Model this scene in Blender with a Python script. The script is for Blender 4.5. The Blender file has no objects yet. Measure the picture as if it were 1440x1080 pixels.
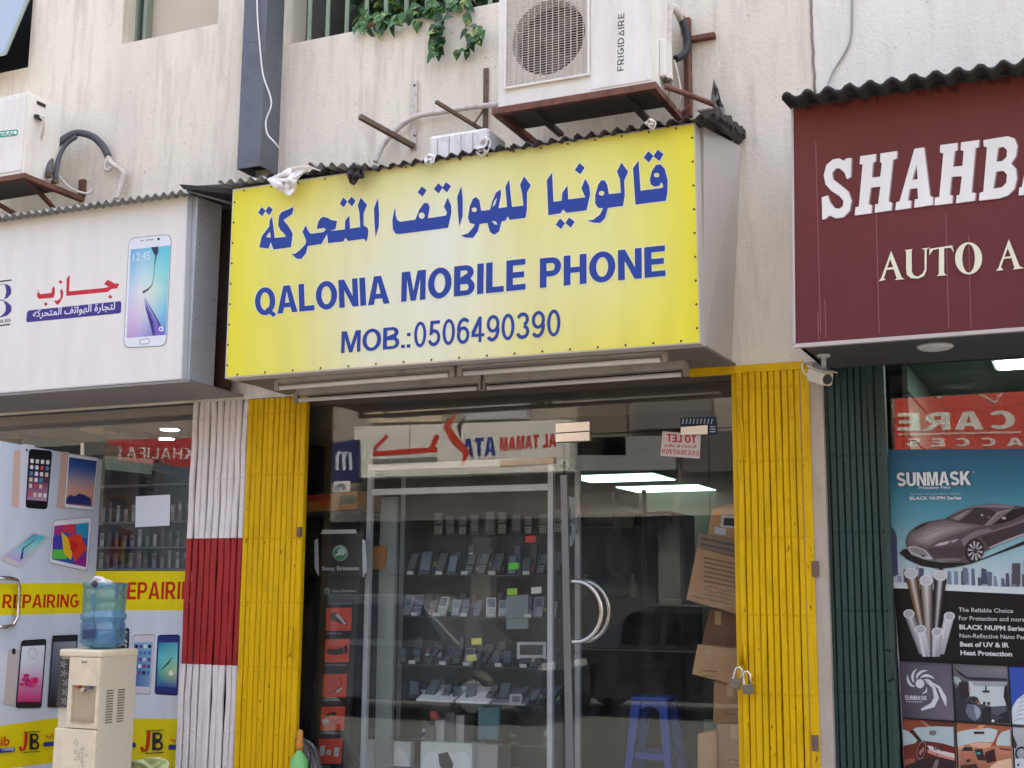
import bpy, bmesh, math, random
from mathutils import Vector, Matrix
from mathutils.geometry import tessellate_polygon
random.seed(7)
S = bpy.context.scene
COL = S.collection
R = math.radians

# ------------------------------------------------------------ camera, sky, sun, exposure
CAM_LOC = Vector((0.0, -6.8, 1.6))
CAM_ROT = Matrix.Rotation(R(24.4), 3, 'Z') @ Matrix.Rotation(R(90 + 9.37), 3, 'X') @ Matrix.Rotation(R(0.46), 3, 'Z')
FPX = 1800.0
cd = bpy.data.cameras.new("camera")
cd.sensor_width = 36; cd.lens = 36 * FPX / 1440; cd.clip_start = 0.05; cd.clip_end = 500
cam = bpy.data.objects.new("camera", cd); COL.objects.link(cam)
cam.matrix_world = Matrix.Translation(CAM_LOC) @ CAM_ROT.to_4x4()
S.camera = cam
SUN_EL, SUN_AZ = 62, 25           # the sun stands behind the shops: their front is in open shade, the far side of the street is lit
world = bpy.data.worlds.new("World"); S.world = world; world.use_nodes = True
wn = world.node_tree
sky = wn.nodes.new('ShaderNodeTexSky'); sky.sky_type = 'NISHITA'; sky.sun_disc = False
sky.sun_elevation = R(SUN_EL); sky.sun_rotation = R(SUN_AZ); sky.dust_density = 8; sky.air_density = 1.0; sky.ozone_density = 0.45
wn.links.new(sky.outputs[0], wn.nodes['Background'].inputs[0]); wn.nodes['Background'].inputs[1].default_value = 0.15
sl = bpy.data.lights.new("sun", 'SUN'); sl.energy = 2.6; sl.angle = R(2); sl.color = (1, 0.925, 0.81)
so = bpy.data.objects.new("sun", sl); COL.objects.link(so)
az = R(SUN_AZ); sd = Vector((math.sin(az) * math.cos(R(SUN_EL)), math.cos(az) * math.cos(R(SUN_EL)), math.sin(R(SUN_EL))))
so.rotation_euler = sd.to_track_quat('Z', 'Y').to_euler()
S.view_settings.view_transform = 'Standard'; S.view_settings.look = 'None'
S.view_settings.exposure = 2.42; S.view_settings.gamma = 1
S.render.engine = 'CYCLES'
S.cycles.max_bounces = 8; S.cycles.transparent_max_bounces = 16; S.cycles.caustics_reflective = False; S.cycles.caustics_refractive = False
S.cycles.sample_clamp_indirect = 4

# ------------------------------------------------------------ helpers
def s2l(c):
    c = c / 255.0
    return c / 12.92 if c <= 0.04045 else ((c + 0.055) / 1.055) ** 2.4
def lin(c): return tuple(s2l(v) for v in c[:3])
def U(px, py, y):
    d = CAM_ROT @ Vector(((px - 720) / FPX, -(py - 540) / FPX, -1))
    return CAM_LOC + d * ((y - CAM_LOC.y) / d.y)
class Plane:
    def __init__(s, p, n): s.p = Vector(p); s.n = Vector(n).normalized()
    def at(s, px, py, off=0.0):
        d = CAM_ROT @ Vector(((px - 720) / FPX, -(py - 540) / FPX, -1))
        p = s.p + s.n * off
        return CAM_LOC + d * ((p - CAM_LOC).dot(s.n) / d.dot(s.n))
def PY(y): return Plane((0, y, 0), (0, -1, 0))
class Mirror:                                   # a facade across the street, as the shop glass (y = 0.15) shows it
    def __init__(s, y): s.y = y
    def at(s, px, py, off=0.0):
        p = U(px, py, 0.30 - s.y); return Vector((p.x, s.y + off, p.z))

def mat(name, c, rough=0.6, metal=0.0, var=0.0, scale=6.0, bump=0.0, bscale=60.0, stretch=1.0, dirt=None, dirt_amt=0.0, dscale=2.0, dstretch=1.0, spec=0.5, emit=None, estr=0.0, coat=0.0, spots=()):
    m = bpy.data.materials.new(name); m.use_nodes = True
    nt = m.node_tree; N = nt.nodes; L = nt.links; b = N['Principled BSDF']
    c3 = lin(c)
    b.inputs['Base Color'].default_value = (*c3, 1); b.inputs['Roughness'].default_value = rough
    b.inputs['Metallic'].default_value = metal; b.inputs['Specular IOR Level'].default_value = spec
    if coat: b.inputs['Coat Weight'].default_value = coat
    tc = N.new('ShaderNodeTexCoord')
    def noise(sc, st, det=5.0, ro=0.6):
        mp = N.new('ShaderNodeMapping'); mp.inputs['Scale'].default_value = (1, 1, 1.0 / st)
        L.new(tc.outputs['Object'], mp.inputs[0])
        n = N.new('ShaderNodeTexNoise'); n.inputs['Scale'].default_value = sc; n.inputs['Detail'].default_value = det; n.inputs['Roughness'].default_value = ro
        L.new(mp.outputs[0], n.inputs['Vector']); return n
    out = None
    if var:
        n = noise(scale, stretch); rp = N.new('ShaderNodeMapRange')
        rp.inputs[1].default_value = 0.25; rp.inputs[2].default_value = 0.75; rp.inputs[3].default_value = 1 - var; rp.inputs[4].default_value = 1 + var
        L.new(n.outputs[0], rp.inputs[0])
        mx = N.new('ShaderNodeVectorMath'); mx.operation = 'SCALE'; mx.inputs[0].default_value = c3
        L.new(rp.outputs[0], mx.inputs['Scale']); out = mx.outputs[0]
    if dirt:
        n = noise(dscale, dstretch, 8.0, 0.65); rp = N.new('ShaderNodeMapRange')
        rp.inputs[1].default_value = 0.48; rp.inputs[2].default_value = 0.72; rp.inputs[3].default_value = 0; rp.inputs[4].default_value = dirt_amt
        L.new(n.outputs[0], rp.inputs[0])
        mx = N.new('ShaderNodeMix'); mx.data_type = 'RGBA'; L.new(rp.outputs[0], mx.inputs[0])
        if out: L.new(out, mx.inputs[6])
        else: mx.inputs[6].default_value = (*c3, 1)
        mx.inputs[7].default_value = (*lin(dirt), 1); out = mx.outputs[2]
    for sc_, st_, lo_, hi_, am_, cc_ in spots:
        n = noise(sc_, st_, 7.0, 0.6); rp = N.new('ShaderNodeMapRange'); rp.inputs[1].default_value = lo_; rp.inputs[2].default_value = hi_; rp.inputs[4].default_value = am_; L.new(n.outputs[0], rp.inputs[0])
        mx = N.new('ShaderNodeMix'); mx.data_type = 'RGBA'; L.new(rp.outputs[0], mx.inputs[0])
        if out: L.new(out, mx.inputs[6])
        else: mx.inputs[6].default_value = (*c3, 1)
        mx.inputs[7].default_value = (*lin(cc_), 1); out = mx.outputs[2]
    if out: L.new(out, b.inputs['Base Color'])
    if bump:
        n = noise(bscale, 1.0, 6.0); bp = N.new('ShaderNodeBump'); bp.inputs['Strength'].default_value = bump; bp.inputs['Distance'].default_value = 0.01
        L.new(n.outputs[0], bp.inputs['Height']); L.new(bp.outputs[0], b.inputs['Normal'])
    if emit:
        b.inputs['Emission Color'].default_value = (*lin(emit), 1); b.inputs['Emission Strength'].default_value = estr
    return m
def glass_mat(name, tint, refl, rough=0.0):
    m = bpy.data.materials.new(name); m.use_nodes = True; nt = m.node_tree; N = nt.nodes; L = nt.links
    N.remove(N['Principled BSDF'])
    t = N.new('ShaderNodeBsdfTransparent'); t.inputs[0].default_value = (*tint, 1)
    g = N.new('ShaderNodeBsdfGlossy'); g.inputs[0].default_value = (0.9, 0.95, 0.95, 1); g.inputs['Roughness'].default_value = rough
    lw = N.new('ShaderNodeLayerWeight'); lw.inputs[0].default_value = 0.5      # facing = 1 - |cos|, the same from both sides
    p5 = N.new('ShaderNodeMath'); p5.operation = 'POWER'; p5.inputs[1].default_value = 5.0; L.new(lw.outputs['Facing'], p5.inputs[0])
    ad = N.new('ShaderNodeMapRange'); ad.inputs[3].default_value = refl + .04; ad.inputs[4].default_value = 1.0; L.new(p5.outputs[0], ad.inputs[0])
    mx = N.new('ShaderNodeMixShader'); L.new(ad.outputs[0], mx.inputs[0]); L.new(t.outputs[0], mx.inputs[1]); L.new(g.outputs[0], mx.inputs[2])
    L.new(mx.outputs[0], N['Material Output'].inputs[0]); return m
def print_mat(name, rough=0.45, var=0.05, glow=0.0):
    m = bpy.data.materials.new(name); m.use_nodes = True; nt = m.node_tree; N = nt.nodes; L = nt.links; b = N['Principled BSDF']
    a = N.new('ShaderNodeAttribute'); a.attribute_name = 'Col'
    tc = N.new('ShaderNodeTexCoord'); mp = N.new('ShaderNodeMapping'); mp.inputs['Scale'].default_value = (1, 1, 0.15); L.new(tc.outputs['Object'], mp.inputs[0])
    n = N.new('ShaderNodeTexNoise'); n.inputs['Scale'].default_value = 9; n.inputs['Detail'].default_value = 8; L.new(mp.outputs[0], n.inputs['Vector'])
    rp = N.new('ShaderNodeMapRange'); rp.inputs[1].default_value = .3; rp.inputs[2].default_value = .7; rp.inputs[3].default_value = 1 - var; rp.inputs[4].default_value = 1 + var
    L.new(n.outputs[0], rp.inputs[0])
    v = N.new('ShaderNodeVectorMath'); v.operation = 'SCALE'; L.new(a.outputs['Color'], v.inputs[0]); L.new(rp.outputs[0], v.inputs['Scale'])
    L.new(v.outputs[0], b.inputs['Base Color']); b.inputs['Roughness'].default_value = rough; b.inputs['Specular IOR Level'].default_value = 0.22
    return m

WL = {}
def tag(o, label=None, cat=None, group=None, kind=None):
    if label: o['label'] = label
    if cat: o['category'] = cat
    if group: o['group'] = group
    if kind: o['kind'] = kind
    return o
def thing(name, label, cat, loc, group=None):
    o = bpy.data.objects.new(name, None); COL.objects.link(o); o.location = loc; o.empty_display_size = 0.1
    WL[o.name] = Vector(loc); return tag(o, label, cat, group)
def link(name, me, parent, loc=None):
    o = bpy.data.objects.new(name, me); COL.objects.link(o)
    if parent is not None: o.parent = parent; WL[o.name] = WL[parent.name]
    else: o.location = loc; WL[o.name] = Vector(loc)
    return o
def base_of(vs):
    xs = [v[0] for v in vs]; ys = [v[1] for v in vs]; zs = [v[2] for v in vs]
    return Vector(((min(xs) + max(xs)) / 2, (min(ys) + max(ys)) / 2, min(zs)))
class MB:
    def __init__(s): s.v = []; s.f = []; s.m = []; s.sm = []
    def face(s, pts, mi=0, sm=False):
        k = len(s.v); s.v += [Vector(p) for p in pts]; s.f.append(list(range(k, k + len(pts)))); s.m.append(mi); s.sm.append(sm)
    def mesh(s, vs, fs, mi=0, sm=False):
        k = len(s.v); s.v += [Vector(p) for p in vs]
        for f in fs: s.f.append([k + i for i in f]); s.m.append(mi); s.sm.append(sm)
    def hexa(s, a, b, mi=0):
        """a, b: two matching quads, b being a pushed back"""
        s.mesh(list(a) + list(b), [(0, 1, 2, 3), (7, 6, 5, 4), (0, 4, 5, 1), (1, 5, 6, 2), (2, 6, 7, 3), (3, 7, 4, 0)], mi)
    def box(s, a, b, mi=0):
        x0, y0, z0 = a; x1, y1, z1 = b
        s.hexa([(x0, y0, z0), (x1, y0, z0), (x1, y0, z1), (x0, y0, z1)], [(x0, y1, z0), (x1, y1, z0), (x1, y1, z1), (x0, y1, z1)], mi)
    def obox(s, c, ux, uy, uz, mi=0):
        c, ux, uy, uz = Vector(c), Vector(ux), Vector(uy), Vector(uz)
        q = lambda d: [c - ux + d - uz, c + ux + d - uz, c + ux + d + uz, c - ux + d + uz]
        s.hexa(q(-uy), q(uy), mi)
    def pxbox(s, quad, y, dy, mi=0, y2=None):
        a = [U(p[0], p[1], y) for p in quad]; s.hexa(a, [p + Vector((0, dy, 0)) for p in a], mi)
    def prism(s, poly, vec, mi=0):
        poly = [Vector(p) for p in poly]; vec = Vector(vec); n = len(poly)
        tr = tessellate_polygon([poly]); k = len(s.v); s.v += poly + [p + vec for p in poly]
        for t in tr:
            s.f.append([k + i for i in t]); s.m.append(mi); s.sm.append(False)
            s.f.append([k + n + i for i in reversed(t)]); s.m.append(mi); s.sm.append(False)
        for i in range(n):
            j = (i + 1) % n; s.f.append([k + i, k + j, k + n + j, k + n + i]); s.m.append(mi); s.sm.append(False)
    def tube(s, pts, r, n=8, mi=0, sub=0, closed=False):
        pts = [Vector(p) for p in pts]
        if sub:
            out = []; m = len(pts)
            for i in range(m - 1):
                p0, p1, p2, p3 = pts[max(i - 1, 0)], pts[i], pts[i + 1], pts[min(i + 2, m - 1)]
                for q in range(sub):
                    t = q / sub
                    out.append(0.5 * ((2 * p1) + (p2 - p0) * t + (2 * p0 - 5 * p1 + 4 * p2 - p3) * t * t + (3 * p1 - p0 - 3 * p2 + p3) * t ** 3))
            pts = out + [pts[-1]]
        rs = r if isinstance(r, (list, tuple)) else None
        k = len(s.v); N = len(pts); up = None
        for i, p in enumerate(pts):
            d = (pts[min(i + 1, N - 1)] - pts[max(i - 1, 0)])
            d = d.normalized() if d.length > 1e-9 else Vector((0, 0, 1))
            if up is None: up = d.orthogonal().normalized()
            up = (up - d * up.dot(d)); up = up.normalized() if up.length > 1e-6 else d.orthogonal().normalized()
            w = d.cross(up); rr = rs[min(len(rs) - 1, int(i * len(rs) / N))] if rs else r
            for j in range(n):
                a = 2 * math.pi * j / n; s.v.append(p + up * (math.cos(a) * rr) + w * (math.sin(a) * rr))
        for i in range(N - 1):
            for j in range(n):
                s.f.append([k + i * n + j, k + i * n + (j + 1) % n, k + (i + 1) * n + (j + 1) % n, k + (i + 1) * n + j]); s.m.append(mi); s.sm.append(n > 4)
        s.f.append([k + j for j in reversed(range(n))]); s.m.append(mi); s.sm.append(False)
        s.f.append([k + (N - 1) * n + j for j in range(n)]); s.m.append(mi); s.sm.append(False)
    def lathe(s, prof, c, n=24, axis=(0, 0, 1), mi=0):
        c = Vector(c); ax = Vector(axis).normalized(); u = ax.orthogonal().normalized(); w = ax.cross(u); k = len(s.v)
        for r, h in prof:
            for j in range(n):
                a = 2 * math.pi * j / n; s.v.append(c + ax * h + u * (r * math.cos(a)) + w * (r * math.sin(a)))
        for i in range(len(prof) - 1):
            for j in range(n):
                s.f.append([k + i * n + j, k + i * n + (j + 1) % n, k + (i + 1) * n + (j + 1) % n, k + (i + 1) * n + j]); s.m.append(mi); s.sm.append(True)
        s.f.append([k + j for j in reversed(range(n))]); s.m.append(mi); s.sm.append(False)
        s.f.append([k + (len(prof) - 1) * n + j for j in range(n)]); s.m.append(mi); s.sm.append(False)
    def build(s, name, mats, parent=None, bevel=0.0, label=None, cat=None, group=None, kind=None, loc=None):
        if not isinstance(mats, (list, tuple)): mats = [mats]
        o = WL[parent.name] if parent is not None else (Vector(loc) if loc is not None else base_of(s.v))
        me = bpy.data.meshes.new(name); me.from_pydata([tuple(v - o) for v in s.v], [], s.f)
        for m in mats: me.materials.append(m)
        for p, mi, sm in zip(me.polygons, s.m, s.sm): p.material_index = mi; p.use_smooth = sm
        bm = bmesh.new(); bm.from_mesh(me)
        bmesh.ops.recalc_face_normals(bm, faces=bm.faces); bm.to_mesh(me); bm.free()
        ob = link(name, me, parent, o)
        if bevel:
            b = ob.modifiers.new('bevel', 'BEVEL'); b.width = bevel; b.segments = 2; b.limit_method = 'ANGLE'; b.angle_limit = R(40)
        return tag(ob, label, cat, group, kind)

def pieces(mb, name, mats, parent):
    """each loose piece becomes a part of its own"""
    par = list(range(len(mb.v)))
    def fd(i):
        while par[i] != i: par[i] = par[par[i]]; i = par[i]
        return i
    for f in mb.f:
        for i in f[1:]: par[fd(f[0])] = fd(i)
    gr = {}
    for q, f in enumerate(mb.f): gr.setdefault(fd(f[0]), []).append(q)
    for fs in gr.values():
        m = MB(); ix = {}
        for q in fs:
            for i in mb.f[q]:
                if i not in ix: ix[i] = len(m.v); m.v.append(mb.v[i])
            m.f.append([ix[i] for i in mb.f[q]]); m.m.append(mb.m[q]); m.sm.append(mb.sm[q])
        m.build(name, mats, parent)

# ---- lettering and printed artwork
TG = {}
def textgeo(t, bold=0.0, sp=1.0):
    key = (t, bold, sp)
    if key not in TG:
        cu = bpy.data.curves.new('lettering', 'FONT'); cu.body = t; cu.resolution_u = 3; cu.offset = bold; cu.space_character = sp
        o = bpy.data.objects.new('lettering', cu); COL.objects.link(o)
        dg = bpy.context.evaluated_depsgraph_get(); e = o.evaluated_get(dg); m = e.to_mesh()
        vs = [(v.co.x, v.co.y / 0.682) for v in m.vertices]; fs = [tuple(p.vertices) for p in m.polygons]; e.to_mesh_clear()
        bpy.data.objects.remove(o); bpy.data.curves.remove(cu)
        x0 = min(v[0] for v in vs); x1 = max(v[0] for v in vs)
        TG[key] = ([((x - x0) / (x1 - x0), y) for x, y in vs], fs)
    return TG[key]
AR = {'ا': (0xFE8D, 0xFE8E, 0, 0), 'ل': (0xFEDD, 0xFEDE, 0xFEDF, 0xFEE0), 'ه': (0xFEE9, 0xFEEA, 0xFEEB, 0xFEEC), 'و': (0xFEED, 0xFEEE, 0, 0),
      'ت': (0xFE95, 0xFE96, 0xFE97, 0xFE98), 'ف': (0xFED1, 0xFED2, 0xFED3, 0xFED4), 'م': (0xFEE1, 0xFEE2, 0xFEE3, 0xFEE4), 'ح': (0xFEA1, 0xFEA2, 0xFEA3, 0xFEA4),
      'ر': (0xFEAD, 0xFEAE, 0, 0), 'ك': (0xFED9, 0xFEDA, 0xFEDB, 0xFEDC), 'ج': (0xFE9D, 0xFE9E, 0xFE9F, 0xFEA0), 'ة': (0xFE93, 0xFE94, 0, 0),
      'س': (0xFEB1, 0xFEB2, 0xFEB3, 0xFEB4), 'ي': (0xFEF1, 0xFEF2, 0xFEF3, 0xFEF4), 'ز': (0xFEAF, 0xFEB0, 0, 0), 'ب': (0xFE8F, 0xFE90, 0xFE91, 0xFE92)}
def ar(t):
    out = []
    for i, ch in enumerate(t):
        if ch not in AR: out.append(ch); continue
        f = AR[ch]; pj = i > 0 and t[i - 1] in AR and AR[t[i - 1]][2]; nj = f[2] and i + 1 < len(t) and t[i + 1] in AR
        out.append(chr(f[3] if pj and nj else f[1] if pj else f[2] if nj else f[0]))
    return ''.join(reversed(out))
def arc(cx, cy, rx, ry, a0, a1, n=10): return [(cx + rx * math.cos(R(a0 + (a1 - a0) * i / n)), cy + ry * math.sin(R(a0 + (a1 - a0) * i / n))) for i in range(n + 1)]
def ribbon(pts, w):
    q = [Vector(p) for p in pts]; a, b = [], []
    for i, p in enumerate(q):
        d = (q[min(i + 1, len(q) - 1)] - q[max(i - 1, 0)]).normalized(); n = Vector((-d.y, d.x)) * (w / 2); a.append(tuple(p + n)); b.append(tuple(p - n))
    return a + b[::-1]
def glyph(c, v, h):
    if c == 'I': return v, [([(0, 0), (v, 0), (v, 1), (0, 1)], [])]
    if c == 'L': return .64, [([(0, 0), (.64, 0), (.64, h), (v, h), (v, 1), (0, 1)], [])]
    if c == 'E': return .68, [([(0, 0), (.68, 0), (.68, h), (v, h), (v, .5 - h / 2), (.63, .5 - h / 2), (.63, .5 + h / 2), (v, .5 + h / 2), (v, 1 - h), (.67, 1 - h), (.67, 1), (0, 1)], [])]
    if c == 'F': return .62, [([(0, 0), (v, 0), (v, .42), (.58, .42), (.58, .42 + h), (v, .42 + h), (v, 1 - h), (.62, 1 - h), (.62, 1), (0, 1)], [])]
    if c == 'T': return .70, [([(.35 - v / 2, 0), (.35 + v / 2, 0), (.35 + v / 2, 1 - h), (.7, 1 - h), (.7, 1), (0, 1), (0, 1 - h), (.35 - v / 2, 1 - h)], [])]
    if c == 'H': return .78, [([(0, 0), (v, 0), (v, .5 - h / 2), (.78 - v, .5 - h / 2), (.78 - v, 0), (.78, 0), (.78, 1), (.78 - v, 1), (.78 - v, .5 + h / 2), (v, .5 + h / 2), (v, 1), (0, 1)], [])]
    if c == 'N': return .78, [([(0, 0), (v * .95, 0), (v * .95, .62), (.78 - v, 0), (.78, 0), (.78, 1), (.78 - v * .95, 1), (.78 - v * .95, .38), (v, 1), (0, 1)], [])]
    if c == 'M': return .92, [([(0, 0), (v * .9, 0), (v * .9, .72), (.46 - v * .42, 0), (.46 + v * .42, 0), (.92 - v * .9, .72), (.92 - v * .9, 0), (.92, 0), (.92, 1), (.92 - v * 1.35, 1), (.46, .32), (v * 1.35, 1), (0, 1)], [])]
    if c == 'A': return .86, [([(0, 0), (v * 1.02, 0), (v * 1.02 + .055, .2), (.805 - v * 1.02, .2), (.86 - v * 1.02, 0), (.86, 0), (.43 + v * .6, 1), (.43 - v * .6, 1)], [[(v * 1.02 + .1, .2 + h * .9), (.76 - v * 1.02, .2 + h * .9), (.43, .80)]])]
    if c == 'K': return .82, [([(0, 0), (v, 0), (v, .30), (.34, .42), (.56, 0), (.84, 0), (.50, .60), (.80, 1), (.52, 1), (v, .62), (v, 1), (0, 1)], [])]
    if c in 'OQ0':
        w = .88 if c != '0' else .60; hv = v * (1.02 if c != '0' else .95); o = arc(w / 2, .5, w / 2, .515, 0, 360, 32)[:-1]; i = arc(w / 2, .5, w / 2 - hv, .515 - h, 0, 360, 32)[:-1]; r = [(o, [i])]
        if c == 'Q': r.append(([(.52, .28), (.44, .16), (.78, -.12), (.90, .0)], []))
        return w, r
    if c == 'C': o = arc(.42, .5, .42, .515, 48, 312, 26); i = arc(.42, .5, .42 - v, .515 - h, 312, 48, 26); return .78, [(o + [(.66, .24)] + i[2:-2] + [(.66, .76)], [])]
    if c == 'G': o = arc(.43, .5, .43, .515, 48, 330, 26); i = arc(.43, .5, .43 - v, .515 - h, 325, 48, 26); return .84, [(o + i, []), ([(.45, .34), (.62, .34), (.62, .10), (.83, .2), (.83, .53), (.45, .53)], [])]
    if c == 'U': return .78, [([(0, 1)] + [(0, .36)] + arc(.39, .36, .39, .375, 180, 360, 16) + [(.78, 1), (.78 - v, 1)] + arc(.39, .36, .39 - v, .375 - h, 360, 180, 16) + [(v, 1)], [])]
    if c == 'D': return .80, [([(0, 0)] + arc(.34, .5, .46, .5, -90, 90, 16) + [(0, 1)], [[(v, h)] + arc(.34, .5, .46 - v, .5 - h, -90, 90, 16) + [(v, 1 - h)]])]
    if c in 'PR':
        r = [([(0, 0), (v, 0), (v, .36)] + arc(.42, .68, .32, .32, -90, 90, 12) + [(0, 1)], [[(v, .36 + h)] + arc(.42, .68, .32 - v * .95, .32 - h, -90, 90, 12) + [(v, 1 - h)]])]
        if c == 'R': r.append(([(.30, .38), (.52, .40), (.82, 0), (.55, 0)], []))
        return (.74 if c == 'P' else .80), r
    if c == 'B': return .76, [([(0, 0)] + arc(.46, .275, .30, .275, -90, 55, 10) + arc(.42, .755, .30, .245, -50, 90, 10) + [(0, 1)], [[(v, h * .9)] + arc(.46, .275, .30 - v * .95, .275 - h * .9, -90, 90, 8) + [(v, .55 - h * .9)], [(v, .52 + h * .45)] + arc(.42, .765, .28 - v * .9, .235 - h * .9, -90, 90, 8) + [(v, 1 - h * .9)]])]
    if c == 'S': w = (v + h) / 2; return .76, [(ribbon(arc(.375, .715, .365 - w / 2, .30 - w / 2, 22, 262, 14)[:-1] + arc(.385, .275, .375 - w / 2, .29 - w / 2, 82, -160, 14)[1:], w), [])]
    if c == '3': w = (v + h) / 2; return .60, [(ribbon(arc(.28, .74, .29 - w / 2, .275 - w / 2, 160, -75, 14), w), []), (ribbon(arc(.28, .27, .31 - w / 2, .285 - w / 2, 78, -165, 14), w), [])]
    if c in '69':
        w = (v + h) / 2; a = arc(.30, .33, .30, .345, 0, 360, 24)[:-1]; b = arc(.30, .33, .30 - v * .95, .345 - h, 0, 360, 24)[:-1]; t = ribbon(arc(.34, .56, .34 - w / 2, .455 - w / 2, 45, 190, 14), w)
        r = [(a, [b]), (t, [])]
        return .60, [([(.60 - x, 1 - y) for x, y in o], [[(.60 - x, 1 - y) for x, y in q] for q in hs]) for o, hs in r] if c == '9' else r
    if c == '5': w = (v + h) / 2; return .60, [([(.06, .42), (.22, .46), (.24, 1 - h), (.56, 1 - h), (.56, 1), (.10, 1)], []), (ribbon(arc(.28, .325, .31 - w / 2, .34 - w / 2, 130, -160, 16), w), [])]
    if c == '4': return .62, [([(.34, 0), (.34 + v * .9, 0), (.34 + v * .9, .22), (.62, .22), (.62, .22 + h * .9), (.34 + v * .9, .22 + h * .9), (.34 + v * .9, 1), (.34, 1), (0, .42), (0, .22), (.34, .22)], [[(.16, .22 + h * .9), (.34, .22 + h * .9), (.34, .70)]])]
    if c == '7': return .58, [([(.12, 0), (.34, 0), (.58, .84), (.58, 1), (0, 1), (0, 1 - h), (.36, 1 - h)], [])]
    if c == '.': return v * .9, [([(0, 0), (v * .9, 0), (v * .9, h), (0, h)], [])]
    if c == ':': return v * .9, [([(0, 0), (v * .9, 0), (v * .9, h), (0, h)], []), ([(0, .52), (v * .9, .52), (v * .9, .52 + h), (0, .52 + h)], [])]
    if c == 'Δ': return .84, [([(0, 0), (.84, 0), (.42, 1)], [[(v * 1.3, h), (.84 - v * 1.3, h), (.42, .68)]])]
    raise KeyError(c)
class Art:
    """flat print: coloured shapes given as seen, laid on one real plane"""
    def __init__(s, plane, off=0.002, st=0.00012): s.pl = plane; s.off = off; s.st = st; s.v = []; s.f = []; s.c = []; s.n = 0
    def step(s): s.n += 1; return s.off + s.n * s.st
    def tri(s, pts3, tris, cols):
        k = len(s.v); s.v += pts3
        for t in tris: s.f.append([k + i for i in t]); s.c += [cols[i] for i in t]
    def poly(s, pts, col, holes=(), T=None, sh=(0, 0)):
        d = s.step(); f = (lambda p: (T[0] + p[0] / T[2], T[1] + p[1] / T[2])) if T else (lambda p: p)
        loops = []
        for lp in [pts] + list(holes):
            q = [f(p) for p in lp]; loops.append([s.pl.at(p[0] + sh[0], p[1] + sh[1], d) for p in q])
        tr = tessellate_polygon(loops); al = [p for l in loops for p in l]
        s.tri(al, tr, [lin(col)] * len(al))
    def grad(s, quad, rows, n=10, T=None):
        """quad TL TR BR BL; rows of colours bilinearly spread"""
        d = s.step(); f = (lambda p: (T[0] + p[0] / T[2], T[1] + p[1] / T[2])) if T else (lambda p: p)
        w = [s.pl.at(*f(p), d) for p in quad]; nr, nc = len(rows), len(rows[0]); P = []; C = []
        for i in range(n + 1):
            for j in range(n + 1):
                a, b = i / n, j / n
                P.append((w[0] * (1 - b) + w[1] * b) * (1 - a) + (w[3] * (1 - b) + w[2] * b) * a)
                y, x = a * (nr - 1), b * (nc - 1); i0, j0 = min(int(y), max(nr - 2, 0)), min(int(x), max(nc - 2, 0)); ty, tx = y - i0, x - j0
                i1, j1 = min(i0 + 1, nr - 1), min(j0 + 1, nc - 1)
                C.append(tuple((s2l(rows[i0][j0][k]) * (1 - tx) + s2l(rows[i0][j1][k]) * tx) * (1 - ty) + (s2l(rows[i1][j0][k]) * (1 - tx) + s2l(rows[i1][j1][k]) * tx) * ty for k in range(3)))
        m = n + 1
        s.tri(P, [(i * m + j, i * m + j + 1, (i + 1) * m + j + 1, (i + 1) * m + j) for i in range(n) for j in range(n)], C)
    def ell(s, cx, cy, rx, ry, col, rin=0.0, T=None, n=28, a0=0, a1=360, rot=0):
        pts = []
        cr, sr = math.cos(R(rot)), math.sin(R(rot))
        def pt(a, k): x, y = rx * k * math.cos(a), ry * k * math.sin(a); return (cx + x * cr - y * sr, cy + x * sr + y * cr)
        full = a1 - a0 >= 360
        an = [R(a0 + (a1 - a0) * i / n) for i in range(n if full else n + 1)]
        if rin and full: s.poly([pt(a, 1) for a in an], col, [[pt(a, rin) for a in an]], T)
        elif rin: s.poly([pt(a, 1) for a in an] + [pt(a, rin) for a in reversed(an)], col, (), T)
        else: s.poly([pt(a, 1) for a in an], col, (), T)
    def rrect(s, quad, r, col, T=None, hole=0.0):
        """rounded quad TL TR BR BL, r as a fraction of the short side"""
        def ring(k):
            q = [Vector(p) for p in quad]; c = sum(q, Vector((0, 0))) / 4; out = []
            if k:
                sx = (q[1] - q[0]).length; sy = (q[3] - q[0]).length; ex = (q[1] - q[0]).normalized() * k; ey = (q[3] - q[0]).normalized() * k
                q = [q[0] + ex + ey, q[1] - ex + ey, q[2] - ex - ey, q[3] + ex - ey]
            m = min((q[1] - q[0]).length, (q[3] - q[0]).length) * r
            for i in range(4):
                p, a, b = q[i], q[i - 1], q[(i + 1) % 4]; A = p + (a - p).normalized() * m; B = p + (b - p).normalized() * m
                for t in (0, .25, .5, .75, 1): out.append(tuple(A * (1 - t) ** 2 + p * 2 * t * (1 - t) + B * t * t))
            return out
        s.poly(ring(0), col, [ring(hole)] if hole else (), T)
    def line(s, a, b, w, col, T=None):
        a, b = Vector(a), Vector(b); d = (b - a).normalized(); n = Vector((-d.y, d.x)) * (w / 2)
        s.poly([tuple(a + n), tuple(b + n), tuple(b - n), tuple(a - n)], col, (), T)
    def path(s, pts, w, col, T=None):
        q = [Vector(p) for p in pts]; L, Rr = [], []
        for i, p in enumerate(q):
            d = (q[min(i + 1, len(q) - 1)] - q[max(i - 1, 0)]).normalized(); n = Vector((-d.y, d.x)) * ((w[i] if isinstance(w, (list, tuple)) else w) / 2)
            L.append(tuple(p + n)); Rr.append(tuple(p - n))
        s.poly(L + Rr[::-1], col, (), T)
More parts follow.
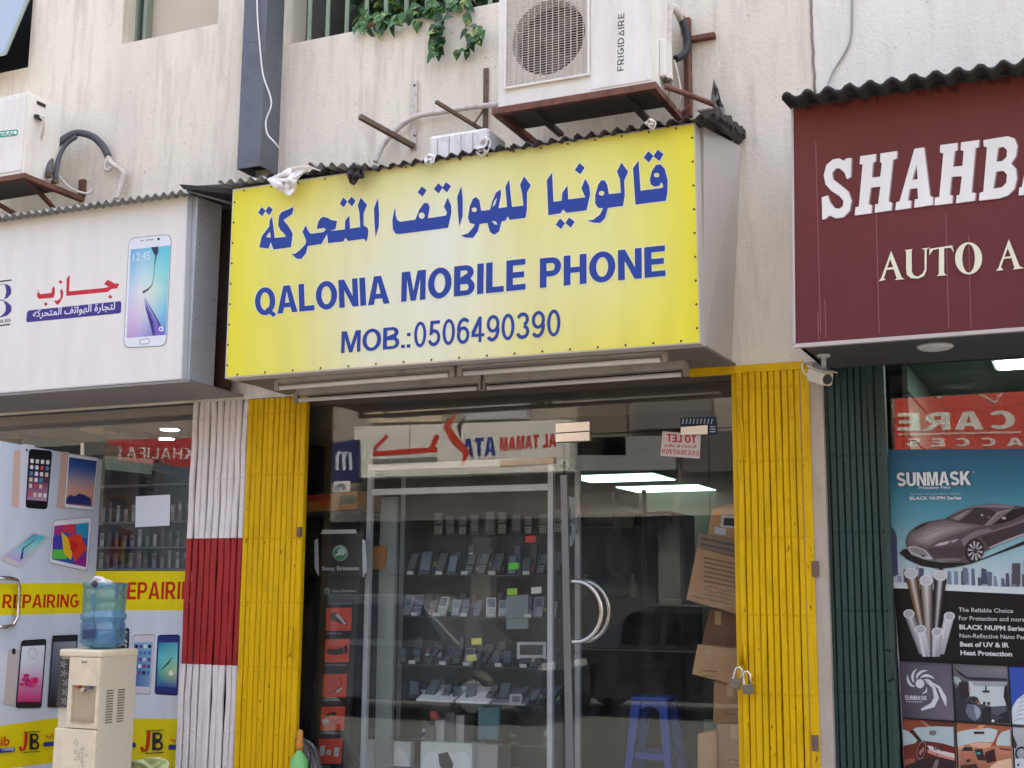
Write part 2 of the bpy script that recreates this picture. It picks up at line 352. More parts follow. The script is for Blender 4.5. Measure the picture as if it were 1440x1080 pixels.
    def text(s, t, p0, p1, h, col, bold=0.0, p2=None, sh=0.0, sp=1.0, under=None):
        vs, fs = textgeo(t, bold, sp)
        for k, c in ((1, under), (0, col)):
            if c is None: continue
            d = s.step(); o = (1.2 * k, 1.2 * k)
            W0 = s.pl.at(p0[0] + o[0], p0[1] + o[1], d); W1 = s.pl.at(p1[0] + o[0], p1[1] + o[1], d)
            q = p2 if p2 else (p0[0], p0[1] - h); W2 = s.pl.at(q[0] + o[0], q[1] + o[1], d)
            if not p2:
                W2 = W0 + Vector((0, 0, (W2 - W0).length))
            ux, uy = W1 - W0, W2 - W0
            s.tri([W0 + ux * (x + sh * y) + uy * y for x, y in vs], fs, [lin(c)] * len(vs))
    def bold(s, t, p0, p1, h, col, v=.225, hh=.19, gap=.09, p2=None, sh=0.0, under=None, flip=False):
        gl = []; x = 0
        for ch in t:
            if ch == ' ': x += .34; continue
            w, shp = glyph(ch, v, hh); gl.append((x, shp)); x += w + gap
        tot = x - gap
        for k, c in ((1, under), (0, col)):
            if c is None: continue
            d = s.step(); o = (1.0 * k, .6 * k)
            W0 = s.pl.at(p0[0] + o[0], p0[1] + o[1], d); W1 = s.pl.at(p1[0] + o[0], p1[1] + o[1], d); q = p2 if p2 else (p0[0], p0[1] - h); W2 = s.pl.at(q[0] + o[0], q[1] + o[1], d)
            if not p2: W2 = W0 + Vector((0, 0, (W2 - W0).length))
            ux, uy = (W1 - W0) / tot, W2 - W0; nn = ux.cross(uy).normalized()
            if nn.dot(CAM_LOC - W0) < 0: nn = -nn
            for gx, shp in gl:
                for i, (outer, holes) in enumerate(shp):
                    lo = [[W0 + ux * (gx + px + sh * py) + uy * py + nn * (.00004 * i) for px, py in lp] for lp in [outer] + list(holes)]
                    al = [p for l in lo for p in l]; s.tri(al, tessellate_polygon(lo), [lin(c)] * len(al))
    def build(s, name, m, parent=None, **kw):
        o = WL[parent.name] if parent is not None else base_of(s.v)
        me = bpy.data.meshes.new(name); me.from_pydata([tuple(v - o) for v in s.v], [], s.f)
        at = me.color_attributes.new('Col', 'FLOAT_COLOR', 'CORNER')
        at.data.foreach_set('color', [x for c in s.c for x in (*c, 1.0)])
        me.materials.append(m); return tag(link(name, me, parent, o), **kw)

# ------------------------------------------------------------ materials
m_wall = mat('cream_stucco', (232, 223, 202), 0.95, var=0.045, scale=4, stretch=5, bump=0.4, bscale=55, dirt=(178, 163, 147), dirt_amt=0.42, dscale=13, dstretch=7, spots=((1.3, 2.5, .46, .70, .40, (196, 182, 166)), (5, 10, .58, .72, .45, (160, 142, 124)), (26, 1, .66, .72, .5, (150, 136, 122))))
m_wall2 = mat('pale_stucco', (228, 224, 209), 0.95, var=0.03, scale=5, bump=0.4, bscale=55, dirt=(186, 174, 160), dirt_amt=0.25, dscale=14, dstretch=8, spots=((1.5, 1.5, .48, .7, .25, (200, 192, 182)), (24, 1, .66, .71, .45, (150, 138, 126))))
m_pil = mat('stained_plaster', (180, 168, 152), 0.95, var=0.08, scale=5, stretch=3, bump=0.4, bscale=50, dirt=(140, 122, 106), dirt_amt=0.5, dscale=9, dstretch=4)
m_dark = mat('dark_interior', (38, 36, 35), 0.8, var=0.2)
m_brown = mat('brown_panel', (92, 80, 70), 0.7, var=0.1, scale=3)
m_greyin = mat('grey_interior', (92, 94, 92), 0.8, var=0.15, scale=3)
m_ceil = mat('shop_ceiling', (96, 90, 82), 0.8, var=0.05)
m_tile = mat('floor_tile', (120, 114, 108), 0.35, var=0.1)
m_conc = mat('pavement_concrete', (168, 165, 160), 0.9, var=0.12, scale=4, bump=0.2)
m_asph = mat('asphalt', (76, 75, 73), 0.95, var=0.2, scale=9, bump=0.3)
m_yel = mat('yellow_enamel', (218, 175, 2), 0.5, spec=.2, var=0.05, scale=5, stretch=3, bump=0.12, bscale=70, dirt=(140, 104, 20), dirt_amt=0.35, dscale=22, dstretch=5, spots=((30, 2.5, .67, .70, .85, (92, 58, 30)), (5, 4, .55, .75, .22, (120, 84, 30))))
m_red = mat('red_enamel', (165, 30, 32), 0.5, var=0.1, scale=6, bump=0.15, dirt=(80, 24, 22), dirt_amt=0.5, dscale=13, dstretch=4, spots=((34, 2, .69, .71, .8, (90, 50, 40)),))
m_white = mat('white_enamel', (230, 224, 220), 0.5, var=0.03, bump=0.15, dirt=(168, 152, 140), dirt_amt=0.3, dscale=22, dstretch=5, spots=((34, 2, .68, .71, .8, (120, 96, 78)),))
m_green = mat('dark_green_enamel', (24, 56, 49), 0.5, var=0.12, scale=6, bump=0.15, dirt=(60, 70, 62), dirt_amt=0.4, dscale=13, dstretch=5)
m_alu = mat('grey_aluminium', (186, 190, 194), 0.45, 0.15, var=0.06)
m_whitemet = mat('white_metal', (214, 214, 212), 0.45, var=0.04, dirt=(160, 154, 146), dirt_amt=0.35, dscale=6, dstretch=4)
m_pan = mat('grey_cladding', (194, 187, 176), 0.5, 0.0, var=0.05, scale=3, stretch=4)
m_soff = mat('soffit_panel', (112, 106, 98), 0.75, var=0.12, scale=5)
m_darksoff = mat('dark_soffit', (70, 68, 66), 0.7, var=0.1)
m_roof = mat('dark_corrugated_sheet', (62, 60, 58), 0.75, 0.3, var=0.2, scale=8, dirt=(98, 84, 72), dirt_amt=0.5, dscale=7)
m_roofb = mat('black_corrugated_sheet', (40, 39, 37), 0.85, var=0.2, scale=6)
m_zinc = mat('weathered_zinc', (140, 138, 135), 0.6, 0.4, var=0.2, scale=8, dirt=(84, 72, 62), dirt_amt=0.7, dscale=9)
m_rust = mat('rusty_red_steel', (118, 78, 62), 0.85, var=0.2, scale=14, bump=0.2, dirt=(70, 48, 40), dirt_amt=0.8, dscale=12)
m_oldst = mat('old_brown_steel', (112, 92, 76), 0.85, var=0.2, scale=14, dirt=(84, 56, 42), dirt_amt=0.8, dscale=18)
m_ac = mat('ac_casing', (232, 228, 217), 0.45, spec=.25, var=0.03, scale=4, dirt=(190, 176, 156), dirt_amt=0.4, dscale=5, dstretch=4)
m_acgrille = mat('ac_grille_plastic', (205, 194, 176), 0.55, var=0.05, dirt=(150, 130, 106), dirt_amt=0.4, dscale=12)
m_acdark = mat('fan_brown', (48, 40, 35), 0.7, var=0.15)
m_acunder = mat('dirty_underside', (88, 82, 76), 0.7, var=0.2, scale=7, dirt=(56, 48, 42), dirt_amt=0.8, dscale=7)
m_duct = mat('grey_duct', (100, 104, 110), 0.6, 0.1, var=0.08, scale=5, stretch=4, dirt=(76, 76, 78), dirt_amt=0.5, dscale=8)
m_black = mat('black_rubber', (34, 34, 36), 0.6)
m_foam = mat('grey_pipe_foam', (84, 84, 88), 0.8, var=0.15, scale=30)
m_tape = mat('white_pipe_tape', (208, 200, 188), 0.7, var=0.1, scale=30, dirt=(150, 130, 108), dirt_amt=0.6, dscale=20)
m_cable = mat('grey_cable', (150, 148, 144), 0.6)
m_wcable = mat('white_cable', (224, 222, 218), 0.6)
m_bars = mat('pale_green_bars', (156, 182, 158), 0.55, var=0.06, scale=20)
m_frameg = mat('sage_window_frame', (140, 150, 132), 0.5, 0.2, var=0.05)
m_cloth = mat('white_cloth', (230, 226, 222), 0.9, var=0.06, scale=20)
m_clothd = mat('dark_cloth', (48, 42, 40), 0.9, var=0.2, scale=20)
m_foamw = mat('dirty_white_plastic', (222, 220, 216), 0.7, var=0.04, dirt=(150, 140, 130), dirt_amt=0.5, dscale=20, dstretch=3)
m_steel = mat('brushed_steel', (200, 196, 190), 0.22, 1.0)
m_chrome = mat('chrome', (226, 220, 212), 0.12, 1.0)
m_brass = mat('padlock_body', (132, 128, 122), 0.3, 0.9, var=0.1, scale=30)
m_tube = mat('unlit_tube', (214, 212, 206), 0.3, var=0.03)
m_batten = mat('batten_enamel', (176, 168, 158), 0.5, var=0.08, scale=8, dirt=(120, 106, 92), dirt_amt=0.5, dscale=6)
m_card = mat('cardboard', (168, 128, 88), 0.85, var=0.08, scale=9)
m_card2 = mat('pale_cardboard', (186, 146, 104), 0.85, var=0.08, scale=9)
m_stool = mat('blue_plastic', (26, 84, 190), 0.4, var=0.06)
m_cooler = mat('beige_plastic', (222, 208, 178), 0.45, var=0.04, scale=6, dirt=(170, 150, 120), dirt_amt=0.35, dscale=9)
m_cooler2 = mat('beige_side_sheet', (206, 196, 174), 0.45, var=0.03, scale=4)
m_coolerd = mat('niche_beige', (176, 160, 130), 0.5)
m_phone = mat('black_phone_plastic', (30, 31, 33), 0.3, var=0.1)
m_phone2 = mat('silver_phone_plastic', (150, 152, 154), 0.35, 0.3)
m_screen = mat('grey_screen', (86, 98, 104), 0.15)
m_shelf = glass_mat('shelf_glass', (0.86, 0.92, 0.90), 0.03)
m_glass = glass_mat('shopfront_glass', (0.965, 0.978, 0.972), 0.006)
gt_ = m_glass.node_tree; dN = gt_.nodes.new('ShaderNodeBsdfDiffuse'); dN.inputs[0].default_value = (.55, .55, .53, 1); mN = gt_.nodes.new('ShaderNodeMixShader'); tN = gt_.nodes.new('ShaderNodeTexCoord'); pN = gt_.nodes.new('ShaderNodeMapping'); pN.inputs['Scale'].default_value = (1.6, 1.6, .5); pN.inputs['Rotation'].default_value = (0, .5, 0)
nN = gt_.nodes.new('ShaderNodeTexNoise'); nN.inputs['Scale'].default_value = 3.0; nN.inputs['Detail'].default_value = 9; nN.inputs['Roughness'].default_value = .7; rN = gt_.nodes.new('ShaderNodeMapRange'); rN.inputs[1].default_value = .42; rN.inputs[2].default_value = .75; rN.inputs[4].default_value = .035
gt_.links.new(tN.outputs['Object'], pN.inputs[0]); gt_.links.new(pN.outputs[0], nN.inputs['Vector']); gt_.links.new(nN.outputs[0], rN.inputs[0]); gt_.links.new(rN.outputs[0], mN.inputs[0])
sN = gt_.nodes['Material Output'].inputs[0].links[0].from_socket; gt_.links.new(sN, mN.inputs[1]); gt_.links.new(dN.outputs[0], mN.inputs[2]); gt_.links.new(mN.outputs[0], gt_.nodes['Material Output'].inputs[0])
m_winglass = glass_mat('window_glass', (0.5, 0.55, 0.55), 0.25)
m_litpanel = mat('lit_panel', (190, 240, 225), 0.5, emit=(192, 242, 226), estr=1.25)
m_litspot = mat('lit_downlight', (255, 255, 250), 0.5, emit=(255, 255, 250), estr=6)
m_leaf = mat('pothos_green', (56, 100, 42), 0.45, var=0.3, scale=14, spots=((38, 1, .56, .62, .6, (176, 184, 110)),))
m_leafy = mat('pothos_yellow', (136, 158, 76), 0.45, var=0.3, scale=14)
m_leafd = mat('dark_foliage', (40, 72, 36), 0.5, var=0.3, scale=14)
m_pot = mat('terracotta', (140, 84, 60), 0.8)
m_print = print_mat('printed_vinyl', 0.42, 0.05)
m_printg = print_mat('printed_sign_face', 0.55, 0.035)
m_paper = print_mat('printed_paper', 0.8, 0.03)

# ------------------------------------------------------------ ground
XL, XR = -9.5, 6.0
g = MB(); g.box((-40, -40, -0.3), (40, -1.9, 0.0)); g.build('road', m_asph, kind='structure')
g = MB(); g.box((-40, -1.9, -0.3), (40, 0.0, 0.30)); g.build('pavement', m_conc, kind='structure', bevel=0.01)
g = MB(); g.box((XL, 0.0, -0.3), (XR, 5.7, 0.45)); g.build('shop_floor', m_tile, kind='structure')
g = MB(); g.box((-40, -18, -0.25), (40, -12.5, 0.15)); g.build('pavement', m_conc, kind='structure')

# ------------------------------------------------------------ the building
Z_LINT = U(1075, 513, 0).z
bld = thing('apartment_building', 'cream stucco apartment building above the row of three shopfronts', 'building', (-2, 0.1, 0.3))
def wall_holes(mb, x0, x1, z0, z1, holes, y, depth, mi=0):
    xs = sorted({x0, x1, *[h[0] for h in holes], *[h[1] for h in holes]}); zs = sorted({z0, z1, *[h[2] for h in holes], *[h[3] for h in holes]})
    for i in range(len(xs) - 1):
        for j in range(len(zs) - 1):
            cx, cz = (xs[i] + xs[i + 1]) / 2, (zs[j] + zs[j + 1]) / 2
            if any(h[0] < cx < h[1] and h[2] < cz < h[3] for h in holes): continue
            mb.face([(xs[i], y, zs[j]), (xs[i + 1], y, zs[j]), (xs[i + 1], y, zs[j + 1]), (xs[i], y, zs[j + 1])], mi)
    for a, b, c, d in holes:
        mb.face([(a, y, c), (b, y, c), (b, y + depth, c), (a, y + depth, c)], mi); mb.face([(a, y, d), (b, y, d), (b, y + depth, d), (a, y + depth, d)], mi)
        mb.face([(a, y, c), (a, y + depth, c), (a, y + depth, d), (a, y, d)], mi); mb.face([(b, y, c), (b, y + depth, c), (b, y + depth, d), (b, y, d)], mi)
ZT = 7.0
w1 = (XL + 0.3, U(42, 60, 0).x, U(42, 94, 0).z, 6.4)
w2 = (U(172, 40, 0).x, U(307, 20, 0).x, U(240, 47.5, 0).z, 6.6)
w3 = (U(399, 50, 0).x, U(800, 20, 0).x, U(540, 35.5, 0).z, 6.7)
xseam = U(1142, 60, 0).x
wb = MB(); wall_holes(wb, XL, xseam, Z_LINT, ZT, [w1, w2, w3], 0.0, 0.26)
wb.face([(XL, 0, ZT), (XR, 0, ZT), (XR, 1.5, ZT), (XL, 1.5, ZT)])
wb.build('facade_wall', m_wall, bld)
wb = MB(); wb.box((xseam, -0.004, Z_LINT), (XR, 0.3, ZT)); wb.build('facade_wall', m_wall2, bld)
wb = MB(); wb.box((XL, 0.32, ZT + .002), (XR, 6.0, ZT + .2)); wb.box((XL, 5.8, .3), (XR, 6.0, ZT)); wb.box((XL, 1.6, .3), (XL + .1, 5.8, ZT)); wb.box((XR - .1, .32, .3), (XR, 5.8, ZT)); wb.build('rear_shell', m_wall, bld)  # unseen roof slab and outer walls, added to keep the sun out
sm = MB(); sm.tube([U(1140.5 + (y * .038) + random.uniform(-.8, .8), y, -0.006) for y in range(-30, 131, 8)], 0.008, 5); sm.build('wall_crack', mat('seam_tone', (140, 128, 116), 0.95), bld)  # darker line drawn along the seam of the two wall paints
# balcony recess behind the railing
rb = MB(); x0, x1, z0, z1 = w3
rb.face([(x0 - .3, 1.5, z0 - 1), (x1 + .3, 1.5, z0 - 1), (x1 + .3, 1.5, z1), (x0 - .3, 1.5, z1)]); rb.face([(x0 - .01, .26, z0 - 1), (x0 - .01, 1.5, z0 - 1), (x0 - .01, 1.5, z1), (x0 - .01, .26, z1)])
rb.face([(x1 + .01, .26, z0 - 1), (x1 + .01, 1.5, z0 - 1), (x1 + .01, 1.5, z1), (x1 + .01, .26, z1)]); rb.face([(x0, .26, z1), (x1, .26, z1), (x1, 1.5, z1), (x0, 1.5, z1)])
rb.build('balcony_recess', mat('balcony_grey', (120, 116, 112), 0.9, var=0.1), bld)
pg = MB(); pg.pxbox([(418, 70), (455, 65), (455, -60), (418, -60)], 0.55, 0.05); pg.build('balcony_door', mat('grey_door', (150, 152, 152), 0.6), bld)
rl = thing('balcony_railing', 'pale green vertical bar railing of the balcony above the yellow sign', 'railing', (w3[0], 0.06, w3[2]))
for px in (434, 459.5, 486.5, 514, 541, 570, 599, 628, 657, 688, 720):
    q = U(px, 40, 0.06); b = MB(); b.tube([(q.x, .07, w3[2] - .002), (q.x, .07, w3[3] - .2)], 0.0155, 8); b.build('bar', m_bars, rl)
b = MB(); b.box((w3[0] + .002, .05, w3[3] - .2), (w3[1] - .002, .09, w3[3] - .16)); b.build('top_rail', m_bars, rl)
# left awning window
wn_ = MB(); wn_.box((w1[0], .24, w1[2]), (w1[1], .258, w1[3])); wn_.build('window_backing', mat('black_room', (18, 18, 22), 0.9), bld)
fr = MB()
def frame4(mb, q, t, th, n):
    """hollow frame from quad TL TR BR BL in 3D"""
    q = [Vector(p) for p in q]; nn = Vector(n).normalized() * th
    c = sum(q, Vector()) / 4
    ex = (q[1] - q[0]).normalized() * t; ey = (q[3] - q[0]).normalized() * t
    i = [q[0] + ex + ey, q[1] - ex + ey, q[2] - ex - ey, q[3] + ex - ey]
    for a in range(4):
        b = (a + 1) % 4; f = [q[a], q[b], i[b], i[a]]; mb.hexa(f, [p + nn for p in f])
aw = [U(-70, -2, .0), U(43, -26, .0), U(44, 20, -.38), U(-70, 78, -.38)]
zt = U(42, -20, .02).z; zb = U(14, 70, -.30).z; xa = U(-120, 0, 0).x; xb = U(44, 20, -.02).x
aw = [Vector((xa, .0, zt)), Vector((xb, .0, zt)), Vector((xb, -.24, zb)), Vector((xa, -.24, zb))]
frame4(fr, aw, .035, .025, (0, .5, .4)); wf = fr.build('window', m_frameg, bld, bevel=.003)
gp = MB(); gp.face([p + Vector((0, .012, .01)) for p in aw]); gp.build('pane', mat('dusty_glass', (150, 158, 164), 0.25, spec=.8, var=.05), wf)
# recessed small window
fr = MB(); xq = U(196, 40, .20).x; fr.box((w2[0], .20, w2[2]), (w2[1], .257, w2[3])); fr.build('blocked_window', mat('beige_infill', (196, 182, 162), .9, var=.04), bld)
fr = MB(); xq = U(189, 40, .14).x
fr.box((xq, .13, w2[2] + .002), (xq + .03, .198, w2[3])); fr.box((xq + .085, .13, w2[2] + .002), (xq + .115, .198, w2[3])); wf = fr.build('window', m_frameg, bld, bevel=.003)
gp = MB(); gp.box((xq + .03, .165, w2[2] + .002), (xq + .085, .19, w2[3])); gp.build('pane', mat('dark_green_glass', (70, 82, 74), 0.2), wf)

# shop interiors: partitions, ceilings, back walls, lintels
xp1 = U(337, 700, 0.05).x; xp2 = U(1148, 700, 0.05).x
def room(x0, x1, yb, zc, m_b, m_c, m_s):
    r = MB(); r.face([(x0, yb, .45), (x1, yb, .45), (x1, yb, zc), (x0, yb, zc)]); r.build('back_wall', m_b, bld)
    r = MB(); r.face([(x0, .17, zc), (x1, .17, zc), (x1, yb, zc), (x0, yb, zc)]); r.build('shop_ceiling', m_c, bld)
    r = MB(); r.face([(x0, .19, zc - .001), (x1, .19, zc - .001), (x1, .19, Z_LINT + .3), (x0, .19, Z_LINT + .3)]); r.build('bulkhead', m_c, bld)
    for x in (x0, x1):
        r = MB(); r.face([(x, .17, .45), (x, yb, .45), (x, yb, zc), (x, .17, zc)]); r.build('side_wall', m_s, bld)
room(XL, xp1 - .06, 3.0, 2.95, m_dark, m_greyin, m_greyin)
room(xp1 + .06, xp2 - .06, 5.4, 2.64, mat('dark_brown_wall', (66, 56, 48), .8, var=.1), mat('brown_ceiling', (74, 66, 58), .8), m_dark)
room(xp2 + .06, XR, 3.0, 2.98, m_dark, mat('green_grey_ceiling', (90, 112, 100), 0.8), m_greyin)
pt = MB(); pt.box((xp1 - .06, .06, .3), (xp1 + .06, 5.7, Z_LINT)); pt.build('party_wall', m_dark, bld)
pt = MB(); pt.box((xp2 - .06, -.002, .3), (xp2 + .06, 5.7, Z_LINT)); pt.build('party_wall', m_pil, bld)
Z_BEAM = U(700, 556, .15).z
bm_ = MB(); bm_.box((xp1 + .06, .10, Z_BEAM), (xp2 - .06, .30, Z_LINT)); bm_.build('lintel', m_brown, bld)
zbl = U(150, 592, .15).z
bm_ = MB(); bm_.box((XL, .08, zbl), (xp1 - .06, .30, Z_LINT)); bm_.build('lintel', mat('dusty_lintel', (150, 138, 128), .8, var=.1), bld)
zbr = U(1350, 498, .15).z
bm_ = MB(); bm_.box((xp2 + .06, .10, zbr), (XR, .30, Z_LINT)); bm_.build('lintel', m_darksoff, bld)

# ------------------------------------------------------------ shopfront glass
GY = 0.15
def pane(name, quad, parent, y=GY, th=.010, m=None):
    p = MB(); p.pxbox(quad, y, th); return p.build(name, m or m_glass, parent)
xg0, xg1 = xp1 + .065, xp2 - .065
def gbox(x0, x1, z0, z1, y=GY, name='glass_panel', parent=None):
    p = MB(); p.box((x0, y, z0), (x1, y + .010, z1)); return p.build(name, m_glass, parent or bld)
x_j1 = U(572, 800, GY).x; x_d0 = U(793, 700, GY).x; x_d1 = U(998, 700, GY).x
z_tr = U(900, 607, GY).z
gbox(xg0, x_j1 - .002, .455, Z_BEAM); gbox(x_j1 + .002, x_d0 - .003, .455, Z_BEAM)
gbox(x_d0, xg1, z_tr + .003, Z_BEAM); gbox(x_d1 + .003, xg1, .455, z_tr - .003)
dr = gbox(x_d0 + .003, x_d1 - .003, .47, z_tr - .003, name='glass_door')
h = MB()
zc_, zh = U(815, 860, GY - .05).z, .17
for k, (yy, dx) in enumerate(((GY - .055, .0), (GY + .07, 0.0))):
    xs_ = U(808, 860, GY).x
    pts = [(xs_, yy, zc_ + zh)] + [(xs_ + .03 + .155 * math.cos(a), yy, zc_ + zh * math.sin(a)) for a in [R(80 - 16 * i) for i in range(11)]] + [(xs_, yy, zc_ - zh)]
    hb = MB(); hb.tube(pts, .0135, 10, sub=2)
    for sgn in (1, -1): hb.tube([(xs_ + .002, yy, zc_ + sgn * zh), (xs_ + .002, GY + (.0 if k == 0 else .01), zc_ + sgn * zh)], .011, 8)
    hb.build('handle', m_steel, dr)
st = MB(); st.pxbox([(788, 668), (797, 668), (807, 1090), (796, 1090)], GY - .004, .018); st.build('edge_strip', mat('strip_alu', (120, 122, 122), .4, .5), dr)
def patch(quad, name='patch_fitting', y=GY - .018, par=None, m=None):
    p = MB(); p.pxbox(quad, y, .05); return p.build(name, m or m_steel, par or bld, bevel=.003)
patch([(781, 595), (829, 592), (829, 606), (781, 609)]); patch([(781, 609.5), (829, 606.5), (829, 620), (781, 622)], par=dr)
patch([(957, 600), (995, 597), (995, 611), (957, 612)], par=dr)

# left shop glass and open door
xl1 = U(268, 760, GY).x; xhinge = U(137, 760, GY).x
z_trl = U(180, 622, GY).z
gbox(xhinge, xl1, .455, zbl); gbox(XL, xhinge - .004, z_trl, zbl)
jb = MB(); jb.box((xl1, .162, .45), (xp1 - .06, .30, zbl)); jb.build('jamb', m_dark, bld)
hin = Vector((xhinge - .006, GY, 0))
ang = R(-96.6)                                   # leaf swung out to the street
ddir = Vector((math.cos(ang), math.sin(ang), 0)); dn = Vector((-ddir.y, ddir.x, 0))
if dn.x < 0: dn = -dn
ld = MB(); DW = 1.05
a = [hin + Vector((0, 0, .47)), hin + ddir * DW + Vector((0, 0, .47)), hin + ddir * DW + Vector((0, 0, z_trl - .01)), hin + Vector((0, 0, z_trl - .01))]
ld.hexa(a, [p - dn * .012 for p in a]); ldoor = ld.build('glass_door', m_glass, bld, label='open glass door leaf covered in phone advertising')
DP = Plane(hin, dn)
for q in ([(118, 622), (151, 621), (151, 640), (118, 641)], [(0, 617), (30, 617), (30, 628), (0, 628)]):
    p = MB(); aa = [DP.at(x, y, .012) for x, y in q]; p.hexa(aa, [v - dn * .036 for v in aa]); p.build('patch_fitting', m_steel, ldoor, bevel=.003)
hb = MB(); hp = [DP.at(-16, 812, .0), DP.at(-14, 812, .07), DP.at(22, 812, .075), DP.at(27, 822, .075), DP.at(25, 868, .075), DP.at(19, 880, .075), DP.at(-14, 881, .07), DP.at(-16, 881, .0)]
hp = [DP.at(-12, 812, .005), DP.at(-12, 812, .06), DP.at(14, 813, .06), DP.at(24, 816, .06), DP.at(27, 826, .06), DP.at(25, 868, .06), DP.at(19, 879, .06), DP.at(8, 882, .06), DP.at(-12, 881, .06), DP.at(-12, 881, .005)]
hb.tube(hp, .013, 10); hb.build('handle', m_steel, ldoor)
# right shop glass
xr0 = U(1246, 760, GY).x
gbox(xr0, XR, .455, zbr)

# ------------------------------------------------------------ collapsible gates
def gate(label, xs, zlo, ztop, y, n, rows, mats, bands=None, seed=0, spread=0.0, fill=(.445, .485)):
    rnd = random.Random(seed); x0, x1 = xs; pit = (x1 - x0) / n
    t = thing('folding_gate', label, 'gate', ((x0 + x1) / 2, y, zlo))
    zs = [zlo]
    allr = sorted(rows)
    for i, r in enumerate(allr):
        if i: zs.append((allr[i - 1] + r) / 2)
        zs.append(r)
    zs.append(ztop)
    if bands: zs = sorted(set(zs) | {b for b in bands})
    b = MB(); dk = MB(); rv = MB()
    jx = {}
    for i in range(n):
        w = pit * rnd.uniform(*fill); lean = rnd.uniform(-.06, .06) * pit
        sec = lambda w: [(-w, .010), (-w, -.004), (-w * .72, -.012), (w * .72, -.012), (w, -.004), (w, .010)]
        rings = []
        for k, z in enumerate(zs):
            jit = rnd.uniform(-1, 1) * spread * pit if z not in rows else rnd.uniform(-.25, .25) * spread * pit
            cx = x0 + (i + .5) * pit + lean * (k / len(zs) - .5) * 2 + jit
            yy = y + rnd.uniform(-.002, .002) + (i % 2) * .004
            rings.append([(cx + px, yy + py, z) for px, py in sec(w)])
            if z in rows: rv.lathe([(.0085, 0), (.007, .004), (.003, .006)], (cx, yy - .011, z), 8, (0, -1, 0), 0)
        k0 = len(b.v)
        for r in rings: b.v += [Vector(p) for p in r]
        for k in range(len(rings) - 1):
            mi = 0
            if bands:
                zc = (zs[k] + zs[k + 1]) / 2; mi = 1 if bands[0] < zc < bands[1] else 0
            for j in range(5):
                b.f.append([k0 + k * 6 + j, k0 + k * 6 + j + 1, k0 + (k + 1) * 6 + j + 1, k0 + (k + 1) * 6 + j]); b.m.append(mi); b.sm.append(False)
    for q, f in enumerate(rv.f):
        zc = sum(rv.v[i].z for i in f) / len(f); rv.m[q] = 1 if bands and bands[0] < zc < bands[1] else 0
    k0 = len(b.v); b.v += rv.v; b.f += [[k0 + i for i in f] for f in rv.f]; b.m += rv.m; b.sm += rv.sm
    b.build('slats', mats, t)
    lt = MB()                                       # the crossed flat bars folded up behind the slats
    for i in range(n):
        for r0, r1 in zip(allr, allr[1:]):
            a = Vector((x0 + (i + .2) * pit, y + .020, r0)); c = Vector((x0 + (i + .8) * pit, y + .020, r1))
            lt.obox((a + c) / 2, (.009, 0, 0), (0, .002, 0), (c - a) / 2)
    lt.build('lattice_bars', m_oldst if bands else mats[0], t)
    return t
def rowz(ys, px, y): return [U(px, v, y).z for v in ys]
GZ = 0.31
zb0, zb1 = U(305, 935, .03).z, U(300, 757, .03).z
gw = gate('white folding security gate with a broad red band, beside the left phone shop', (U(262, 757, .03).x, U(346, 700, .03).x), GZ, U(300, 564, .03).z, .03, 9, rowz([590, 674, 757, 847, 937, 1028], 305, .03), [m_white, m_red], (zb0, zb1), 3, .14, (.36, .43))
gy1 = gate('yellow folding security gate on the left side of the central shop entrance', (U(347, 640, .0).x, U(430, 640, .0).x), GZ, U(385, 560, .0).z, .0, 11, rowz([582, 668, 757, 847, 938, 1033], 385, .0), [m_yel], None, 5, .045)
gy2 = gate('yellow folding security gate on the right of the central shop, two padlocks hanging on it', (U(1037, 640, .0).x, U(1138, 640, .0).x), GZ, U(1085, 516, .0).z, .0, 11, rowz([545, 648, 755, 864, 975], 1085, .0), [m_yel], None, 11, .045)
gg = gate('dark green folding security gate of the shop under the maroon sign', (U(1153, 760, .05).x, U(1247, 760, .05).x), GZ, zbr + .02, .05, 10, rowz([640, 748, 858, 972], 1200, .05), [m_green], None, 17, .05)
def addto(t, name, mb, m, **k): return mb.build(name, m, t, **k)
# rails, hasps and edge channels of the gates
b = MB(); q0 = U(968, 524, -.01); q1 = U(1131, 511, -.01); b.box((q0.x, -.015, q1.z - .03), (q1.x, .03, q1.z + .012)); addto(gy2, 'top_rail', b, m_yel, bevel=.002)
b = MB(); q0 = U(1032, 620, .05); b.box((q0.x, .02, GZ), (q0.x + .05, .12, U(1040, 520, .02).z)); addto(gy2, 'frame_post', b, m_yel, bevel=.002)
b = MB(); q0 = U(1139, 700, .01); b.box((q0.x - .028, -.010, GZ), (q0.x + .016, .06, U(1139, 518, .0).z)); addto(gy2, 'frame_post', b, m_yel, bevel=.002)
for yy in (1045, 800):
    b = MB(); q = U(1147, yy, -.01); b.box((q.x - .02, -.015, q.z - .04), (q.x + .015, .01, q.z + .04)); addto(gy2, 'hinge', b, m_oldst)
b = MB(); b.tube([U(1042, 935, -.02), U(1042, 906, -.04), U(1047, 905, -.04), U(1048, 940, -.02)], .008, 6); addto(gy2, 'hasp', b, m_yel)
b = MB(); q0 = U(1040, 590, -.012); b.tube([U(1036.5, 568, -.02), U(1042, 590, -.02), U(1047, 648, -.012)], .009, 6); addto(gy2, 'locking_bar', b, m_yel)
b = MB(); b.tube([U(409, 883, -.02), U(410, 886, -.05), U(408, 918, -.05), U(407, 922, -.02)], .008, 6); addto(gy1, 'pull_handle', b, m_yel)
b = MB(); q0 = U(418, 760, .0); b.box((q0.x, -.006, GZ), (q0.x + .028, .05, U(430, 566, .0).z)); addto(gy1, 'frame_post', b, m_yel, bevel=.002)
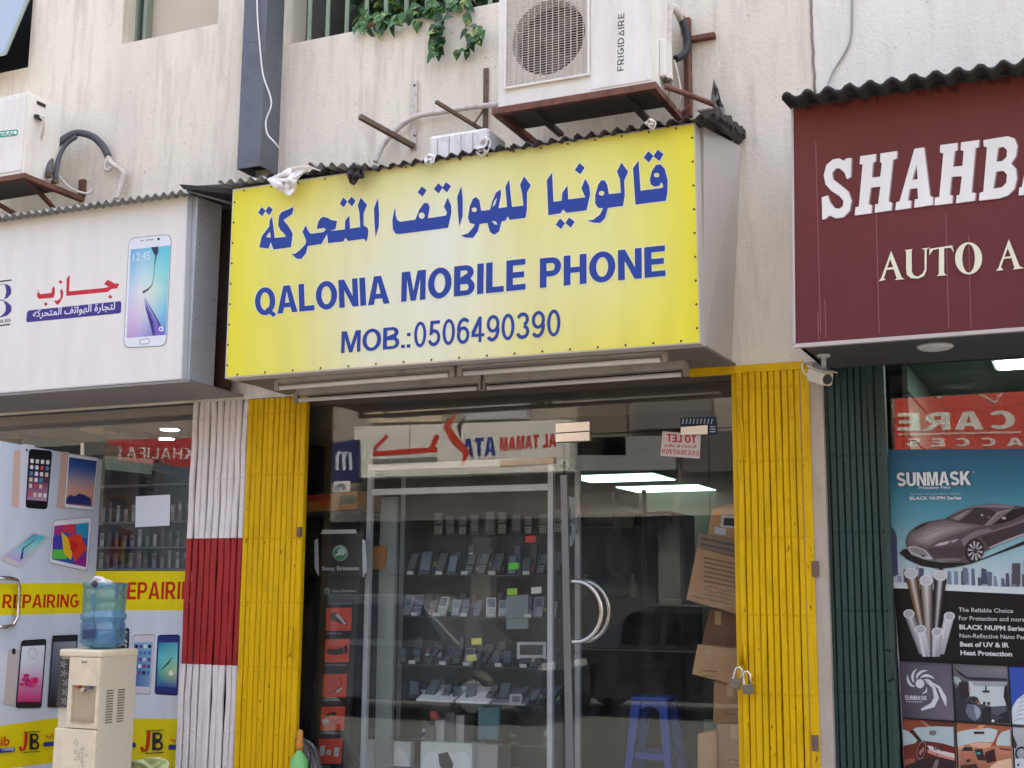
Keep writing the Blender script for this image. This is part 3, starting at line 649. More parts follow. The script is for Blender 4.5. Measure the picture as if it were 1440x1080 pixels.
b = MB(); q = U(421, 748, -.02); b.box((q.x - .012, -.03, q.z - .03), (q.x + .012, .0, q.z + .03)); addto(gy1, 'latch', b, m_oldst)
b = MB(); q0 = U(1249, 760, .04); b.box((q0.x - .014, .03, GZ), (q0.x + .012, .09, zbr)); addto(gg, 'frame_post', b, m_green, bevel=.002)
b = MB(); b.tube([U(1247, 914, .0), U(1254, 915, -.06), U(1256, 955, -.06), U(1250, 958, .0)], .006, 6); addto(gg, 'pull_handle', b, mat('dark_steel', (60, 66, 64), .4, .6))
# padlocks
for i, (px, py, an, lb) in enumerate(((1034, 962, -16, 'steel padlock hanging behind its twin on the yellow gate, tilted to the left'), (1052, 969, 5, 'front steel padlock with a thick shackle hanging straight on the yellow gate'))):
    c = U(px, py, -.06 - .02 * i); t = thing('padlock', lb, 'padlock', c, 'padlocks on the yellow gate'); a = R(an)
    ux, uz = Vector((math.cos(a), 0, math.sin(a))), Vector((-math.sin(a), 0, math.cos(a)))
    b = MB(); b.obox(c, ux * .029, (0, .012, 0), uz * .025); b.build('body', m_brass, t, bevel=.004)
    b = MB(); b.tube([c + ux * (.019 * math.cos(k)) + uz * (.024 + (.042 if 0 < k < 3.1 else 0) + .024 * math.sin(k)) for k in [0, .01, .5, 1, 1.57, 2.1, 2.6, 3.13, 3.14]], .0065, 8); b.build('shackle', m_chrome, t)

# ------------------------------------------------------------ yellow sign
FY = -0.63
C4 = [(327, 266), (977, 172), (985, 483), (316, 532.5)]
sg = thing('shop_sign', 'yellow box sign with blue Arabic and Latin lettering above the central shop', 'sign', U(650, 508, FY) + Vector((0, .3, 0)))
b = MB(); b.pxbox(C4, FY, .10); b.build('sign_box', m_pan, sg, bevel=.003)
a = Art(PY(FY), .0015)
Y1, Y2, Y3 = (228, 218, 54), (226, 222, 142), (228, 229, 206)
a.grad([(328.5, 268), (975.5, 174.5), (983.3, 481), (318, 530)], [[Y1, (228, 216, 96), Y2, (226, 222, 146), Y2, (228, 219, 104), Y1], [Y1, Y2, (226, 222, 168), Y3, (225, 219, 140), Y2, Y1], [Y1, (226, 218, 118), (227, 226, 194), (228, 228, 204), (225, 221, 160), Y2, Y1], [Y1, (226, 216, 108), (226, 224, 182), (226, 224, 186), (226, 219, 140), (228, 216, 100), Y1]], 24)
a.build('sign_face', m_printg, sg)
L = Art(PY(FY), .0018, .00007); BL = (44, 68, 146)
T1, T2, T3 = (355, 260, 7.579), (545, 230, 6.698), (755, 200, 7.2)
def eh(cx, cy, rx, ry, n=14): return [(cx + rx * math.cos(2 * math.pi * i / n), cy + ry * math.sin(2 * math.pi * i / n)) for i in range(n)]
ARAB = [
 (T1, [(1338, 140), (1350, 300), (1348, 440), (1312, 562), (1300, 400), (1295, 260), (1300, 235)], []),
 (T1, [(1155, 135), (1222, 215), (1185, 300), (1185, 432), (1225, 455), (1237, 490), (1228, 560), (1215, 608), (1190, 575), (1020, 598), (990, 565), (970, 603), (805, 622), (797, 525), (775, 560), (735, 630), (590, 652), (570, 730), (520, 790), (470, 785), (412, 733), (450, 735), (510, 690), (565, 630), (572, 590), (532, 500), (567, 430), (595, 490), (620, 520), (750, 505), (785, 475), (760, 458), (685, 470), (700, 395), (730, 350), (760, 340), (800, 350), (840, 375), (902, 385), (885, 470), (830, 490), (985, 475), (988, 380), (1033, 325), (1040, 465), (1148, 450), (1140, 300), (1122, 215)], []),
 (T1, [(967, 135), (1010, 175), (975, 240), (930, 200)], []), (T1, [(1055, 125), (1100, 170), (1062, 230), (1012, 180)], []),
 (T1, [(440, 235), (425, 310), (330, 375), (385, 440), (430, 520), (410, 665), (225, 690), (195, 610), (172, 680), (72, 665), (100, 545), (180, 440), (182, 380), (210, 335), (238, 565), (360, 552), (325, 505), (300, 485), (272, 430), (285, 325), (310, 290)], [[(145, 555), (185, 500), (195, 560)]]),
 (T1, [(97, 235), (140, 275), (105, 335), (60, 295)], []), (T1, [(175, 222), (218, 265), (178, 325), (137, 280)], []),
 (T2, [(75, 415), (75, 480), (88, 525), (115, 548), (262, 528), (300, 430), (345, 370), (380, 372), (397, 410), (380, 515), (550, 490), (560, 460), (530, 405), (567, 318), (600, 400), (600, 470), (570, 605), (110, 665), (75, 660), (50, 620), (45, 540), (60, 450)], [eh(322, 490, 28, 30)]),
 (T2, [(322, 215), (368, 252), (330, 312), (283, 270)], []), (T2, [(477, 185), (520, 222), (482, 283), (435, 240)], []), (T2, [(550, 175), (598, 212), (560, 272), (514, 230)], []),
 (T2, [(695, 212), (708, 330), (708, 490), (676, 595), (665, 480), (655, 315)], []),
 (T2, [(1285, 120), (1350, 205), (1315, 270), (1312, 440), (1298, 512), (1150, 530), (1130, 497), (1115, 535), (1075, 545), (1050, 640), (1005, 672), (965, 645), (940, 560), (868, 570), (850, 640), (805, 700), (740, 698), (690, 680), (760, 655), (815, 590), (820, 572), (775, 560), (757, 510), (775, 400), (805, 330), (835, 315), (865, 345), (882, 445), (965, 435), (985, 360), (1020, 275), (1065, 243), (1070, 290), (1045, 420), (1125, 408), (1110, 220), (1145, 148), (1172, 408), (1280, 395), (1265, 270), (1248, 200)], [eh(817, 435, 24, 22), [(1030, 320), (1015, 385), (985, 410), (1005, 355)], [(980, 540), (1020, 545), (1037, 575), (1010, 575)]]),
 (T3, [(1030, 185), (1050, 490), (1270, 462), (1280, 440), (1260, 405), (1240, 440), (1195, 452), (1155, 430), (1142, 380), (1165, 290), (1205, 230), (1250, 222), (1295, 270), (1325, 390), (1322, 500), (1308, 592), (998, 632), (985, 450), (972, 262), (990, 240)], [eh(1212, 333, 28, 22)]),
 (T3, [(1130, 90), (1180, 140), (1135, 205), (1080, 155)], []), (T3, [(1222, 75), (1283, 120), (1240, 192), (1180, 142)], []),
 (T3, [(855, 205), (925, 300), (885, 385), (890, 540), (872, 645), (720, 665), (690, 770), (640, 818), (580, 815), (505, 793), (570, 785), (640, 730), (670, 668), (620, 665), (590, 620), (590, 540), (620, 430), (650, 385), (685, 385), (712, 430), (730, 525), (850, 512), (840, 370), (810, 295), (830, 260)], [eh(655, 517, 28, 24)]),
 (T3, [(155, 305), (168, 602), (250, 592), (258, 510), (310, 437), (318, 578), (490, 557), (450, 465), (490, 368), (530, 440), (540, 530), (502, 690), (300, 715), (265, 680), (240, 720), (115, 740), (105, 480), (100, 385), (120, 355)], []),
 (T3, [(432, 210), (485, 258), (440, 325), (383, 280)], []), (T3, [(235, 770), (285, 820), (245, 880), (190, 835)], []), (T3, [(325, 760), (383, 805), (345, 865), (288, 818)], [])]
for si, sh in enumerate(((-1.2, 0), (1.2, 0), (0, -1.2), (0, 1.2), (-.9, -.9), (.9, .9))):
    for k, (T, p, h) in enumerate(ARAB): L.n = si * 3 + k % 3; L.poly(p, (232, 230, 196), h, T, sh)
    for k, (t_, a_, b_, hgt, z_) in enumerate((('QALONIA', (359, 444), (548, 426.5), 39, (358, 406)), ('MOBILE', (564, 424.5), (739, 407), 41.5, None), ('PHONE', (759, 405), (936, 388), 41.5, None))):
        L.n = si * 3 + k; L.bold(t_, (a_[0] + sh[0], a_[1] + sh[1]), (b_[0] + sh[0], b_[1] + sh[1]), hgt, (232, 230, 196), .235, .19, .07 if z_ else .085, p2=(z_[0] + sh[0], z_[1] + sh[1]) if z_ else None)
for k, (T, p, h) in enumerate(ARAB): L.n = 20 + k % 3; L.poly(p, BL, h, T)
L.n = 24
L.bold('QALONIA', (359, 444), (548, 426.5), 39, BL, .235, .19, .07, p2=(358, 406))
L.bold('MOBILE', (564, 424.5), (739, 407), 41.5, BL, .235, .19, .085)
L.bold('PHONE', (759, 405), (936, 388), 41.5, BL, .235, .19, .085)
L.bold('MOB.:', (479.5, 496.5), (577, 488.5), 30, BL, .185, .15, .09); L.bold('0506490390', (582, 488.5), (788, 471.8), 35, BL, .15, .13, .10)
L.build('lettering', m_printg, sg)
b = MB()
for i in range(17):
    t_ = (i + .35) / 17
    for P, Q in (((330, 270), (975, 177)), ((320, 527.5), (983, 477.5))):
        b.lathe([(.006, 0), (.005, .003), (.002, .005)], U(P[0] + (Q[0] - P[0]) * t_, P[1] + (Q[1] - P[1]) * t_, FY - .003), 8, (0, -1, 0))
for i in range(9):
    t_ = (i + .5) / 9
    for P, Q in (((330.5, 270), (319, 528)), ((973, 177), (980.5, 478))): b.lathe([(.006, 0), (.005, .003), (.002, .005)], U(P[0] + (Q[0] - P[0]) * t_, P[1] + (Q[1] - P[1]) * t_, FY - .003), 8, (0, -1, 0))
pieces(b, 'screw', mat('dark_screws', (70, 62, 50), .6, .5), sg)
b = MB(); f0, f1 = U(986, 176, -.53), U(992, 485, -.53); fx = U(985, 483, FY).x
q = [Vector((fx - .02, -.50, f1.z + .01)), Vector((fx + .0, -.50, f0.z)), U(1042, 206, -.006), U(1028, 513, -.006)]
b.hexa(q, [p + Vector((-.02, 0, 0)) for p in q]); b.build('side_panel', m_pan, sg)
b = MB(); zl = U(985, 484, FY).z; zr = U(316, 532, FY).z; x0s = U(316, 533, FY).x
q = [Vector((x0s + .01, FY + .10, zr + .004)), Vector((fx - .01, FY + .10, zl + .004)), Vector((fx + .02, -.01, zl - .01)), Vector((x0s + .01, -.01, zr - .01))]
b.hexa(q, [p + Vector((0, 0, .015)) for p in q]); b.build('soffit', m_soff, sg)
b = MB(); q = [Vector((x0s + .005, -.50, zr)), Vector((x0s + .005, -.03, zr)), Vector((x0s + .005, -.03, zr + 1.1)), Vector((x0s + .005, -.50, zr + 1.1))]
b.hexa(q, [p + Vector((.02, 0, 0)) for p in q]); b.build('side_panel', m_oldst, sg)

# unlit fluorescent battens under the sign
for i, (tl, tr_, y, lb) in enumerate((((389, 546), (636, 527), -.50, 'front left fluorescent batten under the yellow sign, nearest the street on the left'), ((647, 526), (935, 505.5), -.50, 'front right fluorescent batten under the yellow sign, nearest the street on the right'),
                                      ((416, 563), (676, 545.5), -.24, 'rear left fluorescent batten under the yellow sign, close to the shopfront'), ((680, 546), (964, 526), -.24, 'rear right fluorescent batten under the yellow sign, close to the shopfront'))):
    p0, p1 = U(*tl, y), U(*tr_, y); t = thing('fluorescent_batten', lb, 'lamp', (p0 + p1) / 2, 'fluorescent battens under the yellow sign')
    d = (p1 - p0); b = MB(); b.tube([p0 + d * .02, p1 - d * .02], .014, 10); b.build('tube', m_tube, t)
    up = Vector((0, .028, .058)); b = MB()
    b.obox((p0 + p1) / 2 + up, d / 2, (0, .032, 0), (0, 0, .026)); b.build('housing', m_batten, t, bevel=.004)
    for e in (p0, p1):
        b = MB(); b.obox(e + Vector((0, .008, .018)), d.normalized() * .014, (0, .015, 0), (0, 0, .03)); b.build('end_socket', mat('socket_plastic', (150, 142, 132), .6) if i == 0 and e is p0 else bpy.data.materials['socket_plastic'], t)
    b = MB()
    for k in (.2, .8): b.obox(p0 + d * k + Vector((0, .03, .13)), (.012, 0, 0), (0, .012, 0), (0, 0, .05))
    pieces(b, 'hanger', m_oldst, t)

# ------------------------------------------------------------ corrugated roofs
def corr(mb, f0, f1, b0, b1, pitch=.075, amp=.014, jag=0.0, th=.004, seed=0, mi=0):
    rnd = random.Random(seed); f0, f1, b0, b1 = map(Vector, (f0, f1, b0, b1)); Ln = (f1 - f0).length; n = max(8, int(Ln / pitch * 10)); k = len(mb.v)
    for i in range(n + 1):
        t = i / n; w = math.sin(t * Ln / pitch * 2 * math.pi) * amp * rnd.uniform(.85, 1.1); j = Vector((0, rnd.uniform(0, jag), rnd.uniform(-jag, jag) * .25))
        for p in (f0.lerp(f1, t) + j, b0.lerp(b1, t)):
            mb.v += [p + Vector((0, 0, w)), p + Vector((0, 0, w - th))]
    for i in range(n):
        o = k + i * 4; q = o + 4
        for f in ([o, q, q + 2, o + 2], [o + 1, o + 3, q + 3, q + 1], [o, o + 1, q + 1, q], [o + 2, q + 2, q + 3, o + 3]): mb.f.append(f); mb.m.append(mi); mb.sm.append(True)
t = thing('corrugated_roof', 'ragged rusty corrugated sheets lying on top of the yellow sign', 'roof', U(650, 222, -.3))
def rsheet(t, l, r, yf, zup, jag, seed, m, yb=-.01, ov=0):
    f0, f1 = U(*l, yf), U(*r, yf); b = MB(); corr(b, f0, f1, (f0.x, yb, f0.z + zup), (f1.x, yb, f1.z + zup), jag=jag, seed=seed); b.build('corrugated_sheet', m, t)
rsheet(t, (306, 256), (372, 249), -.68, .07, .004, 1, m_zinc); rsheet(t, (362, 247.5), (470, 238), -.66, .075, .01, 2, m_roof)
rsheet(t, (432, 230.5), (524, 231), -.72, .05, .012, 5, m_zinc); rsheet(t, (515, 237), (712, 204), -.68, .075, .012, 3, m_roof); rsheet(t, (700, 208), (1003, 160), -.69, .09, .014, 4, m_roof)
b = MB(); q = [U(984, 157, -.64), U(1003, 154, -.64), U(1044, 188, -.01), U(1040, 200, -.01), U(1000, 172, -.64)]
b.prism(q, (-.02, .01, .015)); b.build('bent_flap', m_roof, t)
b = MB()
for i in range(26):
    t_ = i / 25; px = 1003 + 40 * t_; py = 156 + 34 * t_; q = U(px, py, -.62 + .6 * t_); b.obox(q + Vector((-.02, 0, random.uniform(-.02, .02))), (.04, 0, 0), (0, .015, 0), (0, 0, random.uniform(.008, .03)))
b.build('crumpled_edge', m_roof, t)

LF = -0.56
t = thing('corrugated_roof', 'grey zinc corrugated sheet on top of the white sign', 'roof', U(120, 285, -.3))
f0, f1 = U(-260, 340, LF - .09), U(259, 268.5, LF - .09)
b = MB(); corr(b, f0, f1, (f0.x, -.01, f0.z + .06), (f1.x, -.01, f1.z + .06), pitch=.066, amp=.013, seed=8); b.build('corrugated_sheet', m_zinc, t)
b = MB(); q = [U(252, 259, LF - .05), U(326, 265, LF - .02), U(326, 272, LF - .02), U(258, 266, LF - .05)]; b.prism(q, (0, .5, .06)); b.build('flat_flap', m_roofb, t)

RF = -0.75
t = thing('corrugated_roof', 'black corrugated fibre sheet overhanging the maroon sign', 'roof', U(1300, 110, -.4))
f0, f1 = U(1099, 134, RF - .16), U(1720, 42, RF - .16)
b = MB(); corr(b, f0, f1, (f0.x, -.01, f0.z + .10), (f1.x, -.01, f1.z + .10), pitch=.098, amp=.015, jag=.006, th=.02, seed=9); b.build('corrugated_sheet', m_roofb, t)
b = MB(); q0, q1 = U(1113, 148, RF - .02), U(1720, 58, RF - .02); b.box((q0.x - .01, RF - .03, q1.z - .01), (q1.x, RF - .005, q1.z + .022)); b.build('edge_batten', m_roofb, t)

# ------------------------------------------------------------ white sign of the left shop
sl_ = thing('shop_sign', 'white box sign with a large printed phone and red Arabic word', 'sign', U(100, 545, LF) + Vector((0, .2, 0)))
C5 = [(-260, 350), (264, 271.7), (255.5, 533.6), (-260, 573)]
b = MB(); b.pxbox(C5, LF, .05); b.build('sign_box', m_whitemet, sl_, bevel=.003)
b = MB(); q = [U(269, 273, LF + .03), U(266, 537, LF + .03)]; xr = U(262, 400, LF).x; zt5, zb5 = U(264, 273, LF).z, U(255.5, 534, LF).z
b.box((xr - .03, LF + .052, zb5 - .012), (xr + .015, LF + .30, zt5 + .006)); b.build('side_panel', m_alu, sl_, bevel=.004)
b = MB()
for k in range(7):
    for yy in (.09, .27): b.lathe([(.005, 0), (.003, .003)], (xr + .016, LF + yy, zb5 + .08 + k * .16), 6, (1, 0, 0))
pieces(b, 'rivet', mat('grey_rivets', (96, 98, 100), .5, .5), sl_)
a = Art(PY(LF), .0015)
a.poly([(-258, 352), (262.5, 274), (254.2, 532), (-258, 571)], (228, 224, 214))
RD, PU = (196, 42, 56), (66, 56, 128); T4 = (30, 380, 9.6); T7 = (165, 320, 6.0); T8 = (0, 380, 12.0)
for p in ([(1165, 130), (1210, 150), (1260, 180), (1325, 180), (1295, 245), (1215, 255), (1190, 275), (1160, 295), (605, 348), (612, 110), (655, 65), (645, 285), (1110, 240), (1180, 225), (1115, 185)],
          [(237, 245), (235, 300), (260, 325), (405, 305), (415, 250), (440, 210), (455, 260), (452, 320), (435, 370), (240, 388), (215, 365), (210, 335)],
          [(545, 245), (567, 300), (560, 360), (520, 440), (490, 470), (465, 450), (440, 410), (480, 410), (515, 390), (530, 360), (530, 320), (522, 285)],
          [(530, 130), (555, 158), (533, 185), (500, 158)], [(330, 430), (358, 458), (330, 485), (302, 455)], [(1200, 330), (1228, 360), (1203, 388), (1170, 360)]): a.poly(p, RD, (), T4)
a.rrect([(80, 545), (1352, 415), (1345, 580), (62, 705)], .22, PU, T4)
a.text(ar('لتجارة الهواتف المتحركه'), (46, 446), (161.5, 435), 9.5, (232, 230, 236), .012)
for p in ([(60, 235), (130, 240), (175, 280), (190, 330), (185, 400), (130, 465), (65, 495), (90, 440), (105, 350), (90, 265)], [(50, 510), (120, 535), (180, 590), (195, 640), (190, 690), (130, 760), (0, 800), (0, 780), (60, 740), (95, 680), (95, 590), (65, 535)]): a.poly(p, PU, (), T8)
a.line((-300, 245), (62, 236), 10, PU, T8); a.line((-300, 505), (60, 505), 14, PU, T8); a.line((-300, 790), (10, 790), 14, PU, T8)
a.poly([(-190, 250), (-90, 246), (-90, 800), (-190, 806)], PU, (), T8)
a.line((-300, 222), (200, 165), 22, (70, 66, 72), T8); a.line((-300, 965), (170, 912), 22, (70, 66, 72), T8)
a.text('OBILES', (-12, 455.5), (15, 452), 4.2, (90, 84, 96), .01)
a.rrect([(97, 88), (458, 54), (413, 1000), (50, 1018)], .17, (120, 122, 126), T7); a.rrect([(100, 92), (454, 59), (409, 995), (55, 1012)], .17, (226, 228, 230), T7)
a.grad([(113, 185), (447, 150), (408, 905), (77, 932)], [[(112, 172, 208), (128, 186, 214), (104, 196, 212), (96, 190, 202)], [(150, 196, 220), (186, 212, 218), (150, 216, 214), (120, 206, 208)], [(196, 204, 220), (222, 224, 214), (206, 226, 206), (140, 206, 206)], [(206, 184, 212), (214, 200, 214), (170, 200, 214), (110, 186, 210)], [(186, 160, 204), (180, 160, 206), (120, 130, 190), (96, 130, 190)]], 16, T7)
a.poly([(285, 166), (345, 160), (347, 205), (330, 245), (310, 225)], (52, 60, 78), (), T7)
a.path([(328, 230), (312, 330), (308, 420), (290, 490), (255, 525), (215, 548)], [14, 5, 4, 7, 16, 22], (72, 80, 92), T7)
a.poly([(222, 570), (240, 600), (375, 835), (360, 850)], (70, 70, 120), (), T7); a.poly([(222, 590), (320, 780), (400, 905), (310, 912), (280, 790)], (122, 104, 180), (), T7); a.poly([(228, 640), (300, 790), (320, 910), (300, 910)], (66, 54, 130), (), T7)
a.ell(370, 855, 20, 22, (228, 228, 236), .55, T7); a.ell(348, 96, 11, 12, (60, 62, 66), 0, T7); a.line((195, 113), (225, 110), 9, (150, 152, 156), T7); a.line((240, 106), (308, 99), 9, (150, 152, 156), T7)
a.rrect([(190, 942), (275, 934), (270, 982), (185, 988)], .45, (140, 142, 146), T7); a.rrect([(196, 947), (270, 940), (265, 976), (191, 982)], .45, (232, 233, 235), T7)
a.text('12:45', (187, 367.5), (211, 364.5), 11, (226, 238, 246), -.006)
a.build('sign_face', m_printg, sl_)
b = MB(); xs5 = U(341, 557, -.02).x; q = [Vector((-9, LF, zb5 - .016)), Vector((xr + .06, LF, zb5 - .016)), Vector((xs5, -.01, zb5 - .03)), Vector((-9, -.01, zb5 - .03))]
b.hexa(q, [p + Vector((0, 0, .014)) for p in q]); b.build('soffit', mat('grey_soffit', (138, 132, 128), .7, var=.08, scale=4), sl_)

b = MB(); b.pxbox([(262, 262), (328, 258), (321, 552), (284, 552)], -.10, .03); b.build('gap_shade_sheet', mat('gap_shade', (82, 75, 68), .9, var=.2, scale=5, stretch=3), None, label='dark sheet added for the shade in the gap between the white and the yellow sign', cat='sheet')  # dark sheet added in place of the shaded wall between the signs
b = MB(); b.pxbox([(302, 478), (320, 480), (318, 545), (300, 545)], -.16, .04); b.build('brown_board', mat('brown_plank', (74, 44, 34), .9, var=.2), None, label='short reddish brown plank low in the gap between the white and the yellow sign', cat='plank')
# ------------------------------------------------------------ maroon sign of the right shop
sr = thing('shop_sign', 'maroon box sign with white slanted lettering under a black roof', 'sign', U(1300, 470, RF) + Vector((0, .3, 0)))
C6 = [(1112.8, 150), (1720, 60), (1720, 439), (1115.8, 483)]
b = MB(); b.pxbox(C6, RF, .08); b.build('sign_box', m_darksoff, sr)
b = MB(); b.pxbox([(1112.6, 149), (1115.6, 149), (1118.6, 484), (1115.6, 485)], RF - .008, .03); b.pxbox([(1115.6, 483.5), (1720, 439), (1720, 444), (1115.6, 489)], RF - .008, .03); b.build('edge_trim', mat('pale_trim', (188, 178, 172), .5, .2, var=.06), sr)
a = Art(PY(RF), .0025)
a.grad([(1115, 150), (1720, 60), (1720, 439), (1118, 483)], [[(108, 54, 44), (106, 52, 46)], [(106, 50, 44), (104, 50, 50)], [(102, 46, 46), (100, 48, 50)], [(98, 46, 48), (96, 46, 50)]], 8)
rn = random.Random(4)
for px, y0, y1 in ((1147, 200, 470), (1232, 300, 470), (1330, 300, 462), (1362, 330, 461), (1160, 420, 476), (1150, 440, 478)):
    a.line((px, y0), (px + (y1 - y0) * .026, y1), .9, (142, 96, 98))
for i in range(26):
    px = 1120 + rn.random() * 320; top = 150 - (px - 1113) * .148; a.line((px, top + 1), (px + .3, top + 6 + rn.random() * 9), 3 + rn.random() * 7, (84, 38, 38))
T5, T6 = (1140, 180, 4.8), (1220, 330, 6.545)
SH = [([(275, 202), (270, 330), (245, 345), (228, 300), (195, 272), (170, 272), (145, 300), (150, 345), (200, 385), (255, 430), (275, 490), (262, 560), (220, 602), (170, 610), (125, 590), (100, 612), (78, 620), (75, 468), (115, 455), (130, 500), (160, 540), (195, 545), (218, 525), (220, 490), (195, 460), (140, 425), (100, 380), (88, 320), (105, 250), (150, 212), (190, 205), (225, 222), (240, 205)], []),
      ([(335, 190), (440, 175), (438, 225), (420, 235), (412, 335), (470, 328), (480, 238), (468, 228), (470, 172), (583, 155), (580, 205), (555, 215), (525, 495), (548, 505), (545, 555), (432, 572), (435, 515), (455, 512), (470, 395), (405, 402), (390, 515), (413, 520), (410, 575), (297, 590), (302, 535), (325, 530), (350, 245), (330, 245)], []),
      ([(700, 140), (765, 130), (805, 460), (825, 465), (825, 518), (698, 538), (702, 482), (725, 478), (720, 405), (668, 412), (655, 490), (678, 490), (675, 540), (570, 555), (577, 502), (600, 495)], [[(685, 350), (715, 245), (722, 345)]]),
      ([(875, 115), (990, 100), (990, 150), (972, 155), (960, 262), (1025, 255), (1032, 155), (1012, 150), (1015, 97), (1138, 80), (1132, 130), (1112, 135), (1085, 435), (1112, 438), (1108, 490), (980, 508), (985, 455), (1005, 450), (1020, 325), (950, 330), (938, 452), (958, 455), (955, 508), (835, 522), (840, 470), (868, 465), (895, 172), (872, 165)], []),
      ([(1165, 82), (1330, 55), (1375, 70), (1395, 120), (1385, 190), (1352, 240), (1385, 275), (1392, 340), (1375, 410), (1330, 455), (1270, 475), (1135, 490), (1140, 438), (1165, 430), (1190, 130), (1168, 125)], [[(1265, 135), (1300, 125), (1325, 150), (1322, 195), (1295, 222), (1252, 228)], [(1250, 295), (1300, 288), (1325, 315), (1320, 370), (1290, 400), (1232, 410)]]),
      ([(1403, 455), (1408, 402), (1425, 398), (1500, 30), (1565, 20), (1605, 380), (1625, 385), (1622, 440), (1500, 452), (1502, 400), (1522, 396), (1518, 330), (1478, 335), (1462, 400), (1480, 402), (1476, 448)], [[(1490, 270), (1512, 170), (1520, 265)]])]
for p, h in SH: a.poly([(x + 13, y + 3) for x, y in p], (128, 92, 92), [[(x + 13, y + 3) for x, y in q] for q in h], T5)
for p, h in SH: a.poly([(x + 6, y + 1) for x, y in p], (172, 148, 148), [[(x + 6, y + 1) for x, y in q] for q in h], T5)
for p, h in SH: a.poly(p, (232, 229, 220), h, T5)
CRM = (226, 222, 196)
for p, h in (([(217, 148), (315, 395), (343, 410), (250, 418), (268, 400), (240, 318), (175, 325), (150, 400), (168, 415), (102, 430), (125, 400)], [[(182, 305), (208, 225), (235, 298)]]),
             ([(340, 142), (415, 132), (405, 150), (408, 340), (425, 375), (465, 385), (505, 360), (525, 320), (525, 140), (495, 128), (578, 118), (545, 135), (542, 330), (520, 380), (465, 405), (400, 400), (362, 370), (355, 320), (355, 155)], []),
             ([(570, 130), (780, 98), (795, 165), (765, 120), (705, 125), (705, 350), (715, 365), (738, 372), (635, 382), (655, 365), (658, 130), (605, 140), (567, 190)], []),
             ([(930 + 125 * math.cos(k * .2094), 218 + 148 * math.sin(k * .2094)) for k in range(30)], [[(930 + 58 * math.cos(k * .2094), 218 + 132 * math.sin(k * .2094)) for k in range(30)]]),
             ([(1300, 42), (1400, 290), (1442, 308), (1335, 322), (1352, 305), (1325, 215), (1255, 222), (1228, 300), (1252, 325), (1180, 335), (1205, 305)], [[(1260, 205), (1290, 125), (1318, 198)]])): a.poly(p, CRM, h, T6)
a.build('sign_face', m_printg, sr)
b = MB(); q0, q1 = U(1117, 487, RF), U(1720, 442, RF); zz = min(q0.z, q1.z) + .012
b.box((q0.x + .004, RF + .02, zz), (q1.x, -.01, zz + .02)); b.build('soffit', m_darksoff, sr)
b = MB(); b.box((q0.x + .004, RF + .08, zz), (q0.x + .024, -.01, U(1113, 150, RF).z - .02)); b.build('side_panel', m_whitemet, sr)
c = U(1315, 488, -.45); c.z = zz - .004; b = MB(); b.lathe([(.085, .004), (.085, -.004), (.07, -.012)], c, 24); dl = b.build('downlight', m_whitemet, sr)
b = MB(); b.lathe([(.06, 0), (.05, -.004)], c + Vector((0, 0, -.0125)), 20); b.build('lens', m_tube, dl)

# ------------------------------------------------------------ air conditioner over the yellow sign
AY = -0.52
ac = thing('air_conditioner', 'white outdoor air conditioner with a round fan grille on the bracket above the yellow sign', 'air conditioner', U(810, 145, AY + .15))
A_BL, A_BR = U(700.5, 154, AY), U(917, 121, AY); zbot = (A_BL.z + A_BR.z) / 2; xa0, xa1 = A_BL.x, A_BR.x; ACH = .72
gl, gr, gt, gb = U(711, 60, AY).x, U(830, 60, AY).x, U(770, -28, AY).z, U(770, 117.5, AY).z
cx, cz = U(771, 54, AY).x, U(771, 52, AY).z; rc = .222
b = MB()
b.box((xa0, AY, zbot + .002), (xa1, AY + .30, zbot + .02)); b.box((xa0, AY, zbot + ACH - .02), (xa1, AY + .30, zbot + ACH)); b.box((xa0, AY + .28, zbot), (xa1, AY + .30, zbot + ACH))
b.box((xa0, AY, zbot + .02), (xa0 + .02, AY + .28, zbot + ACH - .02)); b.box((gr - .005, AY, zbot + .02), (xa1, AY + .28, zbot + ACH - .02))
n = 40; ring = [(cx + rc * math.cos(2 * math.pi * i / n), AY, cz + rc * math.sin(2 * math.pi * i / n)) for i in range(n)]
x0_, x1_, z0_, z1_ = xa0 + .02, gr - .005, zbot + .02, zbot + ACH - .02
for i in range(n):
    a0_ = 2 * math.pi * (i + .5) / n; dx, dz = math.cos(a0_), math.sin(a0_)
    def outp(k):
        aa = 2 * math.pi * k / n; dx, dz = math.cos(aa), math.sin(aa)
        s_ = min([(x1_ - cx) / dx if dx > 1e-6 else ((x0_ - cx) / dx if dx < -1e-6 else 9), (z1_ - cz) / dz if dz > 1e-6 else ((z0_ - cz) / dz if dz < -1e-6 else 9)])
        return (cx + dx * s_, AY, cz + dz * s_)
    o0, o1 = outp(i), outp(i + 1); j = (i + 1) % n
    extra = []
    if abs(o0[0] - o1[0]) > 1e-5 and abs(o0[2] - o1[2]) > 1e-5:
        extra = [(x1_ if dx > 0 else x0_, AY, z1_ if dz > 0 else z0_)]
    b.face([ring[i], o0] + extra + [o1, ring[j]])
    b.face([ring[i], ring[j], (ring[j][0], AY + .10, ring[j][2]), (ring[i][0], AY + .10, ring[i][2])])
cas = b.build('casing', m_ac, ac)
b = MB(); b.box((gr + .004, AY - .004, zbot + .03), (xa1 - .004, AY - .0005, zbot + ACH - .03)); b.build('service_panel', m_ac, ac, bevel=.002)
b = MB(); b.face([(cx - rc - .03, AY + .11, cz - rc - .03), (cx + rc + .03, AY + .11, cz - rc - .03), (cx + rc + .03, AY + .11, cz + rc + .03), (cx - rc - .03, AY + .11, cz + rc + .03)]); b.build('coil', m_acdark, ac)
b = MB(); b.lathe([(.05, 0), (.055, .03), (.03, .045)], (cx, AY + .09, cz), 16, (0, -1, 0))
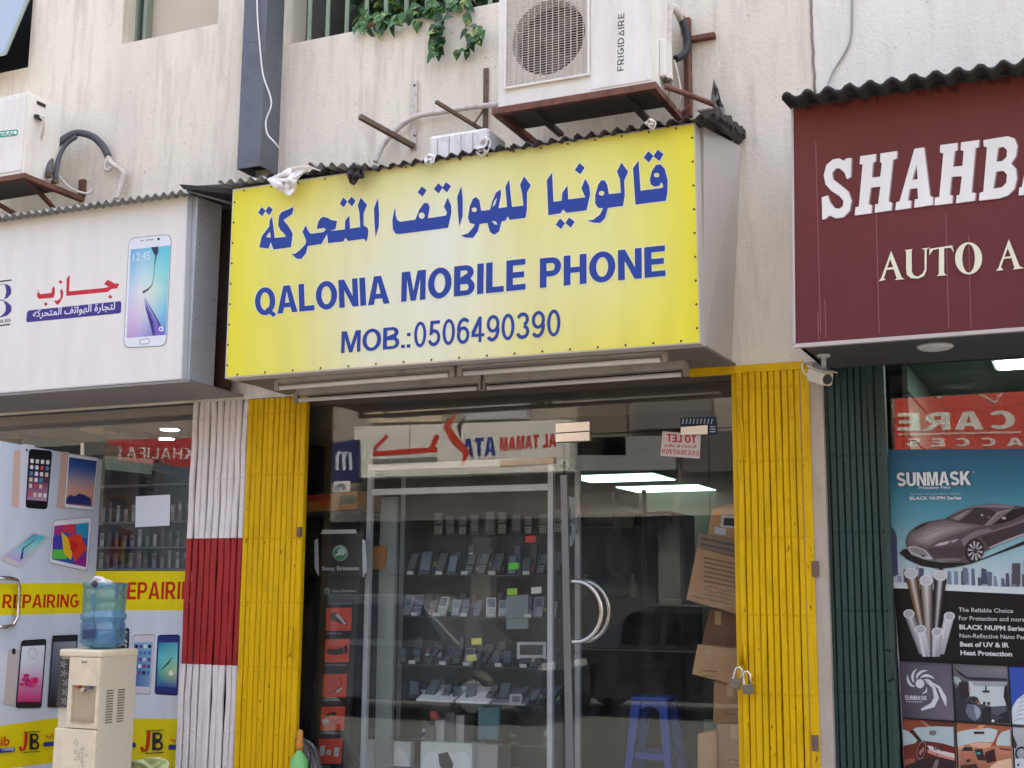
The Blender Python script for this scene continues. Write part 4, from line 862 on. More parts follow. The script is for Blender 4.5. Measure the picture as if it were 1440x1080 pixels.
for k in range(3):
    p = []
    for t_ in (0, .33, .66, 1): p.append((cx + (.045 + .155 * t_) * math.cos(2.1 * k + .5 * t_), AY + .05, cz + (.045 + .155 * t_) * math.sin(2.1 * k + .5 * t_)))
    for t_ in (1, .66, .33, 0): p.append((cx + (.045 + .155 * t_) * math.cos(2.1 * k + .9 + .7 * t_), AY + .08, cz + (.045 + .155 * t_) * math.sin(2.1 * k + .9 + .7 * t_)))
    b.face(p)
b.build('fan', mat('fan_grey', (84, 74, 64), .6), ac)
b = MB()
frame4(b, [(gl, AY - .022, gt), (gr, AY - .022, gt), (gr, AY - .022, gb), (gl, AY - .022, gb)], .012, .020, (0, 1, 0)); gf = b.build('fan_grille', m_ac, ac, bevel=.003)
b = MB(); nz = int((gt - gb) / .0145)
for i in range(1, nz):
    z = gb + (gt - gb) * i / nz; b.tube([(gl + .008, AY - .016, z), (gr - .008, AY - .016, z)], .0021, 4)
for i in range(1, 14):
    x = gl + (gr - gl) * i / 14; b.obox((x, AY - .012, (gt + gb) / 2), (.0016, 0, 0), (0, .004, 0), (0, 0, (gt - gb) / 2 - .008))
b.build('wires', m_acgrille, gf)
b = MB(); pts = [[(gl + .013, gt - .013), (gr - .013, gt - .013), (gr - .013, gb + .013), (gl + .013, gb + .013)]]
a = Art(PY(AY), .0048); a.bold('FRIGIDΔIRE', (877, 99), (878, 18), 9, (70, 68, 68), .16, .13, .2, p2=(868, 100.5)); a.build('lettering', m_printg, ac)
b = MB(); p = U(860, -2, AY - .005); b.box((p.x - .02, AY - .009, p.z), (p.x + .04, AY - .003, p.z + .03)); b.build('badge', m_acdark, ac)
b = MB()
q = U(931, 95, AY + .2); xs_ = xa1
b.box((xs_, AY + .13, zbot + .10), (xs_ + .035, AY + .27, zbot + .32)); b.build('valve_cover', m_ac, ac, bevel=.01)
b = MB(); b.tube([(xs_ + .02, AY + .17, zbot + .09), (xs_ + .05, AY + .17, zbot + .085)], .016, 8); b.tube([(xs_ + .02, AY + .23, zbot + .12), (xs_ + .05, AY + .23, zbot + .115)], .013, 8); pieces(b, 'valve', mat('brass_dark', (90, 80, 66), .4, .7), ac)
br = thing('wall_bracket', 'rusty steel frame bracket carrying the air conditioner above the yellow sign', 'bracket', U(810, 155, -.3))
B0, B1 = U(693.5, 161, AY - .03), U(921, 127, AY - .03); bz = (B0.z + B1.z) / 2; hb_ = .019
bar = MB(); bar.box((B0.x, AY - .05, zbot - .042), (B1.x + .012, AY - .012, zbot - .002)); bar.build('front_bar', m_rust, br, bevel=.002)
for x in (B0.x + .02, B1.x - .01):
    bar = MB(); bar.box((x - .02, AY - .0115, zbot - .044), (x + .02, -.002, zbot - .004)); bar.build('side_bar', m_rust, br, bevel=.002)
for x in (xa0 + .20, xa1 - .17):
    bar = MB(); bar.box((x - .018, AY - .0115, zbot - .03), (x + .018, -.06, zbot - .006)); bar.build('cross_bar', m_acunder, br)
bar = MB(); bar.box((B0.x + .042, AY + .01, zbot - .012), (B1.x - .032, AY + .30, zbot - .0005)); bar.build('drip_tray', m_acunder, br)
xp = U(967, 100, -.03).x
bar = MB(); bar.box((xp - .02, -.045, U(965, 165, -.03).z), (xp + .02, -.004, U(965, 26, -.03).z)); bar.build('upright', m_rust, br, bevel=.002)
bar = MB(); bar.tube([(B1.x, -.08, zbot - .02), (B1.x + .05, -.05, zbot + .05), U(967, 40, -.06)], .012, 5); bar.build('stay', m_rust, br)
bar = MB(); q = U(968, 57, -.02); bar.box((q.x, -.045, q.z - .014), (U(1006, 56, -.02).x, -.004, q.z + .014)); bar.build('stub_arm', m_rust, br)
bar = MB(); bar.tube([U(935, 122, -.40), U(972, 135, -.3), U(1003, 147, -.2)], .016, 5); bar.build('stay', m_rust, br)
pp = thing('refrigerant_pipe', 'taped pipes and black hose looping at the right side of the fan unit', 'pipe', U(950, 100, -.2))
b = MB(); b.tube([(xs_ + .04, AY + .2, zbot + .09), U(940, 95, -.25), U(940, 60, -.22), U(941, 22, -.2), U(946, 10, -.18), U(953, 18, -.15), U(960, 35, -.06), U(962, 50, -.01)], .021, 10, sub=5); b.build('taped_pipe', m_tape, pp)
b = MB(); b.tube([U(958, 25, -.09), U(964, 42, -.10), U(967, 62, -.11), U(962, 76, -.14), U(950, 83, -.18)], .022, 10, sub=5); b.build('foam_sleeve', m_black, pp)
b = MB(); b.tube([U(948, 85, -.2), U(954, 110, -.2), U(957, 135, -.2), U(950, 155, -.18), U(942, 140, -.22), U(940, 118, -.3)], .007, 6, sub=5); b.build('cable', m_tape, pp)
b = MB(); b.tube([U(936, 68, -.3), U(926, 82, -.32), U(930, 98, -.32), U(938, 112, -.3), U(943, 122, -.3)], .006, 6, sub=5); b.tube([U(934, 108, -.32), U(945, 118, -.3), U(940, 128, -.3)], .013, 6, sub=4); b.build('cable', m_cable, pp)

# ------------------------------------------------------------ air conditioner on the left
LY = -0.55
al = thing('air_conditioner', 'old white outdoor air conditioner with a green badge above the white sign', 'air conditioner', U(20, 248, LY + .15))
p = U(40, 129, LY); q = U(32, 245, LY); xr_ = (p.x + q.x) / 2; zt_, zb_ = p.z, q.z
b = MB(); b.box((xr_ - .86, LY, zb_), (xr_, LY + .32, zt_)); b.build('casing', m_ac, al, bevel=.006)
b = MB(); b.box((xr_ - .84, LY - .006, zb_ + .03), (xr_ - .012, LY - .0005, zt_ - .03)); b.build('front_panel', m_ac, al, bevel=.003)
a = Art(PY(LY - .006), .001); a.rrect([(-30, 187), (25.5, 182), (24.5, 190.5), (-30, 197)], .3, (34, 140, 110)); a.rrect([(-28, 188.6), (24, 183.8), (23, 189.2), (-28, 195.3)], .3, (228, 236, 232)); a.text('GENERAL', (-20, 194), (22, 189), 4.2, (34, 140, 110), .03); a.build('badge', m_printg, al)
b = MB(); b.box((xr_ + .0005, LY + .08, zt_ - .06), (xr_ + .004, LY + .16, zt_ - .035)); b.box((xr_ + .0005, LY + .06, zt_ - .165), (xr_ + .03, LY + .13, zt_ - .145)); pieces(b, 'side_handle', m_acdark, al)
b = MB(); b.tube([(xr_ + .02, LY + .2, zb_ + .05), (xr_ + .06, LY + .2, zb_ + .05)], .02, 8); b.tube([(xr_ + .02, LY + .26, zb_ + .02), (xr_ + .06, LY + .26, zb_ + .02)], .018, 8); pieces(b, 'valve', m_oldst, al)
br2 = thing('wall_bracket', 'rusty angle bracket under the old left air conditioner', 'bracket', U(30, 260, -.3))
b = MB(); b.box((xr_ - .9, LY - .03, zb_ - .04), (xr_ + .05, LY + .0, zb_ - .003)); b.build('front_bar', m_rust, br2, bevel=.002)
b = MB(); b.box((xr_ + .0, LY + .001, zb_ - .04), (xr_ + .045, -.003, zb_ - .003)); b.build('side_bar', m_rust, br2, bevel=.002)
b = MB(); b.tube([(xr_ + .02, LY + .02, zb_ - .03), U(75, 292, -.05)], .018, 4); b.build('stay', m_rust, br2)
b = MB(); b.tube([(xr_ - .5, LY + .02, zb_ - .03), U(20, 300, -.05)], .018, 4); b.build('stay', m_rust, br2)
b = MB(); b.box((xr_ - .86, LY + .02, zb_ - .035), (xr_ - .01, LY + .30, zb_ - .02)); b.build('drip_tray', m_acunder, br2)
b = MB(); q = U(116, 262, -.02); b.box((q.x - .03, -.03, q.z - .07), (q.x + .02, -.003, q.z + .05)); b.build('wall_plate', m_rust, br2)
pl_ = thing('refrigerant_pipe', 'grey foam covered pipe arching from the left air conditioner, white tape at its end', 'pipe', U(110, 230, -.2))
b = MB(); b.tube([(xr_ + .04, LY + .2, zb_ + .05), U(73, 213, -.25), U(88, 197, -.2), U(108, 187, -.15), U(130, 192, -.1), U(145, 206, -.06), U(152, 220, -.05)], .026, 10, sub=5); b.build('foam_sleeve', m_foam, pl_)
b = MB(); b.tube([(xr_ + .04, LY + .26, zb_ + .03), U(82, 225, -.25), U(92, 204, -.2), U(108, 192, -.17)], .016, 8, sub=5); b.build('foam_sleeve', m_foam, pl_)
b = MB(); b.tube([U(150, 217, -.05), U(156, 229, -.05), U(166, 236, -.05), U(174, 246, -.05), U(170, 262, -.06), U(164, 280, -.08)], [.019, .018, .019, .021, .02, .019], 10, sub=5); b.build('taped_pipe', m_tape, pl_)
b = MB(); b.tube([U(152, 222, -.06), U(147, 232, -.07), U(150, 240, -.06), U(157, 236, -.05)], .013, 6, sub=4); b.build('loose_tape', m_tape, pl_)
cb = MB(); cb.tube([(xr_ + .03, LY + .09, zt_ - .155), (xr_ + .05, LY + .11, zt_ - .2), U(56, 215, LY + .18), U(66, 236, LY + .22), U(80, 246, -.25), U(100, 265, -.2), U(122, 272, -.15), U(130, 266, -.1)], .009, 6, sub=6)
cb.build('power_cable', m_tape, None, label='pale power cable drooping from the side of the left air conditioner', cat='cable')

# ------------------------------------------------------------ duct, cables, brackets and clutter on the wall
p0, p1 = U(333, 238, -.2), U(366, 233, -.2)
du = MB(); zb_d = p1.z; b = du
x0d, x1d = p0.x, p1.x; th = .006
for (xa_, ya_, xb_, yb_) in ((x0d, -.2, x1d, -.2 + th), (x1d - th, -.2 + th, x1d, -.002), (x0d, -.2 + th, x0d + th, -.002)): du.box((xa_, ya_, zb_d), (xb_, yb_, ZT - .02))
t = thing('duct', 'square grey metal duct running down the wall left of the balcony', 'duct', (x0d, -.1, zb_d)); du.build('sheet_metal', m_duct, t, bevel=.002)
b = MB(); b.box((x0d + .01, -.19, zb_d + .05), (x1d - .01, -.004, zb_d + .055)); b.build('hollow_shade', m_roofb, t)  # black plate put in for the darkness up the open duct
a = Art(PY(-.2), .001); a.path([(349, 76), (364, 75), (357, 88), (349, 76)], .8, (78, 82, 88)); a.line((347, 59.5), (356, 59), 1.6, (84, 88, 94)); a.line((358, 59), (365, 58.4), 1.6, (84, 88, 94)); a.build('printed_mark', m_print, t)
cb = MB(); cb.tube([U(361, -30, -.215), U(362, 20, -.215), U(365, 60, -.215), U(370, 105, -.212), U(380, 135, -.212), U(381, 150, -.212), U(374, 170, -.212), U(376, 188, -.212), U(386, 200, -.212), U(393, 209, -.18)], .0055, 6, sub=6); cb.build('white_cable', m_wcable, None, label='thin white cable dangling down the front of the grey duct', cat='cable')
cb = MB(); cb.tube([U(1198, -30, -.012), U(1198, 20, -.014), U(1196, 55, -.014), U(1186, 78, -.014), U(1172, 100, -.02), U(1162, 125, -.05)], .006, 6, sub=6); cb.build('grey_cable', m_cable, None, label='thin grey cable hanging on the pale wall down to the black roof', cat='cable')
t = thing('steel_bracket', 'disused steel bracket with a bolted wall strip and a long arm pointing left', 'bracket', U(581, 190, -.05), 'disused brackets on the wall')
b = MB(); q = U(582, 160, -.01); b.box((q.x - .022, -.014, U(582, 210, -.01).z), (q.x + .022, -.003, U(582, 114, -.01).z)); b.build('wall_strip', m_tape, t)
b = MB(); b.tube([U(582, 206, -.03), U(506, 164, -.42)], .021, 4); b.build('arm', m_oldst, t)
b = MB()
for yy in (120, 191): b.lathe([(.008, 0), (.006, .006)], U(583, yy, -.014), 8, (0, -1, 0))
pieces(b, 'bolt', m_acdark, t)
t = thing('steel_bracket', 'disused steel bracket with a short thin arm next to the fan unit', 'bracket', U(682, 180, -.05), 'disused brackets on the wall')
b = MB(); q = U(683, 140, -.01); b.box((q.x - .016, -.014, U(683, 190, -.01).z), (q.x + .016, -.003, U(683, 96, -.01).z)); b.build('wall_strip', m_oldst, t)
b = MB(); b.tube([U(680, 184, -.03), U(613, 143, -.38)], .014, 4); b.build('arm', m_oldst, t)
b = MB(); b.tube([U(683, 150, -.02), U(665, 177, -.12)], .007, 5); b.build('brace', m_oldst, t)
cb = MB(); cb.tube([U(528, 228, -.08), U(536, 208, -.06), U(550, 190, -.05), U(570, 172, -.05), U(592, 162, -.05), U(625, 157, -.05), U(660, 151, -.05), U(702, 147, -.07)], .018, 10, sub=6); cb.build('drain_pipe', m_tape, None, label='pale taped drain pipe curving along the wall behind the brackets', cat='pipe')
t = thing('plastic_canister', 'dirty white plastic canister lying on the rusty roof beside the fan unit', 'canister', U(645, 222, -.5))
b = MB(); a0, a1 = U(604, 190, -.55), U(687, 180, -.55); zlo_ = U(645, 224, -.55).z
b.box((a0.x, -.56, zlo_), (a1.x, -.30, (a0.z + a1.z) / 2)); b.build('body', m_foamw, t, bevel=.022)
b = MB()
for k in range(4): x = a0.x + .06 + k * .075; b.box((x - .004, -.562, zlo_ + .02), (x + .004, -.555, a0.z - .03))
b.build('ribs', mat('grime', (176, 170, 162), .8), t)
def rag(name, pts, label, m, seed, thick=.012, y=-.70, dz=.02):
    rnd = random.Random(seed); n = 12; b = MB(); c = sum((Vector(p) for p in pts), Vector((0, 0))) / len(pts)
    N = len(pts); rings = 5; P = []
    for r in range(rings + 1):
        for i in range(N * 3):
            t_ = i / 3; i0 = int(t_) % N; p = Vector(pts[i0]).lerp(Vector(pts[(i0 + 1) % N]), t_ - int(t_)); q = c.lerp(p, r / rings)
            P.append(U(q.x, q.y, y + (rnd.uniform(-.016, .016) if r else -.03) - .022 * math.sin(i * 1.1 + r) - .012 * math.sin(i * .5 - r * 1.7)))
    M = N * 3
    for r in range(rings):
        for i in range(M): b.f.append([r * M + i, r * M + (i + 1) % M, (r + 1) * M + (i + 1) % M, (r + 1) * M + i]); b.m.append(0); b.sm.append(True)
    b.v = P; o = b.build(name, m, None, label=label, cat='cloth')
    s_ = o.modifiers.new('solid', 'SOLIDIFY'); s_.thickness = thick; ss = o.modifiers.new('sub', 'SUBSURF'); ss.levels = 2; ss.render_levels = 2
rag('cloth_rag', [(375, 252), (400, 242), (412, 234), (437, 232), (428, 244), (416, 256), (414, 270), (408, 277), (396, 270), (386, 263)], 'crumpled white rag hanging over the left top edge of the yellow sign', m_cloth, 3)
rag('cloth_rag', [(489, 236), (500, 231), (513, 236), (514, 250), (506, 251), (500, 260), (491, 258), (488, 246)], 'small dark rag caught on the top edge of the yellow sign', m_clothd, 5)
rag('plastic_scrap', [(596, 222), (604, 216), (612, 220), (611, 230), (603, 233), (598, 230)], 'torn grey plastic scrap on the roof edge left of the canister', m_foamw, 6, .006)
rag('plastic_scrap', [(664, 212), (682, 190), (690, 196), (687, 214), (680, 222)], 'torn grey plastic scrap at the right end of the canister', m_foamw, 8, .006, -.66)
rag('metal_scrap', [(998, 148), (1003, 108), (1008, 118), (1014, 146), (1022, 158), (1010, 160)], 'twisted strip of grey metal on the roof corner by the pale wall', m_zinc, 9, .006, -.12)
rag('plastic_scrap', [(905, 172), (914, 166), (924, 173), (920, 184), (912, 180)], 'beige scrap under the right end of the rusty bracket', m_tape, 10, .006)
# CCTV camera
cc = thing('security_camera', 'beige bullet security camera hanging under the corner of the maroon sign', 'camera', U(1152, 505, -.42))
c0 = U(1158, 497, -.42); c0.z = zz; c1 = Vector((c0.x, c0.y, U(1158, 518, -.42).z))
b = MB(); b.lathe([(.035, 0), (.03, -.012)], c0 + Vector((0, 0, -.001)), 16); b.tube([c0, c1], .012, 10); b.build('mount', m_whitemet, cc)
ax = (U(1169, 536, -.55) - U(1140, 526, -.40)).normalized(); cm = U(1153, 530, -.45); sd_ = ax.cross(Vector((0, 0, 1))).normalized(); upv = sd_.cross(ax)
b = MB(); b.obox(cm, ax * .075, sd_ * .034, upv * .034); b.build('body', m_cooler2, cc, bevel=.012)
b = MB(); b.obox(cm + upv * .04 + ax * .012, ax * .085, sd_ * .04, upv * .003); b.build('sun_shield', m_cooler2, cc, bevel=.002)
b = MB(); b.lathe([(.026, 0), (.024, .004)], cm + ax * .075, 16, ax); b.build('lens', m_black, cc)
b = MB(); q = U(1142, 516, -.2); b.box((q.x - .03, -.05, q.z - .05), (q.x + .02, -.004, q.z + .05)); b.build('junction_box', m_duct, cc, bevel=.004)
b = MB(); b.tube([U(1146, 528, -.40), U(1132, 526, -.25), U(1128, 512, -.1), U(1140, 508, -.05)], .004, 5, sub=5); b.build('cable', m_wcable, cc)

# ------------------------------------------------------------ balcony plants
def leaf(mb, c, d, nrm, L_, W_, mi):
    d = d.normalized(); s_ = d.cross(nrm).normalized(); nn = s_.cross(d)
    pr = [(0, 0), (.12, .55), (.35, 1), (.65, .7), (1, 0)]
    P = [c + d * (L_ * t_) + s_ * (W_ * w) + nn * (.15 * L_ * w - .25 * L_ * t_ * t_) for t_, w in pr] + [c + d * (L_ * t_) - s_ * (W_ * w) + nn * (.15 * L_ * w - .25 * L_ * t_ * t_) for t_, w in reversed(pr[1:-1])]
    mid = [c + d * (L_ * t_) - nn * (.25 * L_ * t_ * t_) for t_, w in pr]
    k = len(mb.v); mb.v += P; k2 = len(mb.v); mb.v += mid
    up_ = [k, k + 1, k + 2, k + 3, k + 4]; dn_ = [k, k + 7, k + 6, k + 5, k + 4]
    for side in (up_, dn_):
        for i in range(4): mb.f.append([k2 + i, k2 + i + 1, side[i + 1], side[i]]); mb.m.append(mi); mb.sm.append(True)
def vine(label, path, nl, sz, seed, y, spread):
    rnd = random.Random(seed); pts = [U(px, py, y + rnd.uniform(-.03, .03)) for px, py in path]
    t = thing('trailing_plant', label, 'plant', pts[0]); b = MB(); b.tube(pts, .004, 5, sub=4); b.build('stem', m_leafd, t)
    b = MB()
    for i in range(nl):
        u = rnd.random() * (len(pts) - 1); i0 = int(u); p = pts[i0].lerp(pts[min(i0 + 1, len(pts) - 1)], u - i0) + Vector((rnd.uniform(-1, 1), rnd.uniform(-.7, .3), rnd.uniform(-1, 1))) * spread
        leaf(b, p, Vector((rnd.uniform(-1, 1), rnd.uniform(-.6, .1), rnd.uniform(-1.3, .35))), Vector((rnd.uniform(-.5, .5), -1, rnd.uniform(.1, .8))), sz * rnd.uniform(.5, 1.2), sz * .34, rnd.choice([0, 0, 0, 0, 1, 2, 2]))
    b.build('leaves', [m_leaf, m_leafy, m_leafd], t); return t
vine('bushy green pothos spilling between the balcony bars', [(503, 32), (520, 30), (545, 28), (570, 24), (595, 19), (620, 14), (655, 8)], 80, .085, 2, -.03, .05)
vine('longest pothos strand with large leaves hanging down the parapet', [(612, 12), (618, 30), (622, 48), (616, 62), (620, 80)], 26, .10, 4, -.05, .03)
vine('pothos strand beside the fan unit with small yellow edged leaves', [(655, 5), (658, 25), (654, 45), (664, 58), (672, 40), (668, 62), (650, 72)], 32, .075, 6, -.05, .03)
def bush(label, c, rx, ry, rz, n, sz, seed, name='balcony_shrub'):
    rnd = random.Random(seed); t = thing(name, label, 'plant', c - Vector((0, 0, rz)))
    b = MB(); b.lathe([(.09, 0), (.13, .22), (.14, .24)], c - Vector((0, 0, rz + .22)), 16); b.build('pot', m_pot, t)
    b = MB()
    for i in range(n):
        v = Vector((rnd.gauss(0, 1), rnd.gauss(0, 1), rnd.gauss(0, 1))).normalized() * rnd.random() ** .4
        leaf(b, c + Vector((v.x * rx, v.y * ry, v.z * rz)), v + Vector((rnd.uniform(-.5, .5), rnd.uniform(-.5, .5), rnd.uniform(-.6, .2))), Vector((rnd.uniform(-.5, .5), -1, rnd.uniform(0, 1))), sz * rnd.uniform(.7, 1.3), sz * .32, rnd.choice([0, 2, 2, 2, 1]) if n < 1000 else 2)
    b.build('leaves', [m_leaf, m_leafy, m_leafd], t)
bush('dark leafy potted shrub on the balcony behind the green bars, on the left', U(545, -10, .45), .28, .2, .28, 320, .09, 12)
bush('dark leafy potted shrub on the balcony behind the green bars, near the fan unit', U(640, -25, .5), .30, .2, .30, 340, .09, 13)
# ------------------------------------------------------------ advertising on the left shop's glass
def jb(a, x, y, s_, T):                        # the JB monogram
    a.path([(x + .02 * s_, y + .72 * s_), (x + .10 * s_, y + .9 * s_), (x + .24 * s_, y + .85 * s_), (x + .30 * s_, y + .6 * s_), (x + .34 * s_, y + .05 * s_)], [.14 * s_, .12 * s_, .12 * s_, .15 * s_, .15 * s_], (196, 40, 36), T)
    a.line((x + .20 * s_, y + .04 * s_), (x + .98 * s_, y), .035 * s_, (40, 38, 46), T); a.line((x + .18 * s_, y + 1.0 * s_), (x + .98 * s_, y + .96 * s_), .035 * s_, (40, 38, 46), T)
    a.poly([(x + .50 * s_, y + .10 * s_), (x + .64 * s_, y + .10 * s_), (x + .63 * s_, y + .86 * s_), (x + .49 * s_, y + .87 * s_)], (40, 38, 46), (), T)
    a.ell(x + .72 * s_, y + .28 * s_, .20 * s_, .19 * s_, (40, 38, 46), .55, T); a.ell(x + .74 * s_, y + .66 * s_, .22 * s_, .21 * s_, (40, 38, 46), .55, T)
def shot(a, quad, body, rows, T, r=.14, scr=None, n=6):
    a.rrect(quad, r, tuple(max(0, c - 60) for c in body), T); q = [Vector(p) for p in quad]; c = sum(q, Vector((0, 0))) / 4
    a.rrect([tuple(p + (c - p) * .035) for p in q], r, body, T)
    s_ = scr or (.07, .13); tl, tr_, br_, bl_ = q
    f = lambda u, v: tuple((tl * (1 - u) + tr_ * u) * (1 - v) + (bl_ * (1 - u) + br_ * u) * v)
    a.grad([f(s_[0], s_[1]), f(1 - s_[0], s_[1]), f(1 - s_[0], 1 - s_[1]), f(s_[0], 1 - s_[1])], rows, n, T); return f
W0_ = (0, 780, 3.6); W1_ = (0, 540, 4.0)
BG, YB, RT = (212, 216, 220), (232, 212, 20), (196, 36, 22)
pw = thing('window_advert', 'yellow and white phone repair advertising stuck on the left shop window', 'poster', U(200, 1079, GY) + Vector((0, 0, -.1)))
a = Art(PY(GY), .001)
a.poly([(135, 803), (275, 803), (275, 858.5), (134, 858)], YB); a.grad([(134, 858), (275, 858.5), (275, 1011), (129, 1010)], [[(206, 214, 224), (214, 220, 228)], [(222, 226, 232), (212, 220, 228)]], 4); a.poly([(129, 1010), (275, 1011), (275, 1110), (127, 1110)], YB)
a.bold('REPAIRING', (162, 843), (288, 842.5), 24, RT, .21, .16, .10)
rn = random.Random(3)
f = shot(a, [(672, 405), (785, 402), (762, 710), (656, 704)], (216, 208, 214), [[(120, 170, 206), (150, 190, 216)], [(70, 120, 180), (120, 170, 200)], [(60, 90, 150), (130, 160, 190)]], W0_)
for i in range(4):
    for j in range(5): q = f(.2 + i * .2, .2 + j * .11); a.rrect([(q[0] - 8, q[1] - 9), (q[0] + 8, q[1] - 9), (q[0] + 8, q[1] + 9), (q[0] - 8, q[1] + 9)], .25, rn.choice([(230, 230, 236), (40, 40, 60), (200, 210, 230), (70, 130, 190), (120, 70, 140)]), W0_)
f = shot(a, [(798, 406), (910, 404), (900, 714), (782, 706)], (40, 50, 120), [[(40, 130, 170), (90, 180, 190)], [(90, 200, 210), (130, 210, 200)], [(60, 170, 160), (200, 220, 140)], [(40, 80, 150), (60, 90, 170)]], W0_)
a.path([(815, 585), (850, 550), (872, 520)], [3, 8, 4], (30, 60, 40), W0_); a.ell(866, 600, 12, 14, (236, 236, 226), 0, W0_)
f = shot(a, [(590, 372), (655, 372), (652, 474), (580, 476)], (30, 32, 40), [[(60, 62, 70), (90, 92, 98)], [(40, 42, 50), (60, 60, 66)]], W0_)
for k in range(18): a.ell(600 + rn.random() * 45, 385 + rn.random() * 80, 4, 5, rn.choice([(210, 212, 216), (160, 162, 168)]), 0, W0_, 8)
jb(a, 712, 888, 118, W0_); a.text('Jazib', (165, 1053), (181, 1052), 12, RT, .01); a.rrect([(600, 955), (685, 950), (685, 975), (600, 980)], .3, (40, 60, 140), W0_)
a.rrect([(852, 962), (960, 960), (960, 985), (852, 987)], .3, (40, 60, 140), W0_); a.text(ar('جازب'), (240, 1042), (262, 1041), 8, RT, .02)
a.build('printed_film', m_print, pw)
a = Art(DP, .0135)
a.grad([(-60, 609), (143.5, 646), (120, 1079), (-60, 1090)], [[(196, 206, 218), (186, 194, 202)], [(204, 212, 222), (206, 212, 220)], [(216, 222, 230), (204, 212, 220)]], 4)
a.poly([(-60, 821), (130, 820), (128, 862), (-60, 866.5)], YB); a.poly([(-60, 1029), (126, 1003), (122, 1066), (-60, 1090)], YB)
a.bold('REPAIRING', (3, 855.5), (110.5, 854), 19.5, RT, .21, .16, .10)
a.rrect([(78, 370), (125, 375), (113, 697), (65, 690)], .25, (206, 176, 160), W1_); a.rrect([(118, 335), (200, 345), (150, 700), (106, 695)], .2, (206, 208, 214), W1_); a.ell(150, 371, 6, 8, (60, 60, 70), 0, W1_)
f = shot(a, [(163, 364), (295, 376), (266, 706), (143, 697)], (26, 24, 30), [[(30, 26, 36), (36, 30, 44)], [(36, 30, 46), (46, 38, 60)], [(120, 70, 100), (150, 90, 120)], [(170, 140, 170), (190, 150, 170)]], W1_, .16, (.06, .14))
for j in range(6):
    for i in range(4):
        if j == 4 and i > 2: continue
        q = f(.17 + i * .225, .20 + j * .105 + (.04 if j == 5 else 0)); a.rrect([(q[0] - 9, q[1] - 12), (q[0] + 9, q[1] - 11), (q[0] + 8, q[1] + 12), (q[0] - 10, q[1] + 11)], .25, rn.choice([(232, 230, 232), (226, 226, 220), (200, 80, 90), (70, 140, 180), (220, 200, 170), (60, 60, 64)]) if j else rn.choice([(232, 232, 234), (220, 222, 216)]), W1_)
a.rrect([(345, 380), (390, 384), (366, 704), (318, 694)], .12, (200, 168, 152), W1_)
shot(a, [(382, 388), (556, 414), (526, 716), (360, 696)], (226, 228, 232), [[(44, 66, 130), (40, 62, 130)], [(70, 100, 160), (66, 96, 156)], [(170, 150, 160), (170, 146, 150)], [(216, 160, 130), (214, 150, 120)], [(170, 110, 110), (160, 104, 110)]], W1_, .08, (.05, .07), 10)
a.poly([(375, 640), (395, 622), (420, 632), (445, 615), (480, 625), (512, 645), (510, 684), (370, 672)], (44, 52, 110), (), W1_)
a.poly([(184, 832), (275, 858), (272, 872), (106, 1032), (6, 988), (8, 972)], (196, 192, 190), (), W1_); a.grad([(190, 842), (262, 862), (112, 1006), (26, 966)], [[(70, 140, 170), (90, 190, 200)], [(120, 190, 200), (160, 210, 200)], [(200, 170, 210), (170, 150, 210)]], 6, W1_)
a.path([(200, 870), (160, 905), (130, 925), (120, 985)], [3, 5, 8, 14], (60, 60, 110), W1_)
a.rrect([(302, 766), (522, 746), (492, 1056), (274, 1004)], .09, (150, 150, 154), W1_); a.rrect([(304, 770), (518, 750), (489, 1051), (277, 1001)], .09, (228, 228, 230), W1_)
a.poly([(306, 797), (500, 780), (484, 1030), (290, 986)], (60, 80, 170), (), W1_)
for p, c in (([(306, 797), (360, 792), (345, 850), (303, 850)], (170, 50, 120)), ([(360, 792), (430, 786), (420, 850), (350, 830)], (200, 60, 80)), ([(430, 786), (500, 780), (490, 870), (430, 850)], (50, 150, 190)), ([(345, 830), (420, 900), (400, 990), (360, 960)], (236, 190, 40)), ([(380, 860), (450, 840), (490, 930), (420, 1000)], (226, 70, 40)), ([(420, 1000), (485, 950), (484, 1030), (410, 1012)], (150, 40, 140)), ([(300, 930), (350, 930), (380, 985), (291, 984)], (90, 190, 70)), ([(298, 860), (345, 870), (345, 925), (295, 925)], (80, 60, 160)), ([(400, 880), (440, 900), (420, 950), (395, 930)], (210, 40, 50))): a.poly(p, c, (), W1_)
# lower row of phones on the door
a.rrect([(0, 492), (42, 490), (22, 745), (0, 740)], .2, (214, 216, 220), W0_); a.rrect([(42, 478), (98, 476), (76, 764), (18, 756)], .2, (196, 186, 178), W0_); a.ell(70, 490, 10, 16, (50, 46, 50), 0, W0_)
f = shot(a, [(108, 434), (236, 426), (210, 776), (78, 776)], (44, 40, 46), [[(232, 232, 238), (226, 228, 234)], [(224, 226, 232), (216, 220, 230)], [(210, 130, 170), (204, 140, 180)], [(206, 40, 110), (196, 50, 120)]], W0_, .12, (.05, .09), 8)
a.ell(165, 500, 24, 30, (190, 192, 200), .86, W0_)
for k in range(26):
    ang_ = rn.random() * 6.28; r_ = rn.random(); a.ell(150 + 44 * r_ * math.cos(ang_) , 655 - 80 * r_ * abs(math.sin(ang_)) + 30 * r_, 5 + 12 * rn.random(), 6 + 12 * rn.random(), rn.choice([(214, 40, 110), (200, 60, 140), (230, 90, 130), (196, 30, 90)]), 0, W0_, 8)
f = shot(a, [(266, 410), (395, 405), (372, 775), (240, 772)], (40, 38, 44), [[(120, 122, 130), (150, 152, 158)], [(90, 92, 100), (110, 112, 120)], [(40, 40, 46), (60, 60, 66)]], W0_, .06, (.05, .09), 6)
